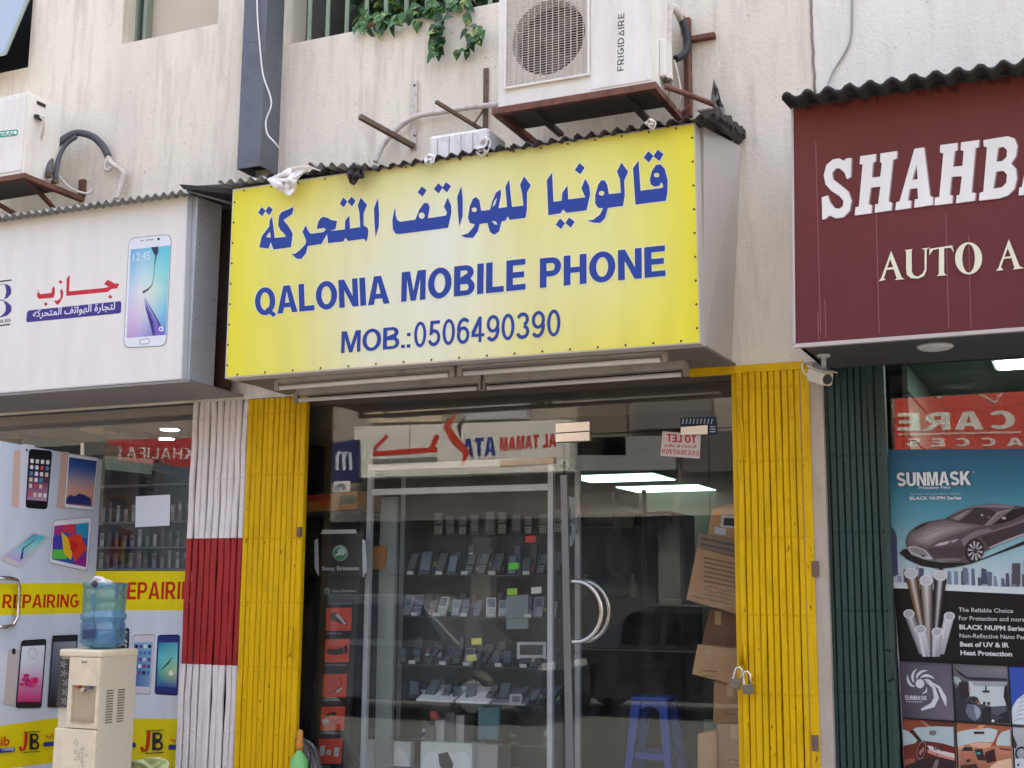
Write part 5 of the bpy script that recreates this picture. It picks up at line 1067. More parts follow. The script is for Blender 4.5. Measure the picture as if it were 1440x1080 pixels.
a.text('Jazib', (-22, 1050), (13, 1048), 13, RT, .01); a.rrect([(-90, 988), (76, 976), (75, 998), (-90, 1012)], .3, (40, 60, 140), W0_); a.text('Trading', (2, 1056.5), (19, 1054.5), 4.5, (226, 226, 236), .01)
jb(a, 98, 895, 106, W0_); a.text(ar('جازب'), (64, 1037), (86, 1034), 8, RT, .02); a.rrect([(220, 950), (300, 944), (300, 966), (220, 972)], .3, (40, 60, 140), W0_)
a.build('printed_film', m_print, ldoor)
tag(Art(PY(GY - .002), .001), None) if False else None
a = Art(PY(GY), .004); a.poly([(191, 698), (239.5, 695.5), (238.5, 739), (190, 741.5)], (222, 226, 232)); o = a.build('paper_sheet', m_paper, None, label='blank white paper sheet stuck on the left shop window', cat='paper')

# ------------------------------------------------------------ water dispenser
WY = -.72
wd = thing('water_dispenser', 'beige floor standing water dispenser in front of the left shop', 'water dispenser', (U(120, 930, WY).x, WY + .16, .30))
xw0, xw1 = U(83.5, 918, WY).x, U(141.5, 918, WY).x; ztw = U(141, 914.5, WY).z; wdp = .33
b = MB(); b.box((xw0, WY + .02, .32), (xw1, WY + wdp, ztw - .02)); b.build('cabinet', m_cooler2, wd, bevel=.008)
b = MB(); b.box((xw0 - .004, WY, ztw - .045), (xw1 + .004, WY + wdp + .004, ztw)); b.build('top_cover', m_cooler, wd, bevel=.012)
zn0, zn1 = U(110, 1016, WY).z, U(110, 964, WY).z; xn0, xn1 = U(100, 980, WY).x, U(134, 980, WY).x
b = MB(); zf1 = ztw - .046; zm = U(110, 1024, WY).z
frm = [(xn0 - .012, xw1, zf1, zn1 + .01), (xn0 - .012, xw1, zn0, zm)]
b.box((xn0 - .03, WY, zn1), (xw1, WY + .019, zf1)); b.box((xn0 - .03, WY, zm), (xw1, WY + .019, zn0)); b.box((xn0 - .03, WY, zn0), (xn0, WY + .019, zn1)); b.box((xn1, WY, zn0), (xw1, WY + .019, zn1)); b.build('front_panel', m_cooler, wd, bevel=.003)
b = MB(); b.box((xn0, WY + .015, zn0), (xn1, WY + .0195, zn1)); b.build('tap_niche', m_coolerd, wd)
b = MB()
xm = (xn0 + xn1) / 2
b.tube([(xm, WY + .012, zn1 - .02), (xm, WY - .012, zn1 - .022), (xm, WY - .014, zn1 - .05)], .012, 8); b.build('tap', m_coolerd, wd)
for sx, c_ in ((-.045, (176, 50, 44)), (.045, (50, 80, 150))):
    b = MB(); b.box((xm + sx - .012, WY - .006, zn1 - .016), (xm + sx + .012, WY + .014, zn1 - .004)); b.build('tap_lever', mat('lever_%d' % (sx > 0), c_, .4), wd)
b = MB()
for k in range(7): b.box((xn0 + .012, WY - .01 + k * .004, zn0 + .001), (xn1 - .012, WY - .0085 + k * .004, zn0 + .006))
b.build('drip_grille', m_coolerd, wd)
b = MB(); b.box((xw0, WY, .34), (xw1, WY + .019, zm - .006)); b.build('lower_door', m_cooler, wd, bevel=.004)
b = MB(); b.box((xw0, WY + .004, U(95, 995, WY).z), (xn0 - .031, WY + .019, U(95, 927, WY).z)); b.build('decor_panel', mat('black_gloss', (36, 36, 38), .2), wd)
a = Art(PY(WY + .004), .0008)
for k in range(5):
    cx_, cy_ = 87.5 + rn.random() * 8, 934 + k * 13
    for m in range(5): a.ell(cx_ + 3 * math.cos(m * 1.26), cy_ + 3.4 * math.sin(m * 1.26), 2.2, 1.0, (150, 152, 154), .5, rot=m * 72)
a.build('flower_print', m_print, wd)
a = Art(PY(WY), .001); a.path([(104, 1047), (106, 1040), (110, 1044), (107, 1050)], 1.2, (176, 164, 140))
for m in range(5): a.ell(113 + 6 * math.cos(m * 1.26), 1062 + 7 * math.sin(m * 1.26), 4.5, 2.4, (180, 168, 146), .7, rot=m * 72)
a.path([(114, 1070), (117, 1080), (113, 1090)], 1.2, (180, 168, 146)); a.text('hs', (115, 933), (122, 932), 4, (70, 70, 74), .01); a.build('faint_print', m_print, wd)
b = MB(); xx = xw1 + .0005
for c_ in (WY + .10, WY + .20):
    for k in range(13): z = U(160, 970, WY + .15).z - k * .0155; b.box((xx, c_ - .03, z - .004), (xx + .0015, c_ + .03, z + .002))
o = b.build('side_vents', mat('vent_shadow', (96, 88, 72), .7), wd)
wb_ = thing('water_bottle', 'blue tinted plastic water bottle upside down on top of the dispenser', 'bottle', ((xw0 + xw1) / 2 + .03, WY + .17, ztw))
cb_ = Vector(((xw0 + xw1) / 2 + .015, WY + .17, ztw)); hb_ = .40
m_bott = glass_mat('bottle_plastic', (.42, .68, .80), .06, .1)
bn = bpy.data.materials['bottle_plastic'].node_tree
df = bn.nodes.new('ShaderNodeBsdfDiffuse'); df.inputs[0].default_value = (*lin((130, 180, 200)), 1); mx = bn.nodes.new('ShaderNodeMixShader'); mx.inputs[0].default_value = .25
pr_ = bn.nodes['Material Output'].inputs[0].links[0].from_socket; bn.links.new(pr_, mx.inputs[1]); bn.links.new(df.outputs[0], mx.inputs[2]); bn.links.new(mx.outputs[0], bn.nodes['Material Output'].inputs[0])
b = MB(); b.lathe([(.06, 0.002), (.11, .018), (.132, .04), (.134, .15), (.126, .165), (.137, .18), (.138, .205), (.126, .22), (.129, .24), (.131, .355), (.127, .37), (.137, .378), (.137, .398), (.12, hb_), (.05, hb_ - .01), (.0, hb_ - .012)], cb_, 32); b.build('bottle_shell', m_bott, wb_)
b = MB(); b.lathe([(.05, .02), (.12, .04), (.128, .15), (.122, .185), (.0, .186)], cb_ + Vector((0, 0, .003)), 28); b.build('water', glass_mat('water', (.45, .70, .86), .05), wb_)
a = Art(PY(cb_.y - .136), .0015); a.poly([(116, 877), (133, 876), (133, 893), (116, 895)], (86, 108, 140)); a.poly([(116, 886), (135, 885), (135, 897), (116, 899)], (54, 66, 100)); a.build('paper_label', m_print, wb_)
rag('snack_packet', [(127, 818), (134, 811), (146, 813), (160, 817), (158, 824), (146, 827), (133, 828)], 'crumpled white packet lying on the upside down water bottle', m_cloth, 21, .012, WY + .14)
b = MB(); q = U(134, 822, WY + .05); b.lathe([(.018, 0), (.02, .02), (.01, .03)], q, 10, (.5, -1, .2)); b.build('bottle_cap', mat('dark_cap', (44, 40, 60), .5), None, label='small dark cap beside the white packet on the water bottle', cat='cap')
rag('cloth_bundle', [(178, 1082), (182, 1069), (200, 1066), (222, 1067), (236, 1070), (238, 1082), (236, 1110), (180, 1110)], 'pale green cloth bundle on the step beside the dispenser', mat('pale_green_cloth', (196, 204, 150), .9, var=.15, scale=20), 23, .02, -.3)

# ------------------------------------------------------------ inside the left shop
def UZ(px, py, z):
    d = CAM_ROT @ Vector(((px - 720) / FPX, -(py - 540) / FPX, -1)); return CAM_LOC + d * ((z - CAM_LOC.z) / d.z)
for i, (px, py, wd_) in enumerate(((237.5, 584, 'nearest'), (239, 602, 'middle'), (232.5, 615, 'farthest'))):
    c = UZ(px, py, 2.948); t = thing('ceiling_light', wd_ + ' of three round ceiling downlights inside the left phone shop', 'lamp', c, 'downlights in the left shop')
    b = MB(); b.lathe([(.095, .0), (.09, -.012), (.08, -.014)], c, 24); b.build('rim', m_whitemet, t); b = MB(); b.lathe([(.078, 0), (.07, -.004)], c + Vector((0, 0, -.0145)), 24); b.build('diffuser', m_litspot, t)
t = thing('accessory_rack', 'dim slatted wall rack inside the left shop window', 'rack', U(200, 800, 1.0))
b = MB(); q0, q1 = U(142, 690, 1.02), U(275, 805, 1.02); b.box((q0.x, 1.02, .46), (q1.x + .6, 1.06, 2.3)); b.build('back_board', mat('dark_slatwall', (40, 40, 42), .7, var=.15), t)
b = MB()
for yy in (683, 735, 770, 800): z = U(200, yy, 1.0).z; b.box((q0.x, .90, z - .008), (q1.x + .6, 1.019, z))
pieces(b, 'shelf', mat('pale_shelf', (84, 94, 92), .4), t)
rn = random.Random(10); PC = [mat('case_' + n, c, .4) for n, c in (('grey', (74, 76, 80)), ('black', (26, 26, 30)), ('silver', (104, 106, 108)), ('maroon', (70, 26, 30)), ('tan', (90, 66, 44)), ('white', (140, 140, 142)), ('teal', (60, 100, 106)))]
for yy, hh_, n_ in ((734, .16, 13), (769, .12, 13), (799, .12, 13)):
    z = U(200, yy, 1.0).z
    for i in range(n_):
        x = q0.x + .03 + (q1.x - q0.x) * i / n_; h_ = hh_ * rn.uniform(.6, 1.1); w_ = rn.uniform(.025, .04)
        b = MB(); b.box((x, .93, z + .001), (x + w_, .945, z + h_)); b.box((x + .004, .9285, z + h_ * .55), (x + w_ - .004, .93, z + h_ * .9), 1); b.build('boxed_accessory', [rn.choice(PC), rn.choice(PC)], None, label='small boxed phone accessory on the dim rack inside the left shop', cat='box', group='boxed accessories in the left shop')
b = MB(); a0, a1 = U(150, 652, .8), U(212, 655, .8); a2 = U(262, 672, 1.3); b.hexa([U(148, 641, .8), U(215, 646, .8), U(213, 667, .8), U(148, 660, .8)], [U(148, 641, .9), U(215, 646, .9), U(213, 667, .9), U(148, 660, .9)]); b.tube([a1, a2], .03, 4); b.build('display_canopy', mat('pale_green_panel', (120, 150, 140), .5), t)
b = MB(); b.pxbox([(112, 582), (145, 582), (145, 606), (112, 606)], 1.4, .4); b.build('cardboard_carton', m_card, None, label='brown carton on top of the fittings inside the left shop', cat='box')
b = MB(); b.pxbox([(146, 594), (180, 592), (180, 622), (146, 624)], 1.6, .4); b.build('cardboard_carton', m_brown, None, label='darker brown carton inside the left shop, right of the brown one', cat='box')

# ------------------------------------------------------------ inside the central shop
for i, (cx_, cy_, nm) in enumerate(((873, 671, 'nearer'), (937, 686, 'farther'))):
    c = UZ(cx_, cy_, 2.636); t = thing('ceiling_light', nm + ' of two square panel lights in the ceiling of the central shop', 'lamp', c, 'panel lights in the central shop')
    b = MB(); b.box((c.x - .42, c.y - .34, 2.630), (c.x + .42, c.y + .34, 2.638)); b.build('frame', m_whitemet, t); b = MB(); b.box((c.x - .40, c.y - .32, 2.624), (c.x + .40, c.y + .32, 2.6295)); b.build('diffuser', m_litpanel, t)
CY = .45
cab = thing('display_cabinet', 'tall glass display cabinet with a white metal frame full of mobile phones', 'cabinet', (U(645, 1000, CY).x, CY + .25, .45))
xc0, xc1 = U(512, 850, CY).x, U(777, 850, CY).x; ztc = U(645, 648, CY).z; CD = .45; pw_ = .035
shz = [U(680, v, CY).z for v in (808, 868, 938, 992, 1046)]
z2c = U(645, 684, CY).z
for x, y in ((xc0, CY), (xc1 - pw_, CY), (xc0, CY + CD), (xc1 - pw_, CY + CD)):
    b = MB(); b.box((x, y, .452), (x + pw_, y + pw_, ztc - .042)); b.build('post', m_alu, cab, bevel=.003)
for z, nm in ((ztc, 'top_rail'), (z2c, 'middle_rail')):
    b = MB(); b.box((xc0 + (pw_ if nm != 'top_rail' else 0), CY, z - .04), (xc1 - (pw_ if nm != 'top_rail' else 0), CY + pw_, z)); b.build(nm, m_whitemet, cab, bevel=.003)
b = MB(); b.box((xc0, CY + .036, ztc - .04), (xc1, CY + CD + pw_, ztc - .01)); b.build('top_board', m_greyin, cab)
b = MB(); b.box((xc0 + pw_, CY + CD + .002, .452), (xc1 - pw_, CY + CD + .02, ztc - .045)); b.build('back_board', mat('cabinet_back', (40, 44, 44), .6, var=.15), cab)
b = MB(); q = U(556, 800, CY + .12); b.box((xc0 + pw_, CY + .12, .46), (q.x, CY + .15, z2c - .045)); b.build('inner_panel', mat('pale_inner_panel', (128, 138, 136), .5, var=.06), cab)
xs0 = q.x + .01
for z in shz:
    b = MB(); b.box((xs0, CY + .05, z - .008), (xc1 - pw_ - .002, CY + CD - .002, z)); b.build('glass_shelf', m_shelf, cab)
b = MB(); b.box((xs0, CY + .05, .46), (xc1 - pw_ - .002, CY + CD - .01, .52)); b.build('base_board', m_greyin, cab)
rn = random.Random(20); wsh = xc1 - pw_ - xs0 - .04
def phone_mesh(w, h, t_, style, bodymat, tagc=None):
    b = MB(); b.box((-w / 2, -t_ / 2, 0), (w / 2, t_ / 2, h)); sm_ = h * (.45 if style else .78)
    b.box((-w * .40, -t_ / 2 - .0012, h * .94 - sm_), (w * .40, -t_ / 2 - .0001, h * .94), 1)
    if style:
        for r in range(4):
            for c in range(3): b.box((-w * .38 + c * w * .27, -t_ / 2 - .0015, h * .06 + r * h * .09), (-w * .38 + c * w * .27 + w * .2, -t_ / 2 - .0001, h * .06 + r * h * .09 + h * .055), 2)
    me_mats = [bodymat, m_screen, m_phone2]
    o = b.build('mobile_phone', me_mats, None, bevel=.003); return o
prot = [phone_mesh(.046, .105, .014, True, m_phone), phone_mesh(.058, .115, .011, False, m_phone), phone_mesh(.046, .10, .015, True, m_phone2), phone_mesh(.052, .108, .013, True, mat('plum_phone', (84, 60, 96), .3)), phone_mesh(.05, .10, .014, True, mat('white_phone', (190, 190, 188), .3)), phone_mesh(.048, .1, .014, True, mat('maroon_phone', (90, 40, 44), .3))]
used = set()
def put_phone(k, x, y, z, tilt, rz, label, group, sc=1.2):
    o = prot[k]
    if k in used: o = o.copy(); COL.objects.link(o)
    used.add(k); k_ = sc * rn.uniform(.78, 1.12); o.scale = (k_,) * 3; o.location = (x + rn.uniform(-.012, .012), y + rn.uniform(-.008, .008), z); o.rotation_euler = (R(tilt + rn.uniform(-5, 5) * (tilt != 0)), 0, R(rz * 1.6)); tag(o, label, 'phone', group)
GP = 'mobile phones in the display cabinet'
for i in range(11): put_phone(rn.choice([0, 0, 1, 1, 2]), xs0 + .05 + wsh * (.08 + .90 * i / 10), CY + CD - .03, U(680, 752, CY + CD).z + rn.uniform(-.005, .005), 0, rn.uniform(-3, 3), 'mobile phone hanging in the top row on the cabinet back board', GP, 1.4)
for i in range(11): put_phone(rn.choice([0, 1, 1, 1, 0]), xs0 + .04 + wsh * (.04 + .94 * i / 10), CY + .17, shz[0] + .003, -22, rn.uniform(-10, 10), 'mobile phone standing on the highest glass shelf of the cabinet', GP, 1.35)
for i in range(13): put_phone(rn.choice([0, 2, 3, 4, 5, 2]), xs0 + .03 + wsh * (.03 + .95 * i / 12), CY + .15, shz[1] + .003, -20, rn.uniform(-16, 16), 'mobile phone standing on the second glass shelf of the cabinet', GP)
for i in range(12): put_phone(rn.choice([0, 0, 1, 2, 3]), xs0 + .03 + wsh * (.03 + .94 * i / 11), CY + .14, shz[2] + .003, -38, rn.uniform(-25, 25), 'mobile phone leaning back on the third glass shelf of the cabinet', GP)
for i in range(10): put_phone(rn.choice([0, 0, 1, 1]), xs0 + .12 + wsh * (.03 + .84 * i / 9), CY + .13, shz[3] + .018, -48, rn.uniform(-22, 22), 'mobile phone lying on the white trays of the fourth shelf', GP)
AC = [mat('pack_' + n, c, .35) for n, c in (('black', (24, 25, 27)), ('dark', (48, 46, 48)), ('wine', (70, 26, 28)), ('steel', (130, 134, 136)), ('navy', (40, 46, 76)), ('white', (196, 198, 196)), ('red', (170, 54, 36)), ('lime', (120, 170, 50)))]
for row, (z, n_, y_, hmax) in enumerate(((shz[0], 12, CY + .30, .20), (shz[1], 13, CY + .29, .16), (shz[2], 14, CY + .28, .17), (shz[3], 9, CY + .37, .13), (shz[4], 5, CY + .30, .14))):
    nm = ('highest', 'second', 'third', 'fourth', 'bottom')[row]
    for i in range(n_):
        x = xs0 + .03 + (wsh - .03) * (i + rn.uniform(.1, .5)) / n_; h_ = hmax * rn.uniform(.5, 1); w_ = rn.uniform(.03, .055); t_ = rn.uniform(.01, .03); ln = rn.uniform(-.02, .02)
        b = MB(); b.hexa([(x, y_, z + .002), (x + w_, y_, z + .002), (x + w_ + ln, y_ + .03, z + h_), (x + ln, y_ + .03, z + h_)], [(x, y_ + t_, z + .002), (x + w_, y_ + t_, z + .002), (x + w_ + ln, y_ + .03 + t_, z + h_), (x + ln, y_ + .03 + t_, z + h_)])
        k0 = rn.uniform(.12, .5); k1 = k0 + rn.uniform(.12, .3); f_ = lambda u, v: (x + w_ * u + ln * v, y_ + .03 * v - .0012, z + .002 + (h_ - .002) * v)
        b.face([f_(.12, k0), f_(.88, k0), f_(.88, k1), f_(.12, k1)], 1); b.build('accessory_pack', [rn.choice(AC[:3] + AC[:2] + [AC[4]]), rn.choice(AC[3:] + [AC[3], AC[5]])], None, label='accessory pack at the back of the %s cabinet shelf' % nm, cat='packet', group='accessory packs in the display cabinet')
for row, z in enumerate(shz[:3]):
    for i in range(5):
        x = xs0 + .10 + wsh * (.02 + .9 * i / 5 + rn.uniform(0, .08)); b = MB(); b.obox((x, CY + .065, z + .012), (.022, 0, 0), (0, .004, .003), (0, -.004, .008)); b.build('price_strip', AC[5], None, label='white price strip on the front edge of the %s cabinet shelf' % ('highest', 'second', 'third')[row], cat='tag', group='white price strips in the cabinet')
for i, (px0, px1, lb) in enumerate(((588, 640, 'left white tray on the fourth cabinet shelf'), (643, 690, 'middle white tray on the fourth cabinet shelf'), (694, 742, 'right grey tray on the fourth cabinet shelf'))):
    b = MB(); x0_, x1_ = U(px0, 985, CY + .1).x, U(px1, 985, CY + .1).x; b.hexa([(x0_, CY + .07, shz[3] + .001), (x1_, CY + .07, shz[3] + .001), (x1_, CY + .07, shz[3] + .014), (x0_, CY + .07, shz[3] + .014)], [(x0_, CY + .30, shz[3] + .001), (x1_, CY + .30, shz[3] + .001), (x1_, CY + .30, shz[3] + .09), (x0_, CY + .30, shz[3] + .09)]); b.build('phone_tray', m_foamw if i < 2 else m_phone2, None, bevel=.003, label=lb, cat='tray')
for i, (px, py, c) in enumerate(((670, 902, (206, 200, 90)), (663, 925, (196, 196, 110)), (720, 832, (150, 200, 60)), (754, 830, (210, 214, 200)), (746, 758, (200, 60, 40)), (722, 796, (90, 200, 40)))):
    b = MB(); b.pxbox([(px - 7, py - 4), (px + 7, py - 5), (px + 7, py + 4), (px - 7, py + 5)], CY + .06, .004); b.build('price_tag', mat('tag_%d' % i, c, .6), None, label=['yellow price tag on the upper phones of the third shelf', 'yellow price tag near the front edge of the third shelf', 'lime price tag above the second shelf', 'white price tag at the right end of the second shelf', 'red tag hanging at the right of the top phone row', 'thin green strip on a phone of the highest shelf'][i], cat='tag')
b = MB(); b.pxbox([(712, 838), (743, 836), (742, 884), (712, 885)], CY + .07, .012); b.build('grey_card', mat('grey_card_paper', (112, 126, 128), .6), None, label='grey information card standing in the cabinet above the third shelf', cat='card')
b = MB(); b.pxbox([(727, 903), (768, 903), (767, 925), (727, 925)], CY + .07, .08); ob = b.build('phone_case_box', [mat('clear_case', (170, 176, 176), .3)], None, label='clear case with a black phone at the right end of the third shelf', cat='box')
b = MB(); b.pxbox([(731, 907), (763, 907), (762, 921), (731, 921)], CY + .064, .005); b.build('case_phone', m_phone, ob)
m_wbox = mat('white_carton', (196, 204, 200), .6, var=.05)
def wbox(quad, y, dy, label, pic=True, m=None):
    t = MB(); t.pxbox(quad, y, dy); o = t.build('phone_carton', m or m_wbox, None, label=label, cat='box')
    if pic:
        a = Art(PY(y), .001); xs = sum(p[0] for p in quad) / 4; ys = sum(p[1] for p in quad) / 4; w_ = quad[1][0] - quad[0][0]
        for dx in (-.28, 0, .28): a.ell(xs + dx * w_, ys + 10, w_ * .19, 22, (214, 220, 218))
        a.poly([(xs - 11, ys - 8), (xs + 2, ys - 11), (xs + 10, ys + 6), (xs + 8, ys + 18), (xs - 4, ys + 18), (xs - 10, ys + 6)], (40, 46, 48)); a.build('printed_picture', m_print, o)
wbox([(511, 1040), (578, 1044), (576, 1092), (509, 1088)], CY + .155, .05, 'left white phone carton with a printed black handset at the cabinet base'); wbox([(592, 1043), (664, 1046), (663, 1094), (591, 1090)], CY + .06, .2, 'right white phone carton with a printed black handset at the cabinet base')
wbox([(668, 1046), (700, 1047), (699, 1090), (667, 1090)], CY + .10, .2, 'plain grey carton beside the white cartons at the cabinet base', False, m_phone2)
for i, px in enumerate((598, 612, 626, 640)):
    h_ = (14, 24, 34, 30)[i]; wbox([(px, 1036 - h_), (px + 13, 1036 - h_), (px + 12, 1042), (px - 1, 1042)], CY + .10 + .02 * i, .15, ['shortest grey carton at the left end of the bottom glass shelf', 'second grey carton of the row on the bottom glass shelf', 'tallest grey carton of the row on the bottom glass shelf', 'last grey carton of the row on the bottom glass shelf'][i], False, m_phone2 if i % 2 else PC[0])
wbox([(673, 995), (702, 995), (701, 1040), (672, 1040)], CY + .08, .03, 'pale teal leaflet box standing on the bottom glass shelf', False, PC[6]); wbox([(604, 1001), (612, 1000), (616, 1011), (606, 1012)], CY + .08, .03, 'small red box behind the grey cartons on the bottom shelf', False, mat('red_card', (150, 50, 36), .6))
b = MB(); b.pxbox([(716, 976), (734, 976), (733, 990), (716, 990)], CY + .07, .02); ob = b.build('digital_clock', m_phone2, None, bevel=.002, label='little silver clock at the right end of the fourth shelf', cat='clock'); b = MB(); b.pxbox([(720, 979), (731, 979), (730, 987), (720, 987)], CY + .068, .0015); b.build('display', m_screen, ob)

# black standing display with orange picture squares
SY = .34
sd_t = thing('advertising_stand', 'black standing phone accessory display with orange picture squares', 'display stand', (U(465, 1000, SY).x, SY + .02, .45))
S3, S4 = (320, 500, 3.6), (320, 780, 3.6)
b = MB(); b.pxbox([(452, 812), (499, 812), (481, 1100), (431, 1100)], SY, .06); b.build('panel', m_phone, sd_t)
b = MB(); b.pxbox([(449, 752), (453, 747), (503, 746), (512, 756), (512, 806), (507, 812), (449, 812), (446, 806)][0:1] + [(510, 748), (510, 811), (447, 811)], SY - .03, .05); b.build('header_plaque', mat('plaque_black', (30, 30, 32), .25), sd_t, bevel=.008)
a = Art(PY(SY - .03), .001); WH = (190, 194, 194)
a.poly([(480, 882), (648, 880), (655, 900), (470, 903)], WH, (), S3); a.poly([(440, 935), (458, 925), (462, 1080), (462, 1120), (440, 1075)], WH, (), S3); a.poly([(682, 930), (698, 938), (706, 1085), (686, 1125), (684, 1080)], WH, (), S3)
a.ell(570, 1000, 38, 40, (150, 164, 158), 0, S3); a.ell(568, 1004, 32, 33, (52, 128, 80), 0, S3); a.ell(578, 992, 20, 18, (170, 196, 178), 0, S3); a.path([(545, 1015), (565, 1002), (590, 1008)], [5, 12, 4], (200, 214, 206), S3)
a.text('Sony Ericsson', (453, 802), (504.5, 801.5), 5.2, (206, 208, 208), .012); a.build('logo', m_print, sd_t)
a = Art(PY(SY), .001)
a.ell(503, 185, 14, 16, (150, 158, 154), 0, S4); a.ell(503, 188, 9, 10, (60, 110, 80), 0, S4); a.text('Sony Ericsson', (467, 833), (500.5, 832.5), 4, (176, 178, 178), .008); a.text('Accessories', (464, 850), (495, 849.5), 2.4, (140, 142, 142))
OR = (206, 74, 48); K_ = (36, 30, 30); LG = (190, 190, 188)
SQ = [[(500, 270), (630, 268), (625, 385), (497, 385)], [(495, 430), (618, 428), (613, 543), (490, 545)], [(485, 605), (605, 603), (600, 722), (478, 722)], [(475, 770), (595, 768), (590, 888), (470, 890)], [(462, 932), (582, 930), (575, 1058), (458, 1060)]]
for q in SQ: a.poly(q, OR, (), S4); a.line((q[3][0], q[3][1] + 14), (q[3][0] + 62 + rn.random() * 50, q[3][1] + 14), 6, (120, 120, 120), S4)
a.poly([(520, 300), (545, 292), (608, 345), (600, 358), (580, 350), (525, 330)], K_, (), S4); a.poly([(545, 305), (562, 302), (602, 350), (590, 354)], LG, (), S4)
a.poly([(500, 490), (510, 478), (560, 478), (585, 470), (590, 500), (545, 508), (505, 502)], K_, (), S4); a.poly([(590, 465), (604, 450), (608, 500), (592, 500)], K_, (), S4)
a.path([(560, 620), (580, 650), (560, 680), (522, 702)], 4, K_, S4); a.poly([(548, 690), (578, 672), (580, 680), (552, 698)], LG, (), S4)
a.poly([(490, 815), (520, 798), (530, 806), (500, 825)], K_, (), S4); a.poly([(522, 800), (548, 794), (552, 808), (532, 816)], K_, (), S4); a.poly([(475, 840), (502, 828), (515, 848), (488, 866)], LG, (), S4); a.path([(530, 850), (560, 835), (588, 830)], 4, K_, S4)
for q in ([(470, 968), (494, 966), (490, 1018), (466, 1018)], [(505, 985), (528, 990), (520, 1016), (498, 1010)], [(540, 975), (566, 975), (562, 1022), (538, 1022)]): a.rrect(q, .25, LG, S4)
a.build('picture_squares', m_print, sd_t)
b = MB(); b.pxbox([(428, 697), (503, 690), (502, 716), (428, 720)], .5, .3); ob = b.build('snack_carton', mat('orange_carton', (176, 110, 30), .5, var=.3, scale=9), None, label='orange and yellow carton on the dark shelf behind the left pane of the central shop', cat='box')
a = Art(PY(.5), .001); a.poly([(428, 697), (466, 693.5), (466, 703), (428, 707)], (150, 40, 26)); a.poly([(452, 704), (462, 703), (462, 711), (452, 712)], (190, 60, 30)); a.poly([(478, 697), (500, 695), (500, 708), (478, 710)], (96, 110, 70)); a.build('printed_picture', m_print, ob)
b = MB(); b.box((U(423, 700, .5).x, .48, U(450, 719, .5).z - .03), (U(508, 700, .5).x, .85, U(450, 719, .5).z - .002)); b.build('dark_shelf', m_dark, None, label='dark wall shelf behind the left pane of the central shop', cat='shelf')
b = MB(); b.pxbox([(516, 768), (543, 768), (541, 800), (515, 800)], CY + .10, .015); b.build('orange_leaflet', mat('orange_print', (170, 110, 40), .6, var=.3, scale=20), None, label='orange leaflet leaning behind the black display stand', cat='leaflet')
b = MB(); b.box((U(430, 700, .95).x - .3, .95, .45), (U(508, 700, .95).x, 1.0, 2.63)); b.build('slat_partition', mat('black_slatwall', (30, 28, 28), .6, var=.2), None, label='black slatted partition behind the left pane of the central shop', cat='partition')

# back of the central shop
b = MB(); b.box((U(815, 800, 3.2).x, 3.2, .45), (U(946, 800, 3.2).x, 3.85, U(880, 720, 3.2).z)); t = b.build('storage_shelf', m_dark, None, bevel=.01, label='dark storage unit at the back of the central shop', cat='shelf')
for i, (x0_, x1_, y0_, y1_) in enumerate(((818, 844, 693, 708), (845, 861, 692, 708), (870, 884, 694, 712), (885, 897, 696, 714), (822, 858, 722, 735), (862, 890, 722, 740))):
    b = MB(); b.pxbox([(x0_, y0_), (x1_, y0_ - .5), (x1_, y1_), (x0_, y1_)], 3.15 - .01 * (i > 3), .04); b.build('stock_carton', mat('pale_green_carton_%d' % i, [(150, 166, 150), (140, 156, 142), (164, 176, 160), (150, 164, 150), (120, 138, 124), (110, 128, 118)][i], .6), None, label=['leftmost pale carton of the upper row at the back of the central shop', 'second pale carton of the upper row at the back of the central shop', 'third pale carton of the upper row at the back of the central shop', 'rightmost pale carton of the upper row at the back of the central shop', 'left greenish carton under the upper row at the back', 'right greenish carton under the upper row at the back'][i], cat='box', group='cartons at the back of the central shop')
b = MB(); b.box((U(800, 850, 2.2).x, 2.2, .45), (U(960, 850, 2.2).x, 2.7, U(880, 842, 2.2).z)); b.build('counter', m_dark, None, bevel=.01, label='dark counter at the back of the central shop', cat='counter')
t = thing('stock_rack', 'thin grey stock rack carrying pale cartons at the back of the central shop', 'rack', (U(858, 800, 3.15).x, 3.16, .45))
xa_, xb_ = U(812, 720, 3.14).x, U(903, 720, 3.14).x
for yy in (714.5, 741):
    b = MB(); z = U(858, yy, 3.14).z; b.box((xa_, 3.125, z - .015), (xb_, 3.195, z)); b.build('shelf', m_greyin, t)
for x in (xa_ - .02, xb_): b = MB(); b.box((x, 3.13, .452), (x + .02, 3.19, U(858, 690, 3.14).z)); b.build('post', m_greyin, t)
zc2 = U(880, 842, 2.2).z
bagc = U(850, 815, 2.4); b = MB(); b.lathe([(.10, 0), (.16, .03), (.17, .10), (.13, .17), (.05, .22), (.02, .26)], Vector((bagc.x, 2.42, zc2 + .001)), 14); t = b.build('plastic_bag', [mat('blue_bag', (40, 66, 110), .4, var=.2)], None, label='blue plastic bag on the dark counter', cat='bag')
bagc = U(828, 815, 2.4); b = MB(); b.lathe([(.08, 0), (.13, .03), (.13, .08), (.10, .14), (.04, .18)], Vector((bagc.x - .03, 2.45, zc2 + .001)), 14); b.build('plastic_bag', mat('grey_bag', (120, 128, 128), .4, var=.2), None, label='grey plastic bag left of the blue one on the counter', cat='bag')
q = U(890, 840, 2.35); b = MB(); b.lathe([(.035, 0), (.037, .02), (.036, .11), (.014, .14), (.013, .165), (.016, .167), (.016, .18)], Vector((q.x, 2.35, zc2 + .001)), 16); b.build('spray_bottle', mat('pale_bottle', (150, 152, 150), .3), None, label='small pale bottle on the dark counter', cat='bottle')
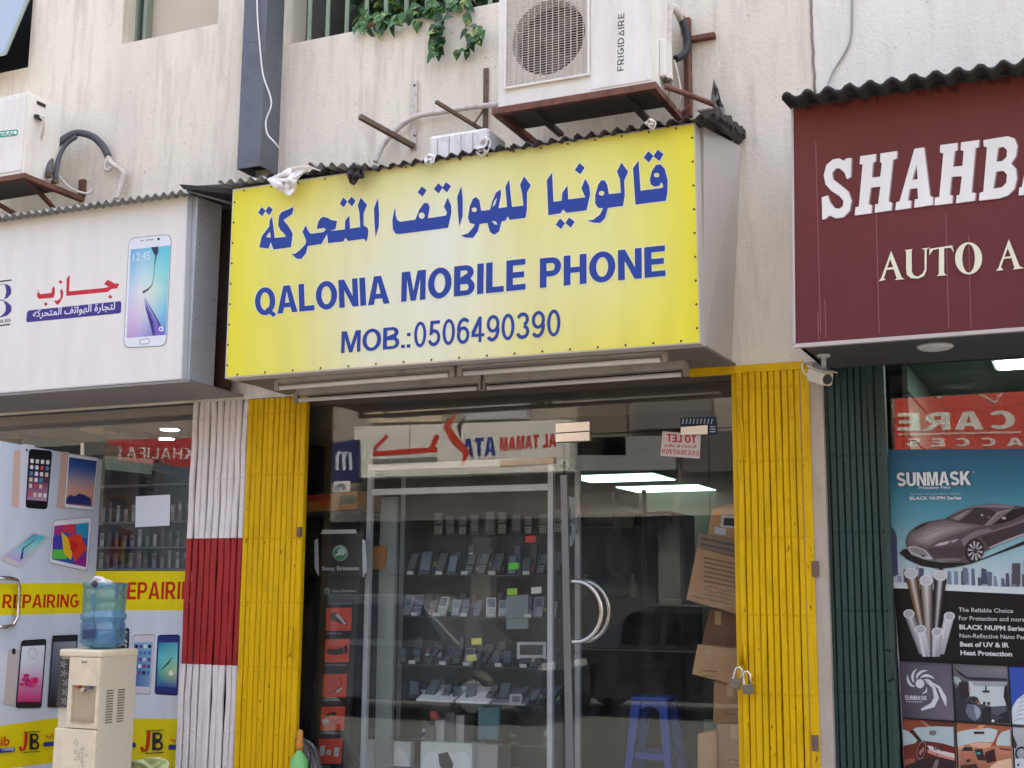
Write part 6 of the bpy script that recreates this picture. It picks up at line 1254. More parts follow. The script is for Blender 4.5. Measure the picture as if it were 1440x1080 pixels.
# blue stool
q0, q1 = U(884, 979, 1.2), U(941, 979, 1.2); cx_ = (q0.x + q1.x) / 2; hw = (q1.x - q0.x) / 2 - .01; zst = q0.z; cy_ = 1.2 + hw
t = thing('stool', 'blue plastic stool standing inside the glass door', 'stool', (cx_, cy_, .45))
b = MB(); b.box((cx_ - hw, cy_ - hw, zst - .03), (cx_ + hw, cy_ + hw, zst)); b.build('seat', m_stool, t, bevel=.012)
for sx in (-1, 1):
    for sy in (-1, 1):
        b = MB(); top = Vector((cx_ + sx * (hw - .035), cy_ + sy * (hw - .035), zst - .031)); bot = Vector((cx_ + sx * (hw + .015), cy_ + sy * (hw + .015), .451))
        f = lambda c, r: [c + Vector((-r, -r, 0)), c + Vector((r, -r, 0)), c + Vector((r, r, 0)), c + Vector((-r, r, 0))]
        b.hexa(f(top, .032), f(bot, .024)); b.build('leg', m_stool, t, bevel=.006)
for z_, hgt in ((.60, .02),):
    for k in range(4):
        e = hw + .0; a_ = [(-1, -1), (1, -1), (1, 1), (-1, 1)][k]; c_ = [(1, -1), (1, 1), (-1, 1), (-1, -1)][k]
        p0 = Vector((cx_ + a_[0] * e, cy_ + a_[1] * e, z_)); p1 = Vector((cx_ + c_[0] * e, cy_ + c_[1] * e, z_)); d_ = (p1 - p0); d_ = d_ - d_.normalized() * .06
        b = MB(); b.obox((p0 + p1) / 2, d_ / 2, d_.cross(Vector((0, 0, 1))).normalized() * .01, (0, 0, hgt)); b.build('cross_bar', m_stool, t)
for k in range(2):
    sy = (-1, 1)[k]; b = MB(); w_ = hw - .05
    P = [(cx_ - w_ - .02, cy_ + sy * (hw - .02), zst - .031), (cx_ + w_ + .02, cy_ + sy * (hw - .02), zst - .031), (cx_ + w_ + .02, cy_ + sy * (hw - .016), zst - .12)] + [(cx_ + w_ * math.cos(R(180 * i / 10)), cy_ + sy * (hw - .016), zst - .12 + .06 * math.sin(R(180 * i / 10))) for i in range(11)] + [(cx_ - w_ - .02, cy_ + sy * (hw - .016), zst - .12)]
    b.prism(P, (0, .008 * -sy, 0)); b.build('apron', m_stool, t)
# cardboard stack
BX = [('carton', [(1001, 714), (1046, 706), (1046, 772), (995, 752)], .42, .35, m_card2, 'topmost small carton of the stack behind the right yellow gate, white labels on its side'),
      ('carton', [(982, 749), (1050, 764), (1050, 800), (978, 790)], .36, .36, mat('brown_grey_carton', (128, 104, 84), .8), 'flat striped carton second from the top of the cardboard stack'),
      ('carton', [(980, 770), (1050, 788), (1050, 868), (965, 843)], .35, .40, m_card, 'large tilted carton with slots and handwriting in the cardboard stack'),
      ('carton', [(998, 857), (1052, 862), (1052, 918), (986, 908)], .50, .40, mat('dark_card', (126, 88, 66), .85, var=.06), 'darkest plain carton in the middle of the cardboard stack'),
      ('carton', [(981, 906), (1052, 914), (1052, 968), (973, 948)], .36, .40, m_card2, 'pale plain carton sticking out to the left in the cardboard stack'),
      ('carton', [(1004, 958), (1054, 958), (1054, 1017), (1003, 1016)], .38, .40, m_card, 'narrow upright carton low in the cardboard stack'),
      ('carton', [(981, 1032), (1008, 1028), (1008, 1100), (981, 1100)], .36, .40, m_card2, 'pale carton at the foot of the cardboard stack on the left'),
      ('carton', [(1008.5, 1018), (1056, 1018), (1056, 1100), (1009, 1100)], .38, .40, m_card, 'brown carton at the foot of the cardboard stack beside the gate')]
for i, (nm, q, y, dy, m, lb) in enumerate(BX):
    t = MB(); t.pxbox(q, y, dy); o = t.build('cardboard_carton', m, None, bevel=.003, label=lb, cat='box', group='stacked cardboard cartons')
    if i == 0:
        a = Art(PY(y), .001); a.poly([(1015, 724), (1036, 726), (1036, 743), (1013, 741)], (206, 206, 204)); a.poly([(1018, 728), (1034, 729), (1033, 740), (1017, 739)], (44, 44, 48)); a.poly([(1006, 741), (1021, 744), (1020, 753), (1004, 750)], (200, 206, 214)); a.poly([(1006, 719), (1012, 718), (1011, 727), (1005, 727)], (216, 130, 40)); a.build('paper_label', m_print, o)
    if i in (3, 4, 5, 7):
        a = Art(PY(y), .001); xa_ = min(p[0] for p in q) + 3; xb_ = max(p[0] for p in q); yc_ = sum(p[1] for p in q) / 4
        a.poly([(xa_ + 16, q[0][1] + (3, 0, 4, 3, 1, 1, 0, 1)[i]), (xa_ + 25, q[0][1] + 3), (xa_ + 25, q[0][1] + 22), (xa_ + 16, q[0][1] + 21)], (190, 160, 116)); a.path([(xa_ + 12 + k * 3, yc_ + 10 + rn.uniform(-1.5, 1.5)) for k in range(8)], .9, (84, 62, 48)); a.line((xa_ + 12, yc_ + 16), (xa_ + 30, yc_ + 17.5), .8, (100, 72, 54)); a.build('tape_and_marks', m_print, o)
    if i == 1:
        a = Art(PY(y), .001)
        for k in range(4): a.line((986, 757 + k * 8), (1048, 770 + k * 8), 3.4, (92, 76, 66))
        a.build('printed_stripes', m_print, o)
    if i == 2:
        a = Art(PY(y), .001)
        for k in range(6): a.line((990, 784 + k * 6.5), (1042, 795 + k * 6.5), 2.4, (112, 84, 60))
        for k in range(4): a.path([(990 + j * 5, 823 + k * 6 + j * 1.2 + rn.uniform(-1.6, 1.6)) for j in range(9)], .9, (92, 76, 80))
        a.line((973, 838), (990, 842), 1, (90, 70, 56)); a.build('printed_marks', m_print, o)
# papers on the glass door
a = Art(Plane((0, GY, 0), (0, -1, 0)), -.0015)
a = Art(PY(GY), .0012); a.poly([(931.6, 606.4), (985.6, 611), (984, 645), (928.7, 641)], (206, 196, 194))
a.bold('TO LET', (979, 623.5), (938, 621), 11, (176, 40, 44), .24, .18, .1); a.text('Rooms & office', (979, 630), (934, 628), 4, (170, 60, 60), .015); a.bold('0557640769', (983, 641), (931, 637.5), 6.5, (176, 40, 44), .16, .14, .1)
a.build('paper_notice', m_paper, None, label='white paper notice with red reversed lettering on the glass above the door', cat='notice')
a = Art(PY(GY), .0012); a.poly([(956.5, 587.5), (1007, 586), (1009, 611), (996, 611.5), (996, 598), (957, 600)], (44, 60, 84))
for k in range(9): a.line((960 + k * 5, 596), (961 + k * 5.1, 589), 1.6, (176, 190, 206)); 
for k in range(3): a.line((998, 600 + k * 3.5), (1006, 600 + k * 3.5), 1.6, (176, 190, 206))
a.build('paper_notice', m_paper, None, label='dark blue paper scrap stuck behind the right door fitting', cat='notice')
rag('paper_scrap', [(793, 700), (800, 697), (811, 700), (811, 742), (806, 768), (797, 770), (794, 745)], 'long white paper scrap stuck along the glass door edge', mat('grey_paper', (170, 176, 176), .8, var=.08), 31, .002, GY + .05)
rag('dark_tape', [(782, 650), (797, 642), (806, 652), (799, 668), (793, 682), (788, 664)], 'dark crumpled tape at the upper corner of the glass door', m_clothd, 33, .004, GY + .07)

# mop and bottle by the gate
t = thing('mop', 'grey string mop standing head up beside the left yellow gate', 'mop', (U(440, 1080, .02).x, .02, .30))
top = U(422, 1040, .02); b = MB()
rn = random.Random(40)
for i in range(46):
    a_ = rn.uniform(-.2, 1); st_ = top + Vector((rn.uniform(-.01, .02), rn.uniform(-.03, .03), rn.uniform(-.01, .01))); e = U(424 + 36 * abs(a_) + rn.uniform(-3, 3), 1098, .02 + rn.uniform(-.06, .06)); md = st_.lerp(e, .35) + Vector((.03 + .02 * a_, rn.uniform(-.02, .02), .03))
    b.tube([st_, md, e], .0055, 5, sub=4, mi=i % 3)
b.build('strings', [mat('grey_mop', (112, 106, 106), .9), mat('dark_mop', (84, 78, 80), .9), mat('pale_mop', (150, 146, 144), .9)], t); b = MB(); b.tube([top, top + Vector((.01, 0, -.6)), (top.x + .02, .02, .31)], .012, 8); b.build('handle', m_oldst, t)
t = thing('cleaner_bottle', 'green cleaner bottle with an orange and yellow top beside the mop', 'bottle', (U(421, 1078, -.06).x, -.06, .30)); q = U(421, 1062, -.06)
b = MB(); b.lathe([(.05, .302 - q.z), (.055, .33 - q.z), (.055, -.03), (.02, .02), (.02, .03)], q, 16); b.build('body', mat('green_bottle', (120, 190, 110), .4), t); b = MB(); b.lathe([(.022, .031), (.024, .06), (.02, .09), (.018, .14), (.006, .15)], q, 12); b.build('trigger_top', mat('orange_top', (196, 130, 50), .5), t)

# ------------------------------------------------------------ the right shop's poster
PYR = PY(GY)
tp = thing('window_poster', 'large window film poster with a grey sports car, film rolls and car interiors', 'poster', U(1350, 1079, GY) + Vector((0, 0, -.1)))
b = MB(); b.hexa([PYR.at(1247, 632, .004), PYR.at(1700, 630, .004), PYR.at(1700, 1120, .004), PYR.at(1273, 1120, .004)], [PYR.at(1247, 632, .001), PYR.at(1700, 630, .001), PYR.at(1700, 1120, .001), PYR.at(1273, 1120, .001)]); b.build('backing', m_foamw, tp)
a = Art(PYR, .0045); P7, P8 = (1020, 480, 3.376), (1020, 780, 3.4286)
a.grad([(1247, 632), (1700, 630), (1700, 832), (1256, 822)], [[(42, 92, 128), (38, 86, 122)], [(52, 118, 142), (48, 112, 140)], [(88, 152, 166), (84, 148, 164)], [(150, 190, 196), (150, 188, 194)], [(206, 214, 216), (206, 214, 216)]], 8)
rn = random.Random(50)
for k in range(34):
    x = 1262 + k * 8 + rn.uniform(-2, 2); h_ = rn.uniform(8, 26) * (.5 if 1300 < x < 1330 else 1); a.poly([(x, 822 - h_), (x + rn.uniform(3, 7), 823 - h_), (x + 6, 825), (x, 825)], rn.choice([(120, 136, 156), (150, 160, 176), (96, 104, 130), (84, 84, 100)]))
a.grad([(1256, 818.5), (1700, 837), (1700, 848), (1257, 827)], [[(214, 224, 222), (190, 204, 204)]] * 2, 2)
a.poly([(1257, 827), (1700, 848), (1700, 960), (1265, 930)], (20, 19, 20))
PB = (1240, 690, 7.2)
a.poly([(95, 360), (130, 400), (152, 460), (165, 850), (100, 880)], (74, 76, 112), (), PB); a.poly([(1320, 735), (1402, 735), (1404, 950), (1318, 948)], (82, 76, 84), (), PB); a.poly([(1010, 780), (1060, 800), (1070, 945), (1005, 945)], (70, 78, 100), (), PB); a.poly([(820, 775), (870, 785), (875, 940), (820, 940)], (104, 114, 132), (), PB)
for k in range(3): a.poly([(1440 + k * 130, 690 - k * 30), (1520 + k * 130, 690 - k * 30), (1520 + k * 130, 960), (1440 + k * 130, 955)], (96, 104, 124), (), PB)
for i_, (p, c) in enumerate((
 ([(180, 630), (220, 590), (260, 590), (300, 650), (420, 700), (600, 725), (905, 735), (1250, 590), (1440, 510), (1900, 330), (1900, 390), (1440, 545), (900, 742), (720, 778), (560, 788), (400, 762), (250, 692)], (30, 26, 26)),
 ([(575, 770), (622, 772), (622, 815), (575, 812)], (36, 34, 36)),
 ([(240, 520), (252, 470), (268, 435), (300, 400), (340, 370), (400, 335), (470, 312), (600, 290), (640, 285), (720, 235), (820, 185), (940, 150), (1150, 135), (1330, 150), (1440, 160), (1900, 240), (1900, 420), (1440, 445), (1250, 515), (1040, 620), (1000, 690), (905, 735), (700, 722), (520, 704), (400, 692), (300, 640), (255, 580)], (86, 76, 80)),
 ([(655, 280), (740, 228), (830, 184), (940, 154), (1150, 139), (1340, 153), (1330, 178), (1170, 170), (960, 166), (850, 188), (740, 236)], (128, 118, 122)),
 ([(330, 380), (400, 340), (470, 318), (430, 360), (340, 410)], (50, 42, 46)),
 ([(262, 490), (300, 430), (400, 372), (500, 330), (640, 297), (760, 318), (1000, 352), (900, 395), (720, 455), (560, 520), (460, 578), (380, 558), (280, 545)], (108, 98, 100)),
 ([(300, 500), (350, 440), (480, 370), (620, 330), (760, 338), (920, 365), (760, 420), (600, 480), (470, 552), (390, 540)], (126, 117, 118)),
 ([(350, 500), (430, 430), (560, 375), (690, 362), (800, 376), (660, 430), (540, 480), (465, 528), (400, 522)], (142, 135, 134)),
 ([(410, 490), (500, 435), (600, 402), (660, 402), (560, 448), (470, 500)], (156, 150, 148)),
 ([(650, 285), (740, 235), (850, 190), (960, 170), (1070, 182), (1160, 215), (1040, 345), (860, 330), (740, 310)], (58, 51, 55)),
 ([(680, 282), (760, 238), (860, 198), (930, 186), (860, 250), (790, 305), (740, 302)], (104, 96, 100)), ([(720, 278), (860, 206), (890, 200), (800, 280), (760, 296)], (136, 129, 132)),
 ([(1040, 350), (1170, 215), (1330, 178), (1220, 255), (1108, 346)], (140, 131, 133)), ([(1070, 345), (1190, 235), (1290, 198), (1210, 255), (1100, 345)], (112, 103, 106)),
 ([(1125, 345), (1200, 280), (1330, 190), (1440, 172), (1750, 195), (1750, 235), (1440, 238), (1340, 290), (1230, 330)], (34, 29, 33)),
 ([(1000, 470), (1120, 420), (1300, 360), (1440, 322), (1900, 290), (1900, 420), (1440, 430), (1250, 500), (1080, 575), (1045, 520)], (62, 53, 58)),
 ([(1120, 400), (1300, 345), (1440, 290), (1900, 260), (1900, 282), (1440, 318), (1300, 366), (1130, 420)], (116, 105, 108)), ([(1080, 575), (1250, 500), (1440, 430), (1900, 410), (1900, 422), (1440, 446), (1250, 520), (1095, 585)], (172, 166, 166)),
 ([(800, 500), (880, 440), (980, 395), (1080, 385), (1130, 412), (1000, 445), (900, 490), (830, 560)], (124, 114, 117)), ([(460, 590), (640, 575), (830, 560), (838, 640), (790, 690), (640, 700), (530, 690)], (72, 63, 67)), ([(540, 690), (700, 680), (800, 690), (800, 712), (660, 716), (540, 706)], (118, 110, 112)),
 ([(500, 575), (560, 530), (690, 495), (800, 478), (740, 530), (650, 560)], (100, 92, 95)), ([(530, 560), (590, 528), (690, 508), (660, 540), (600, 556)], (182, 178, 178)), ([(690, 512), (780, 488), (730, 524)], (170, 165, 166)),
 ([(258, 580), (280, 562), (345, 560), (440, 598), (522, 690), (500, 698), (410, 690), (300, 640)], (176, 172, 170)), ([(275, 580), (340, 572), (425, 606), (470, 660), (400, 664), (310, 622)], (128, 128, 126)), ([(400, 650), (440, 656), (430, 672), (402, 668)], (60, 56, 58)))): a.poly(p, c, (), PB)
a.ell(938, 608, 96, 122, (38, 33, 36), 0, PB, rot=14); a.ell(944, 610, 82, 106, (54, 49, 52), 0, PB, rot=14)
for k in range(10): g_ = R(k * 36 + 8); a.path([(946 + 22 * math.cos(g_), 610 + 28 * math.sin(g_)), (946 + 76 * math.cos(g_), 610 + 98 * math.sin(g_))], [9, 22], (182, 178, 178), PB)
a.ell(946, 610, 18, 22, (60, 56, 58), 0, PB); a.ell(1237, 278, 22, 13, (176, 168, 170), 0, PB); a.ell(1016, 248, 12, 12, (170, 164, 166), 0, PB); a.ell(1082, 270, 18, 6, (130, 124, 126), 0, PB)
a.bold('SUNMASK', (1261.4, 683.8), (1365, 682), 19, (222, 228, 230), .24, .17, .06, under=(30, 50, 64)); a.text('Window Film', (1291, 687.5), (1336.5, 687), 3.4, (206, 216, 220), .02); a.text('Series of window films', (1280, 696), (1351, 695.5), 2.6, (170, 190, 198)); a.text('BLACK NUPM Series', (1279.5, 703), (1352, 702.2), 4.4, (206, 216, 220), .03); a.ell(1369, 664, 1.6, 1.6, (180, 196, 204), .7)
# rolls
for (x, y, x1_, y1_, c0_, c1_) in ((895, 90, 965, 440, (128, 92, 56), (38, 30, 26)), (1038, 100, 1010, 440, (58, 54, 56), (26, 24, 26)), (968, 125, 985, 470, (150, 138, 128), (62, 54, 50)), (885, 285, 955, 480, (150, 150, 152), (96, 96, 100)), (1080, 297, 1035, 480, (206, 206, 208), (150, 150, 154)), (942, 360, 970, 492, (214, 214, 216), (160, 160, 164)), (1022, 372, 1015, 492, (196, 196, 198), (140, 140, 146))):
    r0 = 31 if y < 150 else 25; r1 = 14 if y < 150 else 20
    a.grad([(x - r0, y), (x + r0, y), (x1_ + r1, y1_), (x1_ - r1, y1_)], [[c1_, c0_, (206, 202, 198), c0_, c1_], [c1_, c0_, (150, 146, 142), c1_, c1_]], 8, P8)
    a.ell(x, y, r0 + 2, r0 * .85, (206, 208, 208), 0, P8); a.ell(x, y, r0 * .82, r0 * .66, (168, 170, 170) if y > 150 else (186, 188, 188), 0, P8)
for t_, x0_, y0_, x1_, y1_, h_, bd in (('The Reliable Choice', 1125, 275, 1388, 281, 20, .004), ('For Protection and more', 1126, 315, 1446, 323, 20, .004), ('BLACK NUPM Series', 1129, 359, 1452, 368, 21, .035), ('Non-Reflective Nano Particle', 1130, 400, 1500, 409, 20, .004), ('Best of UV & IR', 1132, 442, 1368, 447, 21, .035), ('Heat Protection', 1134, 483, 1383, 490, 21, .035)):
    a.text(t_, (1020 + x0_ / 3.4286, 780 + y0_ / 3.4286), (1020 + x1_ / 3.4286, 780 + y1_ / 3.4286), h_ / 3.4286, (206, 206, 204), bd)
a.grad([(838, 512), (1090, 526), (1106, 800), (854, 786)], [[(84, 80, 90), (96, 90, 102)], [(70, 64, 74), (112, 106, 118)]], 4, P8)
LGc = (208, 208, 212)
a.ell(938, 622, 21, 22, LGc, 0, P8)
for k in range(5): g0 = 150 + k * 42; a.path([(938 + (28 + j * 9) * math.cos(R(g0 + j * 13)), 622 + (28 + j * 9) * math.sin(R(g0 + j * 13))) for j in range(6)], [3, 9, 13, 13, 9, 3], LGc, P8)
a.path([(965, 610), (1005, 640), (1018, 690), (1000, 725), (945, 748)], [2, 14, 24, 26, 10], LGc, P8); a.path([(978, 606), (1030, 640), (1055, 690), (1064, 730)], [2, 14, 22, 4], LGc, P8); a.path([(950, 672), (968, 660), (972, 640)], [2, 10, 2], LGc, P8)
a.bold('SUNMASK', (1020 + 866 / 3.4286, 780 + 699 / 3.4286), (1020 + 972 / 3.4286, 780 + 702 / 3.4286), 6, LGc, .22, .16, .08); a.line((872, 708), (950, 711), 5, (160, 158, 164), P8)
# small photographs of car interiors
PA = (1260, 920, 6.75)
a.grad([(538, 92), (1060, 106), (1080, 655), (555, 632)], [[(104, 102, 106), (126, 124, 126)], [(84, 82, 86), (92, 92, 96)], [(60, 60, 68), (56, 56, 62)]], 6, PA)
for p, c in (([(690, 258), (1052, 266), (1042, 490), (900, 496), (800, 470), (780, 420), (700, 400)], (188, 198, 194)), ([(720, 262), (1050, 270), (1048, 310), (740, 300)], (150, 158, 156)), ([(545, 205), (600, 225), (622, 262), (590, 300), (545, 262)], (160, 176, 172)), ([(545, 125), (680, 215), (1055, 230), (1055, 254), (800, 250), (680, 240), (600, 192)], (48, 46, 54)), ([(596, 268), (640, 255), (682, 268), (704, 330), (690, 400), (670, 430), (600, 420), (588, 330)], (50, 42, 44)),
             ([(690, 300), (706, 312), (708, 348), (690, 356)], (176, 150, 140)), ([(540, 305), (600, 340), (650, 430), (740, 470), (800, 530), (806, 600), (745, 640), (556, 632)], (52, 52, 60)), ([(680, 470), (760, 480), (806, 540), (800, 600), (750, 636), (690, 600), (660, 540)], (104, 108, 122)), ([(740, 480), (790, 510), (806, 560), (770, 620), (750, 560)], (150, 156, 166)), ([(1030, 310), (1056, 285), (1078, 540), (1056, 510), (1020, 400)], (42, 38, 42)),
             ([(815, 510), (905, 496), (902, 640), (815, 645)], (42, 42, 48)), ([(960, 610), (1000, 560), (1062, 530), (1082, 655), (960, 648)], (40, 40, 46)), ([(820, 345), (890, 345), (890, 364), (826, 364)], (40, 42, 44)), ([(845, 300), (860, 300), (862, 345), (846, 345)], (70, 74, 76)), ([(900, 500), (1040, 492), (1050, 540), (960, 580), (910, 560)], (84, 84, 94)), ([(760, 440), (800, 450), (800, 478), (760, 470)], (150, 110, 98))): a.poly(p, c, (), PA)
a.ell(736, 438, 46, 40, (36, 36, 40), .74, PA); a.ell(738, 432, 22, 18, (44, 46, 50), 0, PA); a.ell(838, 466, 14, 17, (50, 54, 56), 0, PA); a.ell(880, 468, 14, 17, (50, 54, 56), 0, PA); a.ell(921, 632, 13, 12, (226, 228, 226), 0, PA); a.ell(1000, 625, 40, 26, (120, 120, 126), .85, PA, a0=180, a1=300)
a.poly([(1068, 108), (2400, 145), (2400, 720), (1088, 664)], (56, 80, 164), (), PA); a.poly([(1092, 560), (1110, 490), (1150, 430), (1220, 375), (1500, 360), (1500, 690), (1092, 660)], (206, 214, 214), (), PA)
for k in range(6): a.path([(1110 + k * 12, 640 - k * 42), (1160 + k * 10, 615 - k * 42), (1230, 610 - k * 44)], [2, 7, 3], (120, 130, 140), PA)
a.grad([(62, 618), (550, 640), (572, 1120), (82, 1120)], [[(112, 58, 42), (96, 48, 38)], [(92, 44, 34), (82, 40, 34)], [(70, 40, 36), (66, 40, 38)]], 5, PA)
for p, c in (([(64, 622), (200, 626), (300, 680), (165, 700), (130, 735), (64, 690)], (136, 70, 48)), ([(220, 624), (250, 625), (330, 690), (300, 690)], (176, 116, 90)), ([(160, 712), (200, 694), (380, 684), (545, 690), (552, 878), (440, 846), (330, 830), (245, 820), (215, 790)], (170, 186, 186)), ([(62, 708), (120, 732), (175, 780), (204, 815), (186, 842), (70, 872)], (174, 190, 188)), ([(130, 735), (160, 712), (240, 810), (215, 830)], (70, 32, 26)),
             ([(290, 862), (360, 836), (450, 850), (553, 900), (556, 955), (430, 925), (330, 900)], (110, 36, 32)), ([(295, 865), (340, 872), (420, 912), (556, 945), (557, 985), (420, 950), (320, 910)], (206, 196, 188)), ([(300, 905), (420, 948), (557, 985), (558, 1010), (400, 972), (300, 935)], (196, 134, 120)), ([(80, 1000), (180, 985), (188, 1030), (84, 1060)], (150, 86, 74)), ([(84, 1060), (250, 1000), (400, 975), (560, 1016), (572, 1120), (82, 1120)], (48, 38, 38)), ([(345, 1080), (370, 1010), (405, 990), (400, 1050), (380, 1100)], (120, 104, 96)), ([(70, 872), (186, 842), (200, 900), (180, 985), (80, 1000)], (112, 50, 38))): a.poly(p, c, (), PA)
a.ell(242, 912, 46, 96, (60, 34, 32), .80, PA, rot=14); a.ell(240, 912, 40, 88, (190, 160, 150), .93, PA, rot=14); a.poly([(215, 930), (262, 880), (270, 905), (232, 960)], (170, 120, 108), (), PA); a.ell(378, 884, 24, 28, (70, 66, 66), .55, PA); a.ell(436, 896, 20, 26, (66, 60, 60), .55, PA); a.ell(348, 746, 35, 25, (112, 110, 108), 0, PA); a.ell(392, 952, 8, 9, (110, 60, 60), 0, PA)
a.grad([(556, 650), (1086, 672), (1110, 1120), (580, 1120)], [[(150, 84, 54), (146, 84, 56)], [(196, 140, 110), (176, 112, 82)], [(120, 70, 54), (170, 110, 82)]], 5, PA)
for p, c in (([(564, 752), (600, 735), (740, 708), (880, 700), (962, 718), (955, 780), (920, 835), (800, 833), (700, 848), (570, 885)], (182, 194, 190)), ([(958, 812), (975, 770), (1010, 736), (1082, 714), (1088, 872), (950, 862)], (180, 192, 186)), ([(760, 720), (790, 672), (850, 668), (800, 720)], (206, 150, 104)), ([(738, 734), (835, 734), (840, 757), (740, 758)], (46, 42, 42)), ([(570, 888), (690, 852), (800, 838), (905, 842), (900, 880), (830, 896), (740, 878), (620, 900)], (212, 160, 130)),
             ([(905, 870), (925, 835), (970, 735), (985, 735), (945, 850), (950, 870)], (150, 70, 50)), ([(745, 902), (820, 898), (845, 1010), (775, 1005)], (48, 44, 44)), ([(765, 930), (800, 930), (801, 950), (767, 951)], (60, 150, 150)), ([(848, 930), (935, 895), (952, 1012), (870, 1035), (838, 990)], (60, 34, 34)), ([(950, 890), (1090, 900), (1094, 960), (960, 940)], (190, 124, 94)), ([(975, 888), (1088, 898), (1088, 915), (985, 905)], (100, 50, 40)), ([(870, 1120), (900, 1060), (970, 1015), (1094, 985), (1110, 1120)], (216, 178, 146)), ([(600, 1060), (760, 1040), (800, 1120), (590, 1120)], (70, 44, 40)), ([(570, 960), (600, 940), (612, 1090), (585, 1110)], (180, 120, 104))): a.poly(p, c, (), PA)
a.ell(680, 950, 62, 92, (158, 106, 84), .84, PA); a.poly([(624, 918), (650, 880), (712, 882), (735, 918)], (58, 42, 40), (), PA); a.poly([(630, 940), (730, 940), (725, 985), (640, 985)], (186, 110, 84), (), PA); a.poly([(664, 1000), (710, 995), (700, 1025), (670, 1025)], (64, 40, 38), (), PA)
a.grad([(1090, 698), (2400, 745), (2400, 1200), (1110, 1120)], [[(176, 178, 176), (184, 188, 186)], [(160, 164, 164), (140, 142, 142)], [(110, 110, 112), (110, 110, 112)]], 4, PA); a.poly([(1092, 720), (1150, 860), (1140, 900), (1100, 880)], (60, 58, 60), (), PA); a.ell(1190, 942, 60, 66, (40, 38, 42), .72, PA); a.poly([(1130, 1000), (1180, 985), (1260, 1000), (1260, 1120), (1130, 1120)], (196, 200, 200), (), PA); a.ell(1160, 1050, 10, 14, (60, 60, 64), 0, PA)
for p, q in (((1093, 524), (1124, 1060)), ((1363, 538), (1396, 1060)), ((838, 510), (1700, 552)), ((854, 788), (1700, 846))): a.line(p, q, 7, (22, 20, 22), P8)
a.build('printed_film', m_print, tp)
c = UZ(1432, 510.5, 2.972); t = thing('ceiling_light', 'bright rectangular panel light inside the right shop under the maroon sign', 'lamp', c)
b = MB(); b.box((c.x - .14, c.y - .17, 2.966), (c.x + .9, c.y + .17, 2.976)); b.build('frame', m_whitemet, t); b = MB(); b.box((c.x - .12, c.y - .15, 2.960), (c.x + .88, c.y + .15, 2.9655)); b.build('diffuser', mat('lit_white_panel', (240, 255, 245), .5, emit=(240, 255, 245), estr=5), t)
b = MB(); b.box((xr0 + .02, .9, .46), (xr0 + .05, 2.9, 2.96)); o = b.build('slatted_panel', mat('grey_slats', (96, 110, 104), .6, var=.1), None, label='grey slatted wall panel inside the right shop beside the green gate', cat='panel')
b = MB()
for k in range(9): b.box((xr0 + .051, .9, .7 + k * .26), (xr0 + .056, 2.9, .715 + k * .26))
b.build('grooves', m_dark, o)

# ------------------------------------------------------------ across the street (seen as reflections in the shop glass)
ob_ = thing('opposite_building', 'beige building across the street, mirrored faintly in the shop glass', 'building', (-10, -15, .15))
m_opw = mat('beige_facade', (138, 129, 119), .9, var=.18, scale=.8)
b = MB(); wall_holes(b, -34, 14, 3.0, 8.6, [(-32 + k * 3.2, -30.2 + k * 3.2, 6.2, 7.8) for k in range(14)], -14.6, -.3); b.build('facade_wall', m_opw, ob_)
for k in range(14):
    b = MB(); b.box((-32 + k * 3.2, -14.92, 6.2), (-30.2 + k * 3.2, -14.86, 7.8)); b.build('window', m_winglass, ob_)
b = MB(); b.box((-34, -18, 0.15), (14, -15.2, 3.0)); b.build('shuttered_shopfront', mat('grey_shutter', (58, 60, 60), .6, var=.15), ob_); b = MB(); b.box((-34, -18, 3.0), (14, -14.95, 8.6)); b.build('inner_wall', m_dark, ob_)
for k in range(13): b = MB(); b.box((-33 + k * 3.7, -15.19, .15), (-32.6 + k * 3.7, -14.9, 3.0)); b.build('pillar', m_greyin, ob_)
for i, (q, c) in enumerate((([(880, 566), (812, 568), (812, 640), (880, 640)], (96, 84, 72)), ([(1000, 560), (890, 566), (890, 604), (1000, 600)], (88, 86, 84)), ([(950, 612), (800, 616), (800, 662), (950, 660)], (120, 120, 118)), ([(620, 565), (520, 566), (520, 594), (620, 592)], (176, 160, 138)), ([(740, 560), (650, 562), (650, 590), (740, 588)], (150, 150, 156)), ([(1100, 600), (960, 610), (960, 664), (1100, 660)], (70, 66, 62)))):
    M_ = Mirror(-14.3); q_ = [M_.at(*p) for p in q]; b = MB(); b.hexa(q_, [p + Vector((0, -.2, 0)) for p in q_]); b.build('facade_panel', mat('facade_panel_%d' % i, c, .7, var=.12), ob_)
def opp_sign(label, quad, cols, fn, ym=-14.0, dpt=.4):
    M_ = Mirror(ym); q = [M_.at(*p) for p in quad]; t = thing('shop_sign', label, 'sign', sum(q, Vector()) / 4)
    b = MB(); b.hexa(q, [p + Vector((0, -dpt, 0)) for p in q]); b.build('sign_box', mat('opposite_sign', cols, .6), t); a = Art(M_, .004); fn(a); a.build('lettering', m_print, t)
def fA(a):
    a.bold('AL TAMAM', (782, 628), (703, 634), 19, (190, 40, 36), .26, .2, .07); a.bold('ATA', (697, 640), (650, 643), 26, (40, 56, 130), .26, .2, .05)
    a.path([(640, 582), (628, 600), (640, 620), (656, 636), (650, 655)], [3, 10, 12, 10, 3], (190, 60, 40)); a.path([(655, 585), (645, 600), (648, 615)], [2, 7, 2], (60, 50, 50))
    a.line((615, 612), (606, 632), 7, (196, 50, 40)); a.line((615, 632), (524, 638), 7, (196, 50, 40)); a.line((545, 612), (525, 632), 5, (196, 50, 40)); a.line((524, 650), (615, 646), 8, (120, 116, 110)); a.line((703, 652), (782, 647), 9, (150, 110, 60))
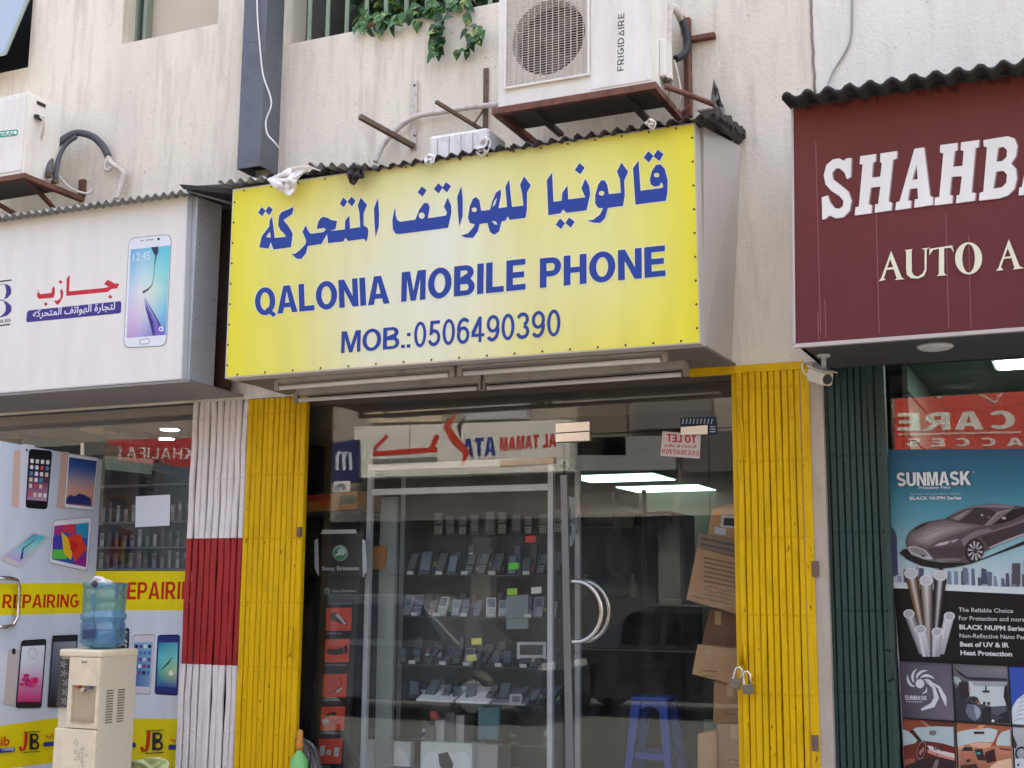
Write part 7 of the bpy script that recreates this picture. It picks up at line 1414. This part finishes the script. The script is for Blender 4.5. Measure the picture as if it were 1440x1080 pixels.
opp_sign('white sign across the street with mirrored red and blue lettering', [(800, 590), (498, 600), (498, 672), (800, 662)], (214, 208, 198), fA)
def fB(a): a.bold('KHALIFA P', (272, 646), (158, 644), 16, (206, 196, 190), .17, .14, .2)
opp_sign('red sign across the street with mirrored white lettering', [(300, 615), (150, 619), (150, 667), (300, 664)], (170, 36, 36), fB)
def fC(a):
    a.bold('CARE', (1428, 603), (1262, 606), 26, (214, 206, 196), .26, .2, .12); a.bold('ACCES', (1440, 627), (1275, 628), 12, (214, 206, 196), .24, .2, .55); a.line((1436, 607.5), (1262, 611), 3, (220, 170, 160)); a.text(ar('السيارات'), (1354, 556), (1264, 552), 15, (206, 200, 196), .03)
    a.path([(1395, 541), (1420, 536), (1400, 566), (1366, 548), (1395, 541)], 3, (206, 190, 180)); a.text('CARE', (1412, 548), (1380, 549), 6, (206, 190, 180), .02)
opp_sign('orange red car accessories sign across the street, mirrored in the right shop glass', [(1560, 522), (1258, 541), (1258, 636), (1560, 630)], (196, 60, 44), fC)
def fD(a): a.path([(474, 661), (474, 642), (477, 636), (483, 637), (484, 661)], 4.4, (190, 194, 206)); a.path([(484, 642), (487, 636), (492, 637), (493, 661)], 4.4, (190, 194, 206)); a.poly([(492.5, 676), (469, 677), (469, 692), (492, 691)], (206, 206, 206)); a.text('iPh', (486, 689), (471, 689), 8, (40, 42, 60), .02)
opp_sign('navy sign across the street with a big pale letter', [(503, 618), (466, 622), (466, 679), (503, 677)], (30, 36, 84), fD, -13.9, .2)
m_carglass = glass_mat('car_glass', (0.08, 0.09, 0.09), 0.03)
def car(label, x, y, colr, L_=4.5, H_=1.75, face=1, seed=0):
    t = thing('parked_car', label, 'car', (x, y, 0)); m = mat('car_paint_%d' % seed, colr, .3, .1, coat=.6)
    w = .88; f = lambda u, z, s_: Vector((x + face * u * L_ / 2, y + s_, z * H_))
    low = [(-1, .25), (-1, .50), (-.96, .58), (-.5, .60), (.5, .60), (.94, .50), (1, .42), (1, .22), (.8, .16), (-.8, .16)]
    b = MB(); b.prism([f(u, z, -w) for u, z in low], (0, 2 * w, 0)); b.build('body', m, t, bevel=.05)
    cab_ = [(-.88, .58), (-.72, .94), (-.5, 1.0), (.1, 1.0), (.22, .95), (.52, .59)]; ci = .78
    b = MB(); b.mesh([f(u, z, -w + .06 + (z - .58) * .3) for u, z in cab_] + [f(u, z, w - .06 - (z - .58) * .3) for u, z in cab_], [(0, 1, 2, 3, 4, 5), (11, 10, 9, 8, 7, 6)] + [(i, (i + 1) % 6, 6 + (i + 1) % 6, 6 + i) for i in range(6)]); b.build('cabin', m, t, bevel=.03)
    for s_ in (-1, 1):
        for u0, u1 in ((-.72, -.35), (-.31, .02), (.05, .38)):
            zz_ = lambda u, z: f(u, z, s_ * (w - .055 - (z - .58) * .3)); b = MB(); b.face([zz_(u0, .64), zz_(u1, .64), zz_(min(u1, .26) - .02, .92), zz_(u0 + (.07 if u0 < -.5 else 0), .92)]); b.build('side_window', m_carglass, t)
    for u in (-.62, .62):
        for s_ in (-1, 1):
            c = f(u, 0, s_ * w); c.z = .34; b = MB(); b.lathe([(.22, -.11), (.33, -.10), (.34, 0), (.33, .10), (.22, .11)], c, 24, (0, 1, 0)); wh = b.build('wheel', m_black, t); b = MB(); b.lathe([(.21, -.125), (.18, -.13), (.05, -.12)], c, 16, (0, s_ * -1, 0)); b.build('rim', m_duct, wh)
    b = MB(); b.obox(f(.985, .44, .55), (.02, 0, 0), (0, .18, 0), (0, 0, .06)); b.build('headlight', m_tube, t); b = MB(); b.obox(f(.985, .44, -.55), (.02, 0, 0), (0, .18, 0), (0, 0, .06)); b.build('headlight', m_tube, t)
v0 = U(510, 960, 8.9); car('grey car parked across the street, mirrored in the cabinet glass', v0.x + .75, -8.6, (62, 67, 74), 4.6, 1.6, 1, 1)
v0 = U(830, 1000, 10.6); car('black car parked across the street, mirrored in the glass door', v0.x + 1.4, -10.3, (22, 22, 26), 4.5, 1.5, -1, 2)
